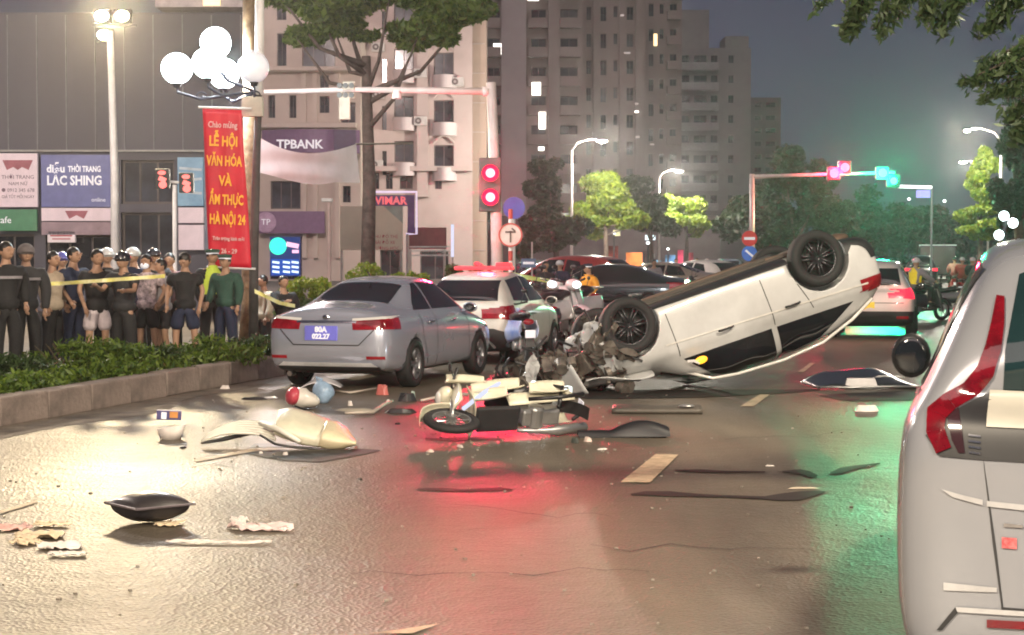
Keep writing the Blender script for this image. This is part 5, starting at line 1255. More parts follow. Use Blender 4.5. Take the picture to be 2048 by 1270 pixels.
# crushed bumper hanging on the ground and bright cracked headlamp
mb = MB(); mb.grid(lambda u, v: (-1.0 + 2.0 * u, 2.30 + .22 * math.sin(math.pi * u) + .06 * math.sin(11 * u) + .10 * v, .98 - .32 * v + .06 * math.sin(8 * u + 3 * v)), 24, 5); o = mb.build('crushed_bumper', m_dirtw, fc, smooth=True); so_ = o.modifiers.new('s', 'SOLIDIFY'); so_.thickness = .012
mb = MB(); mb.grid(lambda u, v: (.2 + .7 * u, 1.3 + .9 * v + .05 * math.sin(6 * u), 1.10 + .05 * math.sin(7 * u + 5 * v) - .18 * v), 10, 10); o = mb.build('torn_bonnet', m_dirtw, fc, smooth=True); so_ = o.modifiers.new('s', 'SOLIDIFY'); so_.thickness = .01
# interior glimpse: amber hazard glow behind the side glass
mb = MB(); mb.ell((.955, .62, 1.14), (.03, .09, .05), 12, 8); mb.build('amber_lamp', mat('amber_lamp', (.8, .35, .02), .3, emit=(1, .45, .03), estr=1.4), fc)
mb = MB(); mb.tube([(.93, .80, 1.10), (.955, .72, 1.12), (.96, .66, 1.17)], .022, 6); mb.build('broken_mirror', m_lampclear, fc)
for s in (1, -1):
    mb = MB(); mb.tube([(s * .60, .80, 1.22), (s * .60, .45, 1.44), (s * .60, .1, 1.50), (s * .61, -.6, 1.54), (s * .62, -1.2, 1.50), (s * .66, -1.7, 1.34), (s * .72, -2.05, 1.16)], .022, 8); mb.build('roof_edge_trim', mat('crease_white', (.66, .64, .6)), fc, smooth=True)
# orientation: length axis (rear->front) points to the left and slightly toward the camera; upside down; nose down
YAW, PIT, SC = R(13), R(18.5), .94
fwd = Vector((-math.cos(YAW) * math.cos(PIT), -math.sin(YAW) * math.cos(PIT), -math.sin(PIT)))
sidev = Vector((math.sin(YAW), -math.cos(YAW), 0))          # side facing the camera
up_ = sidev.cross(fwd) ; up_ = up_ if up_.z < 0 else -up_
right_ = fwd.cross(up_)
M3 = Matrix((right_, fwd, up_)).transposed()
for sg_ in (1, -1):
    Rq = Matrix.Rotation(R(7) * sg_, 3, fwd)
    if (Rq @ sidev).z > 0: M3 = Rq @ M3; break
fc.rotation_mode = 'XYZ'; fc.rotation_euler = M3.to_euler(); fc.scale = (SC,) * 3
zmin = min((M3 @ (v_.co * SC)).z for v_ in h.vertices)
# front wheel hub (camera side) should project to pixel (1258, 650)
hub_side = 1 if (right_ - sidev).length < 1 else -1
hl_ = M3 @ (Vector((hub_side * .95, 1.39, .365)) * SC)
zh = hl_.z - zmin - .01
Yf = 3600 * 1.0; rr_ = ray(1258, 648)
t_ = (zh - CAMZ) / rr_.z
wp = Vector((0, 0, CAMZ)) + rr_ * t_
fc.location = wp - hl_
print('flipped', fc.location, 'hub depth', wp, 'zmin', zmin)

# --- near grey people carrier at the right edge
m_grey = mat('pearl_grey_paint', (.31, .32, .35), .26, metal=.4, var=.04, coat=.8, scale=1)
nc = thing('grey_people_carrier', 'pearl grey people carrier cut by the right edge with a tall red tail lamp', 'car', (0, 0, 0))
MPV = [(-2.22, .12, 1.08, .84, 1.16, .70, [.02, -.02, 0, .0, .02, .12, .20]), (-2.12, .07, 1.12, .90, 1.30, .70), (-1.92, .07, 1.13, .915, 1.55, .66), (-1.70, .10, 1.13, .92, 1.74, .60), (-1.2, .24, 1.12, .92, 1.80, .61), (-.3, .24, 1.10, .92, 1.81, .62), (.4, .24, 1.08, .92, 1.76, .62),
       (.95, .24, 1.06, .92, 1.5, .66), (1.35, .25, 1.04, .915, 1.25, .70), (1.75, .27, .98, .9, 1.12, .68), (2.1, .3, .9, .86, 1.02, .64), (2.3, .4, .76, .76, .86, .54, [-.1, 0, 0, 0, -.02, -.04, -.06])]
h, cut = hull_mesh(MPV, [(-1.45, .35), (1.42, .35)], .40, levels=3)
make_body(cut, m_grey, nc)
for y in (-1.45, 1.42):
    for s in (1, -1): wheel(nc, s * .70, y, .35, .22, m_rim, 5, s)
NCA = R(-14.5)
place(nc, (-.90, -2.16, 0), Vector((1.53, 7.12, 0)), NCA, 1.0)
bpy.context.view_layer.update()
NI = nc.matrix_basis.inverted()
def nloc(px, py, yl=-2.22):
    """photo pixel -> local (x, z) on the car's rear plane y=yl"""
    o_ = NI @ Vector((0, 0, CAMZ)); d_ = NI.to_3x3() @ ray(px, py); t_ = (yl - o_.y) / d_.y; q_ = o_ + d_ * t_; return (q_.x, q_.z)
nrear = lambda c: c.y < -1.45
def npanel(name, pix, m, off=.006, yl=-2.22, mirror_too=True):
    poly = [nloc(x, y, yl) for x, y in pix]
    panel(name, h, poly, m, nc, 'y', -1, off, nrear)
    if mirror_too: panel(name, h, [(-x, z) for x, z in poly], m, nc, 'y', -1, off, nrear)
m_nred = mat('near_lamp_red', (.10, .0015, .005), .12, var=.4, scale=8, coat=1, emit=(1, .01, .04), estr=.05)
m_nglass = mat('tailgate_glass', (.008, .022, .024), .06, spec=.9)
npanel('tailgate_glass', [(2018, 560), (2100, 530), (2100, 786), (1992, 786), (2010, 700)], m_nglass, .006, -2.0, True)
npanel('lamp_garnish', [(1852, 872), (1905, 828), (1972, 792), (2100, 800), (2100, 925), (1960, 918), (1880, 912)], m_plastic, .010, -2.2)
cl_ = [(2004, 600, 8), (1998, 650, 13), (1988, 700, 16), (1970, 745, 18), (1938, 782, 19), (1900, 806, 19), (1876, 828, 20), (1874, 858, 18), (1890, 896, 16)]
lft, rgt = [], []
for i, (x, y, w_) in enumerate(cl_):
    a = Vector(cl_[max(0, i - 1)][:2]); b = Vector(cl_[min(len(cl_) - 1, i + 1)][:2]); d = (b - a).normalized(); n_ = Vector((-d.y, d.x)); lft.append((x + n_.x * w_, y + n_.y * w_)); rgt.append((x - n_.x * w_, y - n_.y * w_))
for i in range(len(cl_) - 1):
    ydep = -2.05 if i < 3 else -2.15
    npanel('tail_lamp', [lft[i], lft[i + 1], rgt[i + 1], rgt[i]], m_nred, .020, -2.12)
npanel('lamp_insert', [(1893, 830), (1905, 880), (1918, 905), (1935, 905), (1925, 860), (1920, 822)], mat('lamp_smoke', (.03, .012, .015), .15, coat=1), .016, -2.2)
for i in range(4): npanel('lamp_fin', strip_poly((0, 0), (1, 0), .1) and [(1938, 868 + i * 11), (1962, 871 + i * 11), (1962, 875 + i * 11), (1938, 872 + i * 11)], m_chrome, .018, -2.2)
npanel('licence_panel', [(1978, 783), (2110, 788), (2110, 862), (1973, 856)], mat('pale_panel', (.40, .38, .33), .4, var=.05), .020, -2.2, False)
npanel('tailgate_seam', [(1966, 915), (1971, 915), (1992, 1090), (2010, 1214), (2003, 1214), (1986, 1090)], m_plastic, .005, -2.22)
npanel('tailgate_seam', [(2003, 1212), (2120, 1220), (2120, 1226), (2003, 1218)], m_plastic, .006, -2.22, False)
m_crease_hi = mat('crease_highlight', (.44, .44, .45), .25, metal=.2, coat=1)  # highlights on the creases, painted as strips lighter than the body
npanel('crease_strip', [(1884, 980), (1930, 992), (1930, 1002), (1905, 995)], m_crease_hi, .013, -2.24)
npanel('crease_strip', [(1930, 992), (1966, 1000), (1966, 1011), (1930, 1002)], m_crease_hi, .013, -2.24)
npanel('crease_strip', [(1974, 1002), (2120, 1016), (2120, 1028), (1974, 1013)], m_crease_hi, .013, -2.24, False)
npanel('lower_highlight', [(1888, 1166), (1994, 1175), (1994, 1184), (1888, 1182)], m_crease_hi, .013, -2.24)
npanel('bumper_step', [(1912, 1214), (2120, 1224), (2120, 1234), (1916, 1224)], m_crease_hi, .018, -2.24, False)
npanel('bumper_step', [(1912, 1214), (1920, 1222), (1885, 1262), (1874, 1262)], m_plastic, .012, -2.24)
npanel('reflector', [(1974, 1238), (2120, 1244), (2120, 1260), (1974, 1254)], m_nred, .016, -2.24, False)
npanel('badge', [(2004, 1074), (2034, 1076), (2034, 1098), (2004, 1096)], mat('badge_red', (.35, .03, .04), .4, col2=(.6, .2, .2), scale=60), .012, -2.24, False)
npanel('badge_bar', [(2008, 1046), (2046, 1050), (2046, 1056), (2008, 1054)], m_chrome, .012, -2.24, False)
npanel('lower_bumper', [(1800, 1290), (2140, 1300), (2140, 1420), (1800, 1420)], m_plastic, .008, -2.24)
side_glass(h, nc, [[(-1.80, 1.18), (-1.62, 1.66), (-1.02, 1.70), (-1.0, 1.16)], [(-.94, 1.16), (-.96, 1.70), (-.02, 1.71), (0, 1.13)], [(.06, 1.13), (.04, 1.71), (.48, 1.66), (.78, 1.50), (1.1, 1.12)]])
for s in (1, -1):
    panel('window_trim', h, strip_poly((-1.85, 1.155), (1.1, 1.10), .025), m_chrome, nc, 'x', s, .008)
    panel('sill', h, [(-1.0, .2), (-1.0, .34), (1.0, .34), (1.0, .2)], m_plastic, nc, 'x', s, .01)
    mirror(nc, s * .86, 1.02, 1.15, m_black, s, 1.3, 1.3)
panel('windscreen', h, [(-.62, 1.3), (.62, 1.3), (.54, .62), (-.54, .62)], m_cglass, nc, 'z', 1, .004)

# --- white suv with lit red tail lamps behind the overturned car
sv = thing('white_suv', 'white car with lit red tail lamps and yellow plate behind the overturned car', 'car', (0, 0, 0))
h, cut = get_hull('suv', SUV, [(-1.4, .35), (1.4, .35)], .40)
make_body(cut, m_white, sv)
for y in (-1.4, 1.4):
    for s in (1, -1): wheel(sv, s * .84, y, .35, .22, m_rim, 5, s)
rear = lambda c: c.y < -1.5
panel('rear_window', h, [(-.64, 1.16), (-.56, 1.52), (.56, 1.52), (.64, 1.16)], m_cglass, sv, 'y', -1, .004, rear)
panel('lower_bumper', h, [(-.92, .25), (-.92, .60), (.92, .60), (.92, .25)], m_plastic, sv, 'y', -1, .008, rear)
side_glass(h, sv, [[(-1.80, 1.12), (-1.6, 1.52), (-.55, 1.6), (-.5, 1.1)], [(-.44, 1.1), (-.48, 1.6), (.18, 1.58), (.98, 1.1)]])
m_lit_tail = mat('tail_lamp_lit', (.5, .01, .02), .2, emit=(1, .02, .05), estr=1.6)
for s in (1, -1):
    panel('tail_lamp', h, [(s * .95, .86), (s * .95, 1.12), (s * .60, 1.06), (s * .64, .88)], m_lit_tail, sv, 'y', -1, .01, rear)
    panel('tail_lamp', h, [(-2.3, .88), (-2.3, 1.08), (-2.0, 1.08), (-2.1, .9)], m_lit_tail, sv, 'x', s, .01)
    mirror(sv, s * .92, .8, 1.10, m_plastic, s)
    panel('reflector', h, [(s * .8, .44), (s * .8, .50), (s * .55, .50), (s * .55, .44)], m_lampred, sv, 'y', -1, .012, rear)
mb = MB(); mb.box((-.12, -2.31, .72), (.42, .02, .16)); mb.build('number_plate', mat('plate_yellow', (.75, .60, .04)), sv)
panel('tailgate_seam', h, strip_poly((-.7, .78), (.7, .78), .015), m_plastic, sv, 'y', -1, .005, rear)
place(sv, (.85, -2.3, 0), Vector((wx(1822, 36.6), 36.6, 0)), R(-13.4), .95)
lamp_light('tail_glow', (-.5, -2.55, .95), 3, (1, .03, .05), .1, sv); lamp_light('tail_glow', (.7, -2.5, .95), 3, (1, .03, .05), .1, sv)

# --- background cars, built from the same bodies
def simple_car(kind, label, px, Y, ang, paint, lamp=None, plate=True, sc=1.0, name='parked_car'):
    st, ar, k = {'sedan': (SEDAN, [(-1.32, .32), (1.38, .32)], .355), 'hatch': (HATCH, [(-1.22, .31), (1.22, .31)], .345), 'suv': (SUV, [(-1.4, .35), (1.4, .35)], .40)}[kind]
    r = thing(name, label, 'car', (wx(px, Y), Y, 0), ang, group='cars in the traffic beyond the crash', scale=sc)
    h, cut = get_hull(kind, st, ar, k); make_body(cut, paint, r)
    wy = ar[0][0], ar[1][0]
    for y in wy:
        for s in (1, -1): wheel(r, s * (.80 if kind != 'suv' else .84), y, ar[0][1], .2, m_rim, 5, s)
    zb = {'sedan': 1.03, 'hatch': 1.03, 'suv': 1.1}[kind]; zt = {'sedan': 1.38, 'hatch': 1.44, 'suv': 1.58}[kind]; L = st[-1][0]
    side_glass(h, r, [[(-1.15, zb), (-.9, zt - .06), (-.45, zt), (-.42, zb)], [(-.36, zb), (-.38, zt), (.2, zt - .01), (.9, zb)]])
    ye = -1.5 if kind == 'sedan' else -L
    if kind == 'sedan': panel('rear_window', h, [(-.56, -1.52), (.56, -1.52), (.50, -.84), (-.50, -.84)], m_cglass, r, 'z', 1, .004)
    else: panel('rear_window', h, [(-.6, zb + .04), (-.52, zt), (.52, zt), (.6, zb + .04)], m_cglass, r, 'y', -1, .004, lambda c: c.y < -1.1)
    panel('windscreen', h, [(-.56, 1.0), (.56, 1.0), (.50, .42), (-.50, .42)], m_cglass, r, 'z', 1, .004)
    for s in (1, -1):
        panel('tail_lamp', h, [(s * .92, .80), (s * .92, .98), (s * .5, .94), (s * .55, .82)], lamp or m_lampred, r, 'y', -1, .01, lambda c: c.y < -1.1)
        panel('headlamp', h, [(s * .85, .58), (s * .85, .74), (s * .45, .70), (s * .48, .60)], m_lampclear, r, 'y', 1, .01, lambda c: c.y > 1.1)
        mirror(r, s * .86, .7, 1.02, paint, s)
    return r
m_blackp = mat('black_paint', (.02, .02, .024), .2, coat=1)
m_beigep = mat('champagne_paint', (.42, .34, .28), .3, metal=.3, coat=.7)
m_redp = mat('red_paint', (.35, .03, .03), .3, coat=.7)
m_greenp = mat('taxi_green', (.05, .25, .16), .35, coat=.6)
simple_car('sedan', 'black car behind the officer in orange', 1218, 50, R(75), m_blackp)
simple_car('sedan', 'champagne saloon parked crosswise near the orange lit shopfront', 1318, 62, R(70), m_beigep)
simple_car('hatch', 'pale hatchback above the sill of the overturned car', 1395, 66, R(40), m_white, m_lit_tail)
simple_car('suv', 'red car between the taxi and the officer in orange', 1128, 56, R(60), m_redp)
simple_car('hatch', 'green taxi just right of the round sign post', 1068, 62, R(20), m_greenp)
simple_car('hatch', 'silver hatchback under the no entry sign', 1460, 85, R(-12), m_silver, m_lit_tail)
simple_car('sedan', 'white sedan far down the road below the distant lamps', 1872, 130, R(-13), m_white, m_lit_tail)
simple_car('suv', 'dark car far down the road between two lit cars', 1842, 105, R(-13), m_blackp, m_lit_tail)
# far flatbed/bus roof glimpsed on the right horizon
r = thing('far_bus', 'low dark bus with a pale roof line on the right horizon', 'bus', (wx(1875, 120), 120, 0), R(-13))
mb = MB(); mb.box((0, 4, 1.35), (2.4, 8, 2.0)); mb.build('body', m_blackp, r, bevel=.1)
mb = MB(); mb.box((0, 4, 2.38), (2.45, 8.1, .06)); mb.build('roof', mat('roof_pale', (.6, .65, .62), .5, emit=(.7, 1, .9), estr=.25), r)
for x in (-.8, .8):
    mb = MB(); mb.cyl((x - .15, .8, .45), (x + .15, .8, .45), .45, .45, 16); mb.build('wheel', m_tyre, r)
# ================================================================ people
SKIN_ = [mat('skin_light', (.40, .235, .155), .55, var=.06), mat('skin_tan', (.31, .175, .11), .55, var=.06)]
m_hair = mat('hair_black', (.012, .010, .009), .45, var=.3, scale=30)
m_eye = mat('eye_dark', (.02, .015, .012), .3); m_mouth = mat('lips', (.28, .10, .08), .5)
def skinned(chains, verts, radii, root=0, sub=1):
    me = bpy.data.meshes.new('s'); me.from_pydata([tuple(v) for v in verts], chains, []); me.update()
    o = bpy.data.objects.new('s', me); C.objects.link(o)
    sm = o.modifiers.new('k', 'SKIN'); sm.use_smooth_shade = True; sm.branch_smoothing = .6
    sl = me.skin_vertices[0].data if me.skin_vertices else None
    for i, r in enumerate(radii):
        sl[i].radius = (r, r) if not isinstance(r, tuple) else r; sl[i].use_root = (i == root)
    ss = o.modifiers.new('u', 'SUBSURF'); ss.levels = ss.render_levels = sub
    dg = bpy.context.evaluated_depsgraph_get(); dg.update()
    out = bpy.data.meshes.new_from_object(o.evaluated_get(dg), depsgraph=dg); bpy.data.objects.remove(o); return out
def mesh_join(name, parts):
    """parts: list of (mesh, material index)"""
    v = []; f = []; mi = []
    for me, k in parts:
        b = len(v); v += [tuple(x.co) for x in me.vertices]; f += [tuple(i + b for i in p.vertices) for p in me.polygons]; mi += [k] * len(me.polygons)
    me = bpy.data.meshes.new(name); me.from_pydata(v, [], f); me.polygons.foreach_set('material_index', mi); me.polygons.foreach_set('use_smooth', [True] * len(f)); me.update(); return me
def person(label, loc, rz, H=1.62, top=None, sleeves='short', bottom=None, shorts=False, skin=0, hair=True, helmet=None, cap=None, mask=None,
           armR=None, armL=None, head_turn=(0, 0), stance=.07, sit=False, vest=None, shoes=None, stripe=None, group=None, shirt_len=.0):
    """faces -Y before turning. arms: (elbow, wrist) in body units (H=1), x to the figure's own left = +x"""
    r = thing('person', label, 'person', loc, rz, group)
    V = lambda x, y, z: Vector((x, y, z)) * H
    pel, sp_, ch, nb, nk, hd = V(0, 0, .53), V(0, .005, .63), V(0, 0, .745), V(0, .0, .815), V(0, -.005, .84), V(0, -.012, .86)
    arm = {}
    for s, a in ((1, armL), (-1, armR)):
        a = a or ((.140 + rng.uniform(0, .02), rng.uniform(-.01, .03), .64), (.140 + rng.uniform(-.02, .02), -.03 - rng.uniform(0, .08), .50 + rng.uniform(-.02, .05))); arm[s] = [V(s * .112, 0, .778)] + [V(s * a[0][0], a[0][1], a[0][2]), V(s * a[1][0], a[1][1], a[1][2])]
    leg = {}
    for s in (1, -1):
        if sit: leg[s] = [V(s * .055, 0, .50), V(s * .11, -.22, .50), V(s * .12, -.20, .27), V(s * .12, -.26, .24)]
        else: leg[s] = [V(s * .052, 0, .49), V(s * (stance * .95), -.012 * (1 if s > 0 else -.5), .28), V(s * stance, .015 + .02 * (s > 0), .045), V(s * (stance + .01), -.075 + .02 * (s > 0), .02)]
    # body
    vs = [pel, sp_, ch, nb, nk, hd]; ed = [(0, 1), (1, 2), (2, 3), (3, 4), (4, 5)]; rd = [.058, .055, .062, .042, .034, .034]
    for s in (1, -1):
        b = len(vs); vs += arm[s] + [arm[s][2] + (arm[s][2] - arm[s][1]).normalized() * .03 * H]; ed += [(2, b), (b, b + 1), (b + 1, b + 2), (b + 2, b + 3)]; rd += [.022, .023, .016, .018]
        b = len(vs); vs += leg[s]; ed += [(0, b), (b, b + 1), (b + 1, b + 2), (b + 2, b + 3)]; rd += [.044, .033, .022, .022]
    body = skinned(ed, vs, [q * H for q in rd])
    parts = [(body, 0)]
    # head with nose, ears, face
    Rh = Euler((head_turn[1], 0, head_turn[0])).to_matrix(); hc = V(0, -.018, .897)
    k = MB(); k.T = Matrix.Translation(hc) @ Rh.to_4x4()
    def hs(q): return Vector((q.x * (1 - .18 * max(0, -q.z / (.065 * H))), q.y * (1 - .05 * max(0, q.z / (.065 * H))), q.z))
    k.ell((0, 0, 0), (.048 * H, .056 * H, .061 * H), 18, 14, fn=hs)
    k.ell((0, -.057 * H, -.008 * H), (.009 * H, .013 * H, .016 * H), 8, 6)
    for s in (1, -1): k.ell((s * .047 * H, .004 * H, -.004 * H), (.006 * H, .013 * H, .018 * H), 8, 6)
    parts.append((k.mesh('h'), 0))
    k = MB(); k.T = Matrix.Translation(hc) @ Rh.to_4x4()
    for s in (1, -1): k.ell((s * .018 * H, -.050 * H, .008 * H), (.012 * H, .009 * H, .007 * H), 8, 5); k.box((s * .018 * H, -.053 * H, .021 * H), (.024 * H, .010 * H, .007 * H))
    parts.append((k.mesh('e'), 1))
    k = MB(); k.T = Matrix.Translation(hc) @ Rh.to_4x4(); k.ell((0, -.048 * H, -.032 * H), (.015 * H, .008 * H, .006 * H), 8, 5); parts.append((k.mesh('m'), 2))
    # hands: palm, four fingers, thumb
    for s in (1, -1):
        d = (arm[s][2] - arm[s][1]).normalized(); w = arm[s][2]; u = d.cross(Vector((0, 1, 0)));
        if u.length < .2: u = d.cross(Vector((1, 0, 0)))
        u.normalize(); n_ = u.cross(d); k = MB()
        pc = w + d * .032 * H; k.tube([w, pc, pc + d * .018 * H], [.014 * H, .020 * H, .017 * H], 8)
        for j, ln in enumerate((.040, .045, .042, .034)):
            o_ = (j - 1.5) * .0095 * H; p0 = pc + d * .012 * H + n_ * 0 + u * 0 + n_ * o_
            p1 = p0 + d * ln * .5 * H; p2 = p1 + (d * .8 + u * s * .6).normalized() * ln * .5 * H; k.tube([p0, p1, p2], [.0052 * H, .005 * H, .0038 * H], 5)
        p0 = w + d * .016 * H - n_ * .012 * H; k.tube([p0, p0 + (d * .6 - n_ * .8) * .02 * H, p0 + (d * 1.2 - n_ * .7) * .034 * H], [.0065 * H, .006 * H, .0045 * H], 5)
        parts.append((k.mesh('f'), 0))
    link('body', mesh_join('body', parts), [SKIN_[skin], m_eye, m_mouth], r, smooth=True)
    # clothes
    if top:
        el = {s: arm[s][1] if sleeves == 'long' else arm[s][0].lerp(arm[s][1], .72) for s in (1, -1)}
        vs = [V(0, 0, .46 - shirt_len), V(0, 0, .56), sp_, ch, nb + V(0, 0, -.008)]; ed = [(0, 1), (1, 2), (2, 3), (3, 4)]; rd = [.112, .108, .102, .110, .048]
        for s in (1, -1):
            b = len(vs)
            if sleeves == 'long': vs += arm[s]; ed += [(3, b), (b, b + 1), (b + 1, b + 2)]; rd += [.062, .046, .032]
            elif sleeves == 'short': vs += [arm[s][0], el[s]]; ed += [(3, b), (b, b + 1)]; rd += [.062, .052]
            else: vs += [arm[s][0].lerp(ch, .1)]; ed += [(3, b)]; rd += [.055]
        link('shirt', skinned(ed, vs, [q * H for q in rd], root=2), top, r, smooth=True)
    if vest:
        vs = [V(0, 0, .52), sp_, ch, nb + V(0, 0, -.02), V(.085, 0, .80), V(-.085, 0, .80)]; link('vest', skinned([(0, 1), (1, 2), (2, 3), (2, 4), (2, 5)], vs, [q * H for q in (.124, .112, .128, .07, .07, .07)], root=1), vest, r, smooth=True)
    if bottom:
        vs = [V(0, 0, .56), pel]; ed = [(0, 1)]; rd = [.095, .100]
        for s in (1, -1):
            b = len(vs)
            if shorts: kn = leg[s][0].lerp(leg[s][1], .92); vs += [leg[s][0], kn]; ed += [(1, b), (b, b + 1)]; rd += [.074, .066]
            else: vs += leg[s][:3]; ed += [(1, b), (b, b + 1), (b + 1, b + 2)]; rd += [.072, .056, .044]
        link('shorts' if shorts else 'trousers', skinned(ed, vs, [q * H for q in rd], root=1), bottom, r, smooth=True)
    for s in (1, -1):
        a = leg[s][2]; t_ = leg[s][3]; mb = MB(); mb.ell((a + t_) / 2 + V(0, -.01, -.012), (.032 * H, .082 * H, .026 * H), 12, 8, fn=lambda q: Vector((q.x, q.y, max(q.z, -.018 * H)))); mb.build('shoe', shoes or m_black, r, smooth=True)
    if hair and not helmet:
        mb = MB(); mb.T = Matrix.Translation(hc) @ Rh.to_4x4()
        mb.ell((0, .008 * H, .014 * H), (.053 * H, .060 * H, .062 * H), 22, 16, fn=lambda q: Vector((q.x * 1.0, q.y if q.y > -.02 * H else q.y * .9, q.z if q.z > -.02 * H or q.y > 0 else -.012 * H)) * (1 + .02 * math.sin(60 * q.x / H) * math.cos(70 * q.z / H)))
        mb.v = [v for v in mb.v]; o = mb.build('hair', m_hair, r, smooth=True)
        # cut the face free
        bm = bmesh.new(); bm.from_mesh(o.data); Ti = (Matrix.Translation(hc) @ Rh.to_4x4()).inverted()
        dl = [f_ for f_ in bm.faces if (Ti @ f_.calc_center_median()).y < -.024 * H and (Ti @ f_.calc_center_median()).z < .022 * H]
        bmesh.ops.delete(bm, geom=dl, context='FACES'); bm.to_mesh(o.data); bm.free()
    if helmet:
        mb = MB(); mb.T = Matrix.Translation(hc) @ Rh.to_4x4(); mb.ell((0, .004 * H, .022 * H), (.066 * H, .074 * H, .064 * H), 20, 12, fn=lambda q: Vector((q.x, q.y, max(q.z, -.020 * H)))); mb.ell((0, -.07 * H, .022 * H), (.045 * H, .03 * H, .008 * H), 12, 6); mb.build('helmet', helmet, r, smooth=True)
    if cap:
        mb = MB(); mb.T = Matrix.Translation(hc) @ Rh.to_4x4(); mb.lathe([(.052 * H, .030 * H), (.070 * H, .055 * H), (.060 * H, .070 * H), (0, .074 * H)], (0, 0, 0), 'Z', 20, closed=False); o = mb.build('cap', cap, r, smooth=True)
        mb = MB(); mb.T = Matrix.Translation(hc) @ Rh.to_4x4(); mb.lathe([(.0535 * H, .026 * H), (.0555 * H, .026 * H), (.0585 * H, .040 * H), (.0565 * H, .040 * H)], (0, 0, 0), 'Z', 20); mb.build('cap_band', m_txtw, o)
        mb = MB(); mb.T = Matrix.Translation(hc) @ Rh.to_4x4(); mb.ell((0, -.060 * H, .026 * H), (.042 * H, .028 * H, .006 * H), 12, 6); mb.build('peak', m_black, o, smooth=True)
    if mask:
        mb = MB(); mb.T = Matrix.Translation(hc) @ Rh.to_4x4(); mb.ell((0, -.034 * H, -.028 * H), (.040 * H, .032 * H, .030 * H), 14, 8); mb.build('face_mask', mask, r, smooth=True)
    if stripe:
        mb = MB(); mb.lathe([(.104 * H, .705 * H), (.107 * H, .705 * H), (.107 * H, .725 * H), (.104 * H, .725 * H)], (0, 0, 0), 'Z', 24); o = mb.build('reflective_band', stripe, r)
        o.scale = (1.06, 1.06, 1)
    return r
cl = lambda n, c, v=.12: mat('cloth_' + n, c, .85, var=v, scale=9, bump=.3, bscale=40)
c_blk, c_navy, c_cream, c_white, c_dk, c_grey = cl('black', (.016, .016, .018)), cl('navy', (.018, .026, .06)), cl('cream', (.55, .45, .34)), cl('white', (.6, .52, .55)), cl('charcoal', (.03, .03, .034)), cl('grey', (.30, .28, .30))
c_orange, c_hiv, c_green, c_pink = mat('cloth_orange', (.75, .32, .03), .7, emit=(1, .4, .02), estr=.06), mat('cloth_hivis', (.45, .55, .06), .7, emit=(.8, 1, .1), estr=.08), cl('green', (.03, .08, .06)), mat('cloth_pattern', (.5, .4, .42), .8, var=.5, scale=18)
m_helw, m_helb = mat('helmet_white', (.6, .6, .6), .25, coat=.8), mat('helmet_black', (.02, .02, .025), .2, coat=1)
def at_px(px, Y, z=.2): return (wx(px, Y), Y, z)
GC = 'crowd behind the raised bed'
hold = ((.13, -.12, .66), (.08, -.26, .70))
person('man in a black jacket with a pale chest band at the far left edge', at_px(12, 22.3), R(40), 1.74, c_blk, 'long', c_blk, stripe=c_grey, head_turn=(R(10), 0), group=GC)
person('man in a dark jacket and grey cap, second from the left edge', at_px(52, 23.0), R(25), 1.70, c_dk, 'long', c_blk, helmet=cl('capgrey', (.14, .12, .12)), stripe=c_grey, group=GC)
person('man in a cream white shirt and dark trousers looking right', at_px(104, 24.0), R(75), 1.62, c_cream, 'long', c_blk, head_turn=(R(-20), 0), group=GC, shoes=m_txtw)
person('man in a navy polo shirt reaching right along the tape', at_px(146, 24.4), R(60), 1.68, c_navy, 'short', c_navy, armL=((.17, -.10, .68), (.16, -.28, .66)), group=GC)
person('man in a black shirt and patterned white shorts', at_px(194, 24.0), R(35), 1.65, c_blk, 'short', c_white, True, shirt_len=.03, group=GC, shoes=SKIN_[0])
person('man in black shirt and long black trousers with one hand on the tape', at_px(248, 23.7), R(-25), 1.60, c_dk, 'short', c_blk, armR=hold, armL=((.15, -.06, .66), (.16, -.20, .66)), helmet=m_helb, group=GC)
person('woman in a white face mask and striped white top', at_px(294, 25.2), R(-10), 1.58, c_pink, 'short', c_blk, True, mask=m_txtw, group=GC)
person('boy in a light shirt just left of the man in black shorts', at_px(324, 25.4), R(-50), 1.52, c_grey, 'short', c_dk, True, group=GC)
person('man in black T-shirt and navy shorts looking down in sandals', at_px(370, 24.7), R(185 - 180), 1.60, c_blk, 'short', c_navy, True, head_turn=(R(-15), R(30)), stance=.085, group=GC, shoes=mat('sandal', (.5, .42, .3), .6))
person('officer in a yellow green high visibility vest partly behind the banner', at_px(424, 27.0), R(30), 1.66, c_blk, 'long', c_blk, vest=c_hiv, cap=c_green, group=GC)
person('officer in a dark green shirt below the red banner', at_px(452, 26.2), R(-20), 1.58, c_green, 'long', c_navy, cap=c_green, group=GC)
person('onlooker with a white motorcycle helmet behind the man in the navy polo', at_px(214, 26.2), R(20), 1.66, c_dk, 'long', c_blk, helmet=m_helw, group=GC)
person('onlooker with a white helmet behind the man on the tape', at_px(268, 26.4), R(-20), 1.67, c_navy, 'long', c_blk, helmet=m_helw, group=GC)
person('onlooker with a black helmet right of the white helmets', at_px(308, 27.2), R(10), 1.66, c_dk, 'long', c_blk, helmet=m_helb, group=GC)
person('onlooker in a pinkish shirt behind the boy', at_px(340, 27.6), R(0), 1.60, cl('rose', (.35, .2, .22)), 'short', c_blk, group=GC)
person('onlooker with blue helmet between the white shirt and the navy polo', at_px(124, 26.3), R(30), 1.60, c_grey, 'long', c_blk, helmet=mat('helmet_blue', (.10, .10, .35), .3, coat=.8), group=GC)
person('man in a black jacket behind the silver sedan holding the falling tape', at_px(566, 27.4, .0), R(30), 1.45, c_blk, 'long', c_blk, armR=hold, group=GC)
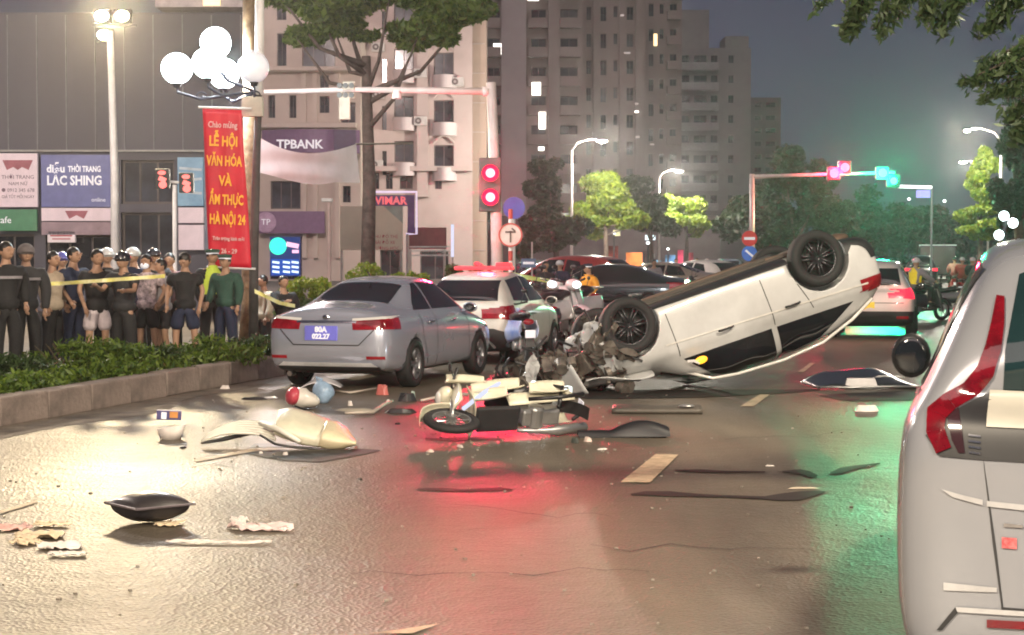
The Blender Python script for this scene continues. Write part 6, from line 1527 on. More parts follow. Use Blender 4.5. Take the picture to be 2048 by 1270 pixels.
person('woman with a pale jacket at the brown tree trunk', at_px(528, 28.4, .0), R(-50), 1.45, cl('pale', (.42, .36, .28)), 'long', c_blk, group=GC)
person('traffic officer in an orange yellow uniform with a white banded cap among the motorbikes', at_px(1178, 39, .0), R(-60), 1.58, c_orange, 'long', cl('tan', (.3, .22, .1)), cap=c_navy, armR=((.15, -.06, .64), (.12, -.2, .6)), armL=((.16, .03, .66), (.17, -.08, .56)), vest=c_orange)
person('person in dark clothes walking near the orange lit shopfront', at_px(1205, 75, .0), R(20), 1.65, c_dk, 'long', c_blk, group='people near the shops')
person('person in a red top near the blue lit shopfront', at_px(1394, 80, .0), R(-20), 1.65, cl('red', (.4, .08, .06)), 'long', c_blk, group='people near the shops')
person('person in a beige coat beside the pale hatchback', at_px(1412, 74, .0), R(30), 1.60, cl('beige', (.4, .3, .2)), 'long', c_blk, helmet=m_helw, group='people near the shops')
person('person in a violet coat standing beyond the overturned car sill', at_px(1352, 78, .0), R(0), 1.62, cl('violet', (.2, .15, .3)), 'long', c_dk, group='people near the shops')

# ================================================================ motor scooters
m_sil = mat('engine_silver', (.4, .4, .4), .35, metal=.8)
def scooter(label, loc, rot, body, group=None, scale=1.0, seat=None, lamp=None, name='motor_scooter', rear_red=None, broken=False):
    r = thing(name, label, 'motorcycle', loc, 0, group, rot=rot, scale=scale)
    for y, w_ in ((.62, .07), (-.60, .085))[:1 if broken else 2]:
        mb = MB(); mb.lathe([(.20, -w_ / 2), (.26, -w_ * .5), (.285, -w_ * .2), (.285, w_ * .2), (.26, w_ * .5), (.20, w_ / 2)], (0, y, .285), 'X', 30); t_ = mb.build('wheel', m_tyre, r, smooth=True)
        mb = MB(); mb.lathe([(.185, -.025), (.208, -.03), (.208, .03), (.185, .025)], (0, y, .285), 'X', 28); mb.cyl((-.06, y, .285), (.06, y, .285), .05, .05, 12)
        for i in range(8): a = math.pi * i / 4; mb.tube([(0, y, .285), (0, y + .19 * math.cos(a), .285 + .19 * math.sin(a))], .010, 5)
        mb.build('rim', m_sil, t_)
    mb = MB()
    for s in (-.06, .06): mb.tube([(s, .62, .285), (s, .50, .62), (s * .6, .42, .84)], [.022, .025, .02], 8)
    mb.build('fork', m_sil, r, smooth=True)
    mb = MB(); mb.grid(lambda u, v: ((u - .5) * .14, .62 + .31 * math.cos(.2 + 1.9 * v), .285 + .31 * math.sin(.2 + 1.9 * v) + .02 * math.sin(math.pi * u)), 6, 10); o = mb.build('front_mudguard', body, r, smooth=True); so_ = o.modifiers.new('s', 'SOLIDIFY'); so_.thickness = .008
    mb = MB(); mb.grid(lambda u, v: ((u - .5) * (.34 + .10 * math.sin(math.pi * v)), .47 - .12 * v + .10 * math.sin(math.pi * u) * (1 - .4 * v), .42 + .46 * v), 12, 10); o = mb.build('front_fairing', body, r, smooth=True); so_ = o.modifiers.new('s', 'SOLIDIFY'); so_.thickness = .012
    mb = MB(); mb.grid(lambda u, v: ((u - .5) * (.46 - .12 * v), .38 + .0 * v - .10 * v - .05 * math.sin(math.pi * u), .34 + .48 * v), 12, 8); o = mb.build('leg_shield', body, r, smooth=True); so_ = o.modifiers.new('s', 'SOLIDIFY'); so_.thickness = .012
    mb = MB(); mb.ell((0, .47, .90), (.13, .10, .085), 16, 10); mb.build('headlamp_cowl', body, r, smooth=True)
    mb = MB(); mb.ell((0, .545, .90), (.08, .035, .055), 14, 8); mb.build('headlight', lamp or m_lampclear, r, smooth=True)
    mb = MB(); mb.tube([(-.30, .34, .98), (-.14, .40, .94), (.14, .40, .94), (.30, .34, .98)], [.018, .014, .014, .018], 8); mb.build('handlebar', m_black, r, smooth=True)
    for s in (-1, 1):
        mb = MB(); mb.tube([(s * .2, .38, .96), (s * .24, .36, 1.12)], .007, 5); mb.ell((s * .25, .36, 1.15), (.055, .015, .035), 12, 8); mb.build('mirror', m_black, r, smooth=True)
    mb = MB(); mb.box((0, .12, .30), (.26, .46, .07)); mb.build('floorboard', m_plastic, r, bevel=.02)
    for s in (-1, 1):
        mb = MB(); mb.grid(lambda u, v: (s * (.12 + .06 * math.sin(math.pi * min(1, v * 1.1)) * (1 - .4 * u)), -.02 - .78 * u, .34 + .12 * u + (.36 - .10 * u) * v), 12, 8); o = mb.build('side_panel', body, r, smooth=True); so_ = o.modifiers.new('s', 'SOLIDIFY'); so_.thickness = .01
    mb = MB(); mb.ell((0, -.32, .76), (.15, .42, .075), 18, 10, fn=lambda q: Vector((q.x * (1 - .25 * (q.y < 0) * abs(q.y) / .42), q.y, q.z + .04 * (q.y < -.1)))); mb.build('seat', seat or m_black, r, smooth=True)
    mb = MB(); mb.box((0, -.35, .36), (.18, .42, .2)); mb.cyl((-.12, -.30, .32), (.12, -.30, .32), .09, .09, 14); mb.build('engine', m_sil, r, bevel=.03)
    mb = MB(); mb.tube([(.12, -.1, .26), (.14, -.4, .26), (.16, -.55, .30), (.17, -.92, .40)], [.02, .03, .055, .05], 10); mb.build('exhaust', m_sil, r, smooth=True)
    mb = MB(); mb.ell((0, -.80, .70), (.09, .05, .05), 12, 8); mb.build('tail_light', rear_red or m_lampred, r, smooth=True)
    mb = MB(); mb.tube([(-.10, -.60, .82), (-.10, -.88, .84), (.10, -.88, .84), (.10, -.60, .82)], .012, 6); mb.build('grab_rail', m_sil, r, smooth=True)
    mb = MB(); mb.box((0, -.90, .52), (.16, .01, .12)); mb.build('number_plate', m_txtw, r)
    mb = MB(); mb.grid(lambda u, v: ((u - .5) * .14, -.60 - .31 * math.cos(.1 + 1.2 * v), .285 + .32 * math.sin(.1 + 1.2 * v)), 4, 6); mb.build('rear_mudguard', m_plastic, r, smooth=True)
    return r
m_scw = mat('scooter_white', (.62, .60, .62), .3, coat=.6, var=.06)
m_scr = mat('scooter_red', (.45, .04, .05), .3, coat=.6); m_scb = mat('scooter_dark', (.03, .03, .04), .3, coat=.6)
m_slatw = mat('tube_white', (.66, .64, .6), .4)
m_beige = mat('fairing_cream', (.62, .59, .46), .4, coat=.3, var=.1, scale=5, dirt=.3)
GP = 'motorcycles parked behind the crash'
p0 = scooter('white police motorcycle directly left of the officer in orange', at_px(1140, 34.5, 0), (0, 0, R(150)), m_scw, GP, 1.3, lamp=glow('police_lamp', (.9, .95, 1), 2.0))
dup(p0, at_px(1108, 34.0, 0), R(215), label='white police motorcycle standing between its two white neighbours', scale=1.3)
dup(p0, at_px(1082, 33.0, 0), R(140), label='white police motorcycle nearest the taxi mirror', scale=1.25)
p1 = scooter('dark scooter with chrome parts just right of the taxi tail lamp', at_px(1044, 31.5, 0), (0, 0, R(-20)), m_scb, GP, 1.05)
dup(p1, at_px(1062, 32.0, 0), R(150), label='dark scooter behind the scooter beside the taxi')
scooter('red scooter standing with its nose to the smashed car', at_px(1050, 34.0, 0), (0, 0, R(170)), mat('scooter_rose', (.38, .14, .14), .35, coat=.5), GP, 1.0)
scooter('blue and white scooter right behind the taxi rear wheel', at_px(1030, 28.2, 0), (0, 0, R(15)), mat('scooter_blue_white', (.15, .25, .6), .3, coat=.6, col2=(.65, .65, .7), scale=2), GP, 1.0)
scooter('dark motorcycle with lit lamps left of the overturned front wheel', at_px(1196, 36.0, 0), (0, 0, R(120)), m_scb, GP, 1.1, lamp=glow('lamp_small', (1, .9, .75), 3))
dup(p1, at_px(1262, 58, 0), R(60), label='dark scooter parked by the champagne saloon')
dup(p1, at_px(1410, 60, 0), R(100), label='dark scooter beyond the middle of the overturned car')
for i, (px, Y, a, lb) in enumerate([(1300, 57, 20, 'scooter standing in front of the champagne saloon'), (1332, 60, -40, 'scooter right of the champagne saloon'), (1436, 68, 10, 'scooter before the silver hatchback'), (1470, 72, 120, 'scooter under the blue disc sign'), (1378, 63, 80, 'scooter touching the pale hatchback')]):
    dup(p1 if i % 2 else p0, at_px(px, Y, 0), R(a), label=lb, group='scooters waiting beyond the crash', scale=1.0)
for i, (px, Y, a, col, lb) in enumerate([(1308, 61, 10, c_grey, 'person in grey standing by the champagne saloon'), (1440, 70, -30, c_cream, 'person in a cream jacket beyond the black sill'), (1090, 44, 20, c_dk, 'person in dark clothes behind the white police motorcycles'), (1120, 47, -20, c_navy, 'person in navy between the red car and the officer in orange')]):
    person(lb, at_px(px, Y, 0), R(a), 1.62, col, 'long', c_blk, helmet=m_helw if i % 2 else None, group='people near the shops')
# riders on the right
def rider(label, px, Y, rz, top, body, helmet, vest=None):
    sc = scooter('scooter ridden by the ' + label, at_px(px, Y, 0), (0, 0, rz), body, 'ridden scooters', 1.0)
    M = Matrix.Rotation(rz, 3, 'Z'); o_ = M @ Vector((0, -.30, 0))
    person('rider, ' + label, (wx(px, Y) + o_.x, Y + o_.y, .78 - .455 * 1.62 + .02), rz + math.pi, 1.62, top, 'long', c_blk, helmet=helmet, vest=vest, sit=True, armR=((.15, -.12, .66), (.15, -.27, .60)), armL=((.15, -.12, .66), (.15, -.27, .60)))
rider('person in a yellow vest right of the white car', 1848, 47, R(-60), c_grey, m_scb, m_helw, mat('cloth_yellow', (.8, .6, .02), .7, emit=(1, .8, .05), estr=.15))
rider('person in red on the far right of the road', 1926, 66, R(-20), cl('red', (.4, .08, .06)), m_scr, m_helw)
rider('person in pink beside the far red rider', 1908, 76, R(-10), cl('pinkish', (.5, .25, .25)), m_scr, m_helb)
rider('person in dark clothes right of the far red rider', 1948, 62, R(-25), c_dk, m_scb, m_helw)
scooter('dark scooter parked at the road edge right of the yellow vest', at_px(1868, 49, 0), (0, 0, R(70)), m_scb, 'ridden scooters', 1.0)
bpy.data.objects['motor_scooter'].get('label')
# fallen motorcycle in the foreground
pm = G(1042, 884)
fm = scooter('cream motorcycle lying on its side in the middle of the road', (0, 0, 0), (0, 0, 0), m_beige, None, 1.05, name='fallen_motorcycle', broken=True)
Mf = Matrix.Rotation(R(112), 3, 'Z') @ Matrix.Rotation(R(73), 3, 'Y')
fm.rotation_euler = Mf.to_euler(); fm.scale = (.92,) * 3
def low(root):
    bpy.context.view_layer.update(); z_ = 1e9
    def walk(o_):
        nonlocal_z = []
        if o_.type == 'MESH': nonlocal_z.append(min((o_.matrix_world @ Vector(c_)).z for c_ in ([v_.co for v_ in o_.data.vertices])))
        for k_ in o_.children: nonlocal_z += walk(k_)
        return nonlocal_z
    return min(walk(root))
fm.location = (pm.x - .02, pm.y + .05, 0); fm.location.z -= low(fm) - .002

for (a, b, c_, w_) in [((-.22, .30, .62), (-.26, -.25, .66), .12, .20), ((-.24, .1, .80), (-.20, .45, .98), .10, .14), ((-.26, -.30, .50), (-.22, -.75, .62), .1, .22), ((-.2, .35, .45), (-.28, .0, .38), .1, .18)]:
    mb = MB(); A_, B_ = Vector(a), Vector(b); mb.grid(lambda u, v: tuple(A_.lerp(B_, u) + Vector((.06 * math.sin(math.pi * v), .02 * math.sin(5 * v), (v - .5) * w_ * (1 + .4 * math.sin(3 * u))))), 14, 8); o = mb.build('torn_cover', m_beige, fm, smooth=True); so_ = o.modifiers.new('s', 'SOLIDIFY'); so_.thickness = .01
mb = MB(); mb.tube([(.1, -.2, .9), (.2, -.5, 1.0), (.15, -.8, .85), (.1, -.95, .6), (.1, -.8, .45)], .022, 8); mb.build('bent_frame', m_black, fm, smooth=True)
mb = MB(); mb.tube([(.15, .1, .4), (.22, .0, .7), (.2, -.1, .95), (.3, .1, 1.05)], .02, 8); mb.build('bent_frame', m_slatw, fm, smooth=True)

for a_ in ([(-.12, .5, .3), (-.22, .2, .5), (-.2, -.1, .8), (-.12, -.3, .95)], [(-.1, -.55, .3), (-.2, -.7, .6), (-.15, -.5, .85), (-.1, -.3, .7)], [(-.2, -.2, .3), (-.25, -.5, .2), (-.2, -.85, .4)]):
    mb = MB(); mb.tube(a_, .022, 8); mb.build('bent_frame', m_slatw if a_[0][1] > 0 else m_black, fm, smooth=True)
fm.location.z -= low(fm) - .002
# ================================================================ debris on the asphalt
def plate_thing(name, label, cat, outline, z0, thick, m, zf=None, part='shell', smooth=True):
    """curved plate from a photo outline on the ground: outline pixels -> world, lifted by zf(u) and thickened"""
    r = thing(name, label, cat, (0, 0, 0)); pts = [G(x, y, z0) for x, y in outline]
    c = sum(pts, Vector()) / len(pts); r.location = (c.x, c.y, 0)
    n = len(pts); vs = [(c.x - c.x, 0, z0 + (zf or 0))]; rings = 5; fs = []
    vs = [Vector((0, 0, z0 + (zf or 0)))]
    for k in range(1, rings + 1):
        t_ = k / rings
        for p in pts: q = c.lerp(p, t_); vs.append(Vector((q.x - c.x, q.y - c.y, z0 + (zf or 0) * (1 - t_ ** 2) + rng.uniform(-.004, .004))))
    for i in range(n): fs.append((0, 1 + i, 1 + (i + 1) % n))
    for k in range(rings - 1):
        for i in range(n): a = 1 + k * n; fs.append((a + i, a + n + i, a + n + (i + 1) % n, a + (i + 1) % n))
    mb = MB(); mb.add(vs, fs); o = mb.build(part, m, r, smooth=smooth); so_ = o.modifiers.new('s', 'SOLIDIFY'); so_.thickness = thick; so_.offset = -1
    return r
# square domed top-box lid
c = G(299, 1046, 0); ln = thing('box_lid', 'dark square cushion shaped box lid lying bulging on the asphalt in front', 'box lid', (c.x, c.y + .02, 0), R(40))
def lid(sgn, hz_, half):
    def f(u, v):
        x, y = (u - .5) * 2, (v - .5) * 2; rr_ = (1 - x * x) * (1 - y * y)
        bx_, by_ = x * half * (1 - .05 * y * y), y * half * (1 - .05 * x * x); return (bx_, by_, .125 + sgn * hz_ * max(0, rr_) ** (.55 if sgn > 0 else .33))
    return f
m_lid = mat('lid_plastic', (.035, .03, .030), .38, var=.2, coat=.3, scale=4)
mb = MB(); mb.grid(lid(1, .075, .21), 20, 20); mb.build('top_shell', m_lid, ln, smooth=True)
mb = MB(); mb.grid(lid(-1, .115, .205), 20, 20); mb.build('under_shell', mat('lid_under', (.02, .018, .022), .5), ln, smooth=True)
mb = MB(); mb.tube([(-.21, -.21, .125), (.21, -.21, .125), (.21, .21, .125), (-.21, .21, .125), (-.21, -.21, .125)], .009, 6); mb.build('rim', mat('lid_rim', (.12, .10, .11), .3), ln)
# papers
m_paper = mat('paper_cream', (.62, .50, .34), .7, var=.12, scale=8); m_paperw = mat('paper_white', (.68, .62, .58), .6, var=.1, scale=8); m_paperp = mat('paper_pink', (.60, .36, .32), .6, var=.15, scale=8)
def scrap(label, px, py, w, d, m, hump=.03, rz=0, name='paper_scrap', cat='paper'):
    c = G(px, py); r = thing(name, label, cat, (c.x, c.y, 0), rz); s1, s2 = rng.uniform(0, 6), rng.uniform(0, 6)
    def f(u, v):
        x, y = (u - .5) * w * (1 + .15 * math.sin(5 * v + s1)), (v - .5) * d * (1 + .18 * math.sin(4 * u + s2)); nn = mnoise.noise(Vector((u * 2.6 + s1, v * 2.6 + s2, s1))); n2 = mnoise.noise(Vector((u * 7 + s1, v * 7, s2))); return (x + .03 * nn, y + .03 * n2, max(.008, .014 + hump * (.9 * abs(nn) + .45 * n2)))
    mb = MB(); mb.grid(f, 16, 14); o = mb.build('sheet', m, r, smooth=True); so_ = o.modifiers.new('s', 'SOLIDIFY'); so_.thickness = .004; return r
scrap('small cream paper in front of the dark box lid', 336, 1051, .15, .16, m_paper, .02)
scrap('pink crumpled wrapper at the lower left corner', 22, 1060, .22, .14, m_paperp, .04, .3)
scrap('yellowish crumpled paper, middle of the scraps at lower left', 78, 1076, .26, .26, m_paper, .05, .2)
scrap('small cream paper behind the yellowish crumpled one', 103, 1053, .20, .10, m_paper, .03, .1)
scrap('greyish white torn sheet right of the yellowish crumpled paper', 122, 1096, .22, .18, m_paperw, .04, .5)
scrap('flat white scrap lowest of the papers at lower left', 134, 1112, .20, .10, m_paperw, .02)
scrap('cream leaf shaped paper left of the yellowish one', 50, 1088, .14, .14, m_paper, .03, 1)
scrap('long pinkish white wrapper right of the box lid', 520, 1060, .40, .14, mat('paper_rose', (.66, .50, .48), .5, var=.15, scale=8), .05, -.25)
scrap('white tail of the long wrapper', 478, 1047, .10, .22, m_paperw, .04, .4)
scrap('wet white plastic strip lying below the box lid', 440, 1088, .55, .06, m_paperw, .012, -.05)
# torn fairing with slatted section
fr = thing('torn_fairing', 'large cream motorcycle fairing with a slatted white grille torn off onto the road', 'fairing', (0, 0, 0))
def fpt(px, py, lift): p = P(px, py, G(px, 895, 0).y + 0); return G(px, py + 0, 0).lerp(G(px, py, 0), 0)
YFR = G(600, 897).y
def fq(px, py, dy=0): return P(px, py, YFR + dy)
def shell(u, v):
    # u along 556..690 px, v across
    top = [(556, 822), (580, 817), (615, 825), (650, 838), (668, 848)]; bot = [(548, 868), (575, 878), (600, 888), (630, 892), (655, 893)]
    k = u * 4; i = min(3, int(k)); t_ = k - i
    a = Vector(top[i]).lerp(Vector(top[i + 1]), t_); b = Vector(bot[i]).lerp(Vector(bot[i + 1]), t_); q = a.lerp(b, v)
    return tuple(fq(q.x, q.y, .45 * (1 - v) - .18 * math.sin(math.pi * v)))
mb = MB(); mb.grid(shell, 18, 14); o = mb.build('shell', m_beige, fr, smooth=True); so_ = o.modifiers.new('s', 'SOLIDIFY'); so_.thickness = .012
def tip(u, v):
    top = [(652, 842), (672, 845), (693, 858), (712, 884)]; bot = [(636, 892), (655, 898), (680, 897), (712, 888)]
    k = u * 3; i = min(2, int(k)); t_ = k - i; a = Vector(top[i]).lerp(Vector(top[i + 1]), t_); b = Vector(bot[i]).lerp(Vector(bot[i + 1]), t_); q = a.lerp(b, v)
    return tuple(fq(q.x, q.y, .35 * (1 - v) - .20 * math.sin(math.pi * v) - .03))
mb = MB(); mb.grid(tip, 14, 12); o = mb.build('nose_piece', mat('fairing_cream_light', (.64, .56, .38), .4, coat=.3, var=.1, scale=7, dirt=.2), fr, smooth=True); so_ = o.modifiers.new('s', 'SOLIDIFY'); so_.thickness = .012
m_slat = mat('slat_white', (.68, .66, .58), .4, var=.06)
for i in range(6):
    k = i / 5
    a, b, c_ = fq(402, 884 - 3 * k, .1 * k), fq(478, 868 - 22 * k - 2, .06 + .3 * k), fq(552, 868 - 26 * k + 12, .05 + .3 * k)
    mb = MB(); pts_ = [a.lerp(b, t_ / 5) + Vector((0, 0, .03 * math.sin(math.pi * t_ / 5))) for t_ in range(5)] + [b.lerp(c_, t_ / 5) + Vector((0, 0, .02 * math.sin(math.pi * t_ / 5))) for t_ in range(6)]
    mb.tube(pts_, [.006] + [.014] * (len(pts_) - 2) + [.008], 6); mb.build('slat', m_slat, fr, smooth=True)
mb = MB(); mb.tube([fq(402, 886), fq(440, 880, .1), fq(500, 866, .2), fq(548, 872, .2)], [.01, .02, .02, .01], 6); mb.build('slat_frame', m_plastic, fr, smooth=True)
mb = MB(); mb.tube([fq(520, 846, .1), fq(560, 860, -.1), fq(600, 884, -.2)], [.022, .026, .02], 8); mb.build('strut', m_slat, fr, smooth=True)
mb = MB(); mb.tube([fq(520, 870), fq(550, 888, -.1), fq(575, 893, -.1), fq(650, 900, -.1), fq(690, 903, -.1)], .012, 6); mb.build('cable', m_black, fr, smooth=True)
mb = MB(); mb.box(fq(600, 897, .25), (.9, .35, .06)); mb.build('under_frame', m_plastic, fr, bevel=.02)
# helmet / bags in white, red, light blue
hl = thing('toppled_helmet', 'white helmet with a red end lying among bags behind the torn fairing', 'helmet', G(602, 818)); hl.rotation_euler = (0, R(15), R(20))
mb = MB(); mb.ell((0, 0, .12), (.19, .14, .12), 20, 14, fn=lambda q: Vector((q.x, q.y, q.z * (.8 if q.x > 0 else 1)))); mb.build('shell', mat('helmet_cream', (.66, .62, .56), .35, coat=.6), hl, smooth=True)
mb = MB(); mb.ell((-.13, -.02, .12), (.085, .125, .105), 16, 12); mb.build('red_end', mat('helmet_red', (.5, .06, .09), .35, coat=.6), hl, smooth=True)
mb = MB(); mb.tube([(-.1, -.1, .02), (0, -.15, .01), (.12, -.12, .02)], .009, 6); mb.build('chin_strap', m_black, hl)
bg_ = thing('plastic_bag', 'light blue plastic bag standing between the helmet and the sedan', 'bag', G(645, 806))
def bagf(q): return Vector((q.x * (1 + .12 * math.sin(14 * q.z + 9 * q.x)), q.y * (1 + .15 * math.sin(17 * q.x)), max(-.12, q.z + .012 * math.sin(30 * q.x + 20 * q.z))))
mb = MB(); mb.ell((0, 0, .12), (.13, .12, .14), 22, 16, fn=bagf); mb.build('bag_body', mat('bag_blue', (.28, .40, .55), .35, var=.2, scale=9), bg_, smooth=True)
mb = MB(); mb.tube([(-.05, 0, .24), (-.07, 0, .3), (.0, .01, .27)], .018, 6); mb.build('bag_knot', mat('bag_blue', (.28, .40, .55)), bg_, smooth=True)
wb = thing('torn_cowling', 'pale curved body panel lying on top behind the blue bag', 'car part', G(640, 790) + Vector((0, .25, 0)))
mb = MB(); mb.grid(lambda u, v: ((u - .5) * .50, (v - .5) * .3, .09 + .11 * math.sin(math.pi * u) * (.6 + .4 * v)), 14, 8); o = mb.build('shell', m_scw, wb, smooth=True); so_ = o.modifiers.new('s', 'SOLIDIFY'); so_.thickness = .01
# carton and white cup at left
cb2 = thing('toy_box', 'small blue and orange printed carton on a white tub left of the torn fairing', 'carton', G(338, 860) , R(12))
mb = MB(); mb.box((0, 0, .15), (.24, .14, .09), rot=(0, .06, 0)); mb.build('carton', mat('carton_navy', (.04, .04, .16), .5, col2=(.10, .08, .2), scale=12), cb2, bevel=.006)
mb = MB(); mb.box((.045, -.075, .155), (.08, .006, .06), rot=(0, .06, 0)); mb.build('orange_print', mat('print_orange', (.62, .26, .06), .5), cb2)
mb = MB(); mb.box((-.05, -.075, .15), (.05, .006, .065), rot=(0, .06, 0)); mb.build('white_print', m_txtw, cb2)
wt = thing('white_tub', 'cracked white tub lying below the blue and orange carton', 'tub', G(342, 878), R(-20))
mb = MB(); mb.lathe([(.055, 0), (.09, .0), (.125, .115), (.115, .115), (.085, .015), (.05, .012)], (0, 0, .0), 'Z', 18); mb.v = [(x + .05 * z * 4 * math.sin(6 * x), y, z * (1 + .2 * math.sin(9 * x))) for x, y, z in mb.v]; mb.build('tub_body', m_paperw, wt, smooth=True)
# small pieces
def shard(name, label, cat, px, py, m, size, seed, h=.06, rz=None):
    r = thing(name, label, cat, G(px, py), rng.uniform(0, 3) if rz is None else rz); q = random.Random(seed)
    mb = MB(); n = 9; base = []; a0 = 0
    pts_ = [(size[0] / 2 * math.cos(2 * math.pi * i / n) * q.uniform(.65, 1.1), size[1] / 2 * math.sin(2 * math.pi * i / n) * q.uniform(.65, 1.1)) for i in range(n)]
    vs = [(x, y, .004) for x, y in pts_] + [(x * .7, y * .7, h * q.uniform(.6, 1.1)) for x, y in pts_] + [(0, 0, h)]
    fs = [(i, (i + 1) % n, n + (i + 1) % n, n + i) for i in range(n)] + [(n + i, n + (i + 1) % n, 2 * n) for i in range(n)]
    mb.add(vs, fs); mb.build('piece', m, r, bevel=.006); return r
shard('broken_cup', 'small white plastic piece near the kerb', 'plastic piece', 451, 778, m_paperw, (.16, .12), 1, .05)
shard('dark_shard', 'thin black and silver trim piece left of the helmet', 'car part', 506, 799, m_black, (.34, .10), 2, .035, 0)
shard('silver_shard', 'silver sliver right of the black trim piece', 'car part', 540, 797, m_sil, (.26, .06), 3, .03, 0)
shard('red_lens', 'pink red broken lens under the rear of the silver sedan', 'lamp piece', 765, 790, mat('lens_pink', (.5, .14, .12), .3, coat=.6), (.18, .16), 4, .13)
shard('white_shard', 'white bit below the pink red lens', 'plastic piece', 778, 806, m_paperw, (.10, .08), 5, .04)
shard('black_box', 'dark battery like box right of the pink red lens', 'box', 812, 803, m_black, (.26, .18), 6, .10, 0)
shard('green_shard', 'pale green bit on the dark battery like box', 'plastic piece', 826, 802, mat('pale_green', (.30, .38, .33), .4), (.10, .10), 7, .12)
shard('white_shard', 'small pale bit between the fairing and the bent rail', 'plastic piece', 700, 812, m_paperw, (.07, .07), 8, .06)
shard('flat_plate', 'flat dusty panel right of the helmet', 'car part', 710, 822, mat('dusty_panel', (.30, .27, .22), .6), (.55, .22), 9, .03, 0)
shard('dark_plate', 'black flat plate right of the bent rail', 'car part', 800, 826, m_black, (.42, .18), 10, .05, 0)
shard('red_lens', 'bright red lamp shard left of the shining headlamp', 'lamp piece', 1028, 774, mat('lens_red2', (.6, .05, .06), .25, coat=1), (.16, .10), 11, .06)
shard('dark_shard', 'tiny black chip in front of the bent rail', 'plastic piece', 795, 849, m_black, (.09, .06), 12, .02)
shard('white_shard', 'white chip lowest below the torn fairing', 'plastic piece', 571, 911, m_paperw, (.06, .05), 13, .03)
shard('white_shard', 'white chip left below the torn fairing', 'plastic piece', 522, 908, m_paperw, (.05, .04), 14, .025)
shard('dark_shard', 'small black chip left of the slatted grille', 'plastic piece', 366, 897, m_black, (.09, .05), 15, .02)
shard('white_shard', 'pale chip at the right end of the fallen motorcycle', 'plastic piece', 1176, 884, mat('chip_rose', (.6, .48, .42), .5), (.12, .08), 16, .05)
shard('dark_shard', 'small dark block between the fallen motorcycle and the black boot', 'plastic piece', 1150, 886, mat('chip_dark', (.06, .07, .06), .5), (.14, .08), 17, .05)
shard('white_shard', 'tiny white sliver on the open asphalt by the oil streaks', 'plastic piece', 1541, 933, m_paperw, (.10, .025), 18, .012, 0)
shard('white_shard', 'pale sliver above the thick end of the lower oil streak', 'plastic piece', 1605, 978, mat('sliver_cream', (.5, .42, .32), .5), (.30, .03), 19, .015, R(4))
shard('white_shard', 'crumpled white wrapper on the green lit asphalt', 'plastic piece', 1732, 823, m_paperw, (.28, .18), 20, .07, 0)
for i, (x, y) in enumerate([(905, 775), (990, 745), (960, 790), (1000, 800), (1120, 830), (1205, 900), (860, 905), (920, 895), (640, 790), (480, 850), (720, 960), (1300, 820)]):
    shard('debris_chip', ['chip near the front wheel of the silver sedan', 'chip on the asphalt right of the sedan front wheel', 'chip left of the pale pipe', 'chip just behind the wheel of the fallen motorcycle', 'chip right of the fallen motorcycle tail', 'chip below the black boot shaped seat', 'chip left of the dark streak under the motorcycle', 'chip in front of the fallen motorcycle wheel', 'chip on the blue bag side', 'chip left of the slatted grille', 'chip alone below the torn fairing nose', 'chip near the long grey slab'][i] + ', small and irregular', 'debris', x, y, rng.choice([m_paperw, m_under, mat('chip_rose', (.6, .48, .42))]), (rng.uniform(.05, .16), rng.uniform(.04, .09)), 30 + i, rng.uniform(.015, .04))['group'] = 'debris chips round the crash'
# bent rail
br = thing('bent_rail', 'bent pale metal rail lying between the helmet and the fallen motorcycle', 'car part')
mb = MB(); mb.tube([G(690, 832) + Vector((0, 0, .03)), G(745, 830) + Vector((0, 0, .03)), G(768, 818) + Vector((0, 0, .05)), G(785, 812) + Vector((0, 0, .06))], [.016, .02, .02, .012], 8); mb.build('rail', mat('rail_pale', (.48, .42, .36), .45, metal=.3), br, smooth=True)
br = thing('bent_rail', 'thin pale bar behind the pink red lens under the sedan', 'car part')
mb = MB(); mb.tube([G(666, 786) + Vector((0, 0, .03)), G(700, 790) + Vector((0, 0, .03)), G(755, 784) + Vector((0, 0, .05))], [.012, .016, .012], 8); mb.build('rail', mat('rail_pale', (.48, .42, .36)), br, smooth=True)
br = thing('bent_rail', 'pale pipe lying left of the wheel of the fallen motorcycle', 'car part')
mb = MB(); mb.tube([G(842, 806) + Vector((0, 0, .03)), G(880, 800) + Vector((0, 0, .04)), G(955, 796) + Vector((0, 0, .06))], [.014, .022, .02], 8); mb.build('rail', mat('rail_pale', (.48, .42, .36)), br, smooth=True)
# cracked shining headlamp between the motorcycle and the smashed nose
c = G(1095, 800); hp = thing('shining_headlamp', 'bright white broken headlamp unit shining in front of the smashed nose', 'headlamp', (c.x, c.y, 0))
mb = MB(); mb.ell((.02, .05, .10), (.28, .14, .09), 18, 10); mb.build('housing', m_plastic, hp, smooth=True)
m_hl = glow('headlamp_glow', (.85, .97, 1), 7)
mb = MB(); mb.ell((-.16, -.04, .18), (.055, .04, .05), 12, 8); mb.build('bulb', m_hl, hp, smooth=True)
mb = MB(); mb.grid(lambda u, v: (-.05 + .34 * u, -.09 - .02 * math.sin(9 * u), .06 + .09 * v + .03 * math.sin(7 * u + 2 * v)), 12, 5); mb.build('lens', mat('cracked_lens', (.75, .85, .86), .15, col2=(.15, .2, .2), scale=22, emit=(.8, .97, 1), estr=1.1), hp, smooth=True)
for i in range(9):
    mb = MB(); q0 = Vector((rng.uniform(-.3, .35), rng.uniform(-.2, 0), rng.uniform(.01, .12))); a = Euler((rng.uniform(0, 3), rng.uniform(0, 3), 0)).to_matrix(); mb.box(q0, (rng.uniform(.04, .12), rng.uniform(.03, .06), .006), rot=a); mb.build('glass_splinter', rng.choice([mat('splinter', (.6, .66, .66), .15), m_black, mat('splinter', (.6, .66, .66))]), hp)
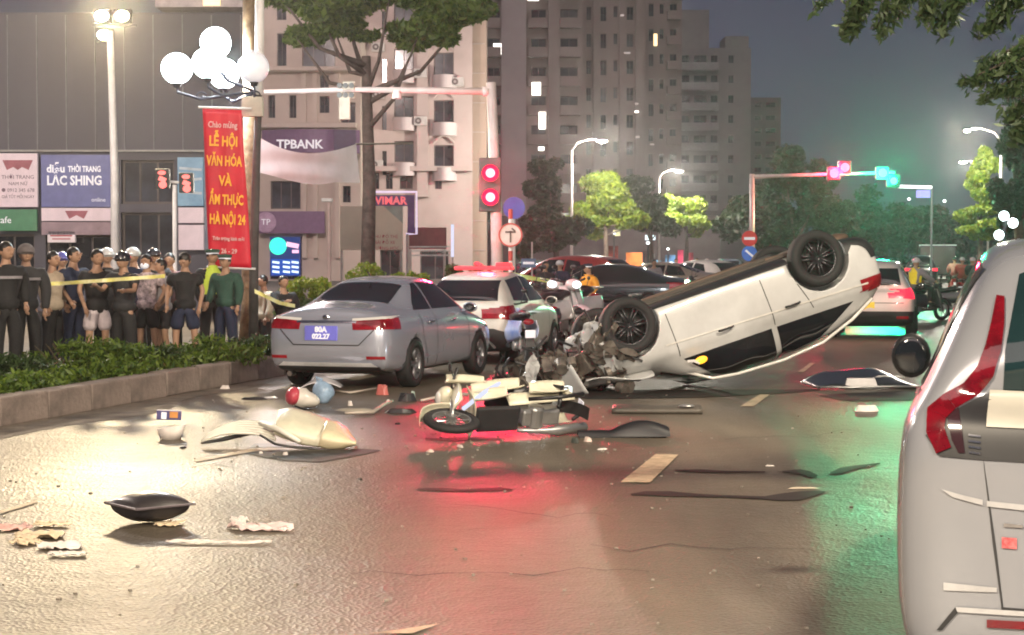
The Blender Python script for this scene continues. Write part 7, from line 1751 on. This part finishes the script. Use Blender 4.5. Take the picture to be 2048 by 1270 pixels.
lamp_light('headlamp_light', (-.16, -.22, .20), 5, (.85, .97, 1), .05, hp)
c = G(1070, 768); r = thing('engine_fragment', 'dark engine fragment with hoses in front of the smashed nose', 'car part', (c.x, c.y, 0))
for i in range(8):
    mb = MB(); a = Euler((rng.uniform(0, 3), rng.uniform(0, 3), rng.uniform(0, 3))).to_matrix(); q0 = Vector((rng.uniform(-.4, .55), rng.uniform(-.2, .2), rng.uniform(.04, .16)))
    if i % 2: mb.box(q0, (.2, .12, .08), rot=a); mb.build('block', rng.choice([m_eng, m_black]), r, bevel=.01)
    else: mb.tube([q0, q0 + a @ Vector((.15, .05, .02)), q0 + a @ Vector((.28, -.05, .04))], .018, 6); mb.build('hose', m_black, r, smooth=True)
# flat dark bumper slab and black boot shaped seat
c = G(1316, 828); sl_ = thing('flat_slab', 'long flat dark grey slab lying in front of the overturned car', 'car part', (c.x, c.y + .22, 0), R(-3))
mb = MB(); mb.grid(lambda u, v: ((u - .5) * .98 * (1 - .04 * v), (v - .5) * .50, .05 + .03 * math.sin(math.pi * v) + .012 * math.sin(9 * u) * v), 16, 8); o = mb.build('panel', mat('slab_grey', (.085, .075, .062), .55, var=.25, scale=3, dirt=.3), sl_, smooth=True); so_ = o.modifiers.new('s', 'SOLIDIFY'); so_.thickness = .05; so_.offset = -1
mb = MB(); mb.ell((.32, -.18, .085), (.09, .05, .02), 12, 6); mb.build('bracket', m_sil, sl_)
c = G(1245, 876); bt = thing('motorcycle_seat', 'black motorcycle seat with a raised hump lying right of the fallen motorcycle', 'seat', (c.x, c.y + .08, 0), R(3))
mb = MB(); mb.grid(lambda u, v: (-.42 + .86 * u, (v - .5) * (.12 + .14 * u), .015 + (.055 + .09 * max(0, math.sin(math.pi * min(1, max(0, (u - .35) / .72)))) ) * math.sin(math.pi * v) ** .5), 26, 12); mb.build('cushion', mat('seat_vinyl', (.012, .012, .014), .42), bt, smooth=True)
mb = MB(); mb.box((0, 0, .012), (.82, .16, .02)); mb.build('base', m_plastic, bt)
# dark bonnet and white bumper piece right of the overturned car
c = G(1740, 778); bn = thing('torn_bonnet', 'dark torn bonnet lying on the road left of the wing mirror', 'car part', (c.x, c.y + .45, 0), R(4))
mb = MB(); mb.grid(lambda u, v: (-.72 + 1.45 * u, (v - .5) * 1.0, .03 + .19 * math.sin(math.pi * u) * v ** .7 + .02 * math.sin(11 * u)), 24, 12); o = mb.build('skin', mat('bonnet_dark', (.02, .022, .026), .28, coat=.6), bn, smooth=True); so_ = o.modifiers.new('s', 'SOLIDIFY'); so_.thickness = .015
mb = MB(); mb.tube([(-.74, -.48, .03), (-.3, -.55, .03), (.2, -.56, .04), (.7, -.52, .03)], .014, 6); mb.build('edge_strip', m_sil, bn, smooth=True)
for k in range(3): mb = MB(); mb.tube([(.1, -.35 + .12 * k, .16 - .02 * k), (.45, -.33 + .12 * k, .14)], .008, 5); mb.build('rib', m_sil, bn)
c = G(1722, 778); r = thing('white_plate', 'pale trapezoid plate standing against the dark torn bonnet', 'car part', (c.x, c.y - .02, 0))
mb = MB(); mb.prism([(-.22, -.02), (.22, -.02), (.22, .02), (-.22, .02)], 0, .14); mb.v = [(x * (.82 if z > .1 else 1), y + .25 * z, z) for x, y, z in mb.v]; mb.build('plate', mat('plate_pale', (.5, .48, .48), .5), r, bevel=.01)
# ================================================================ night haze, added to ring the lamps with halos
hz = MB(); hz.box((0, 195, 48.5), (640, 460, 99)); 
hm = bpy.data.materials.new('haze'); hm.use_nodes = True; ht = hm.node_tree; ht.nodes.clear()
ho = ht.nodes.new('ShaderNodeOutputMaterial'); hv = ht.nodes.new('ShaderNodeVolumePrincipled')
hv.inputs['Density'].default_value = .00042; hv.inputs['Anisotropy'].default_value = .86; hv.inputs['Color'].default_value = (.92, .93, .97, 1)
ht.links.new(hv.outputs[0], ho.inputs['Volume'])
tag(hz.build('haze', hm), kind='stuff')
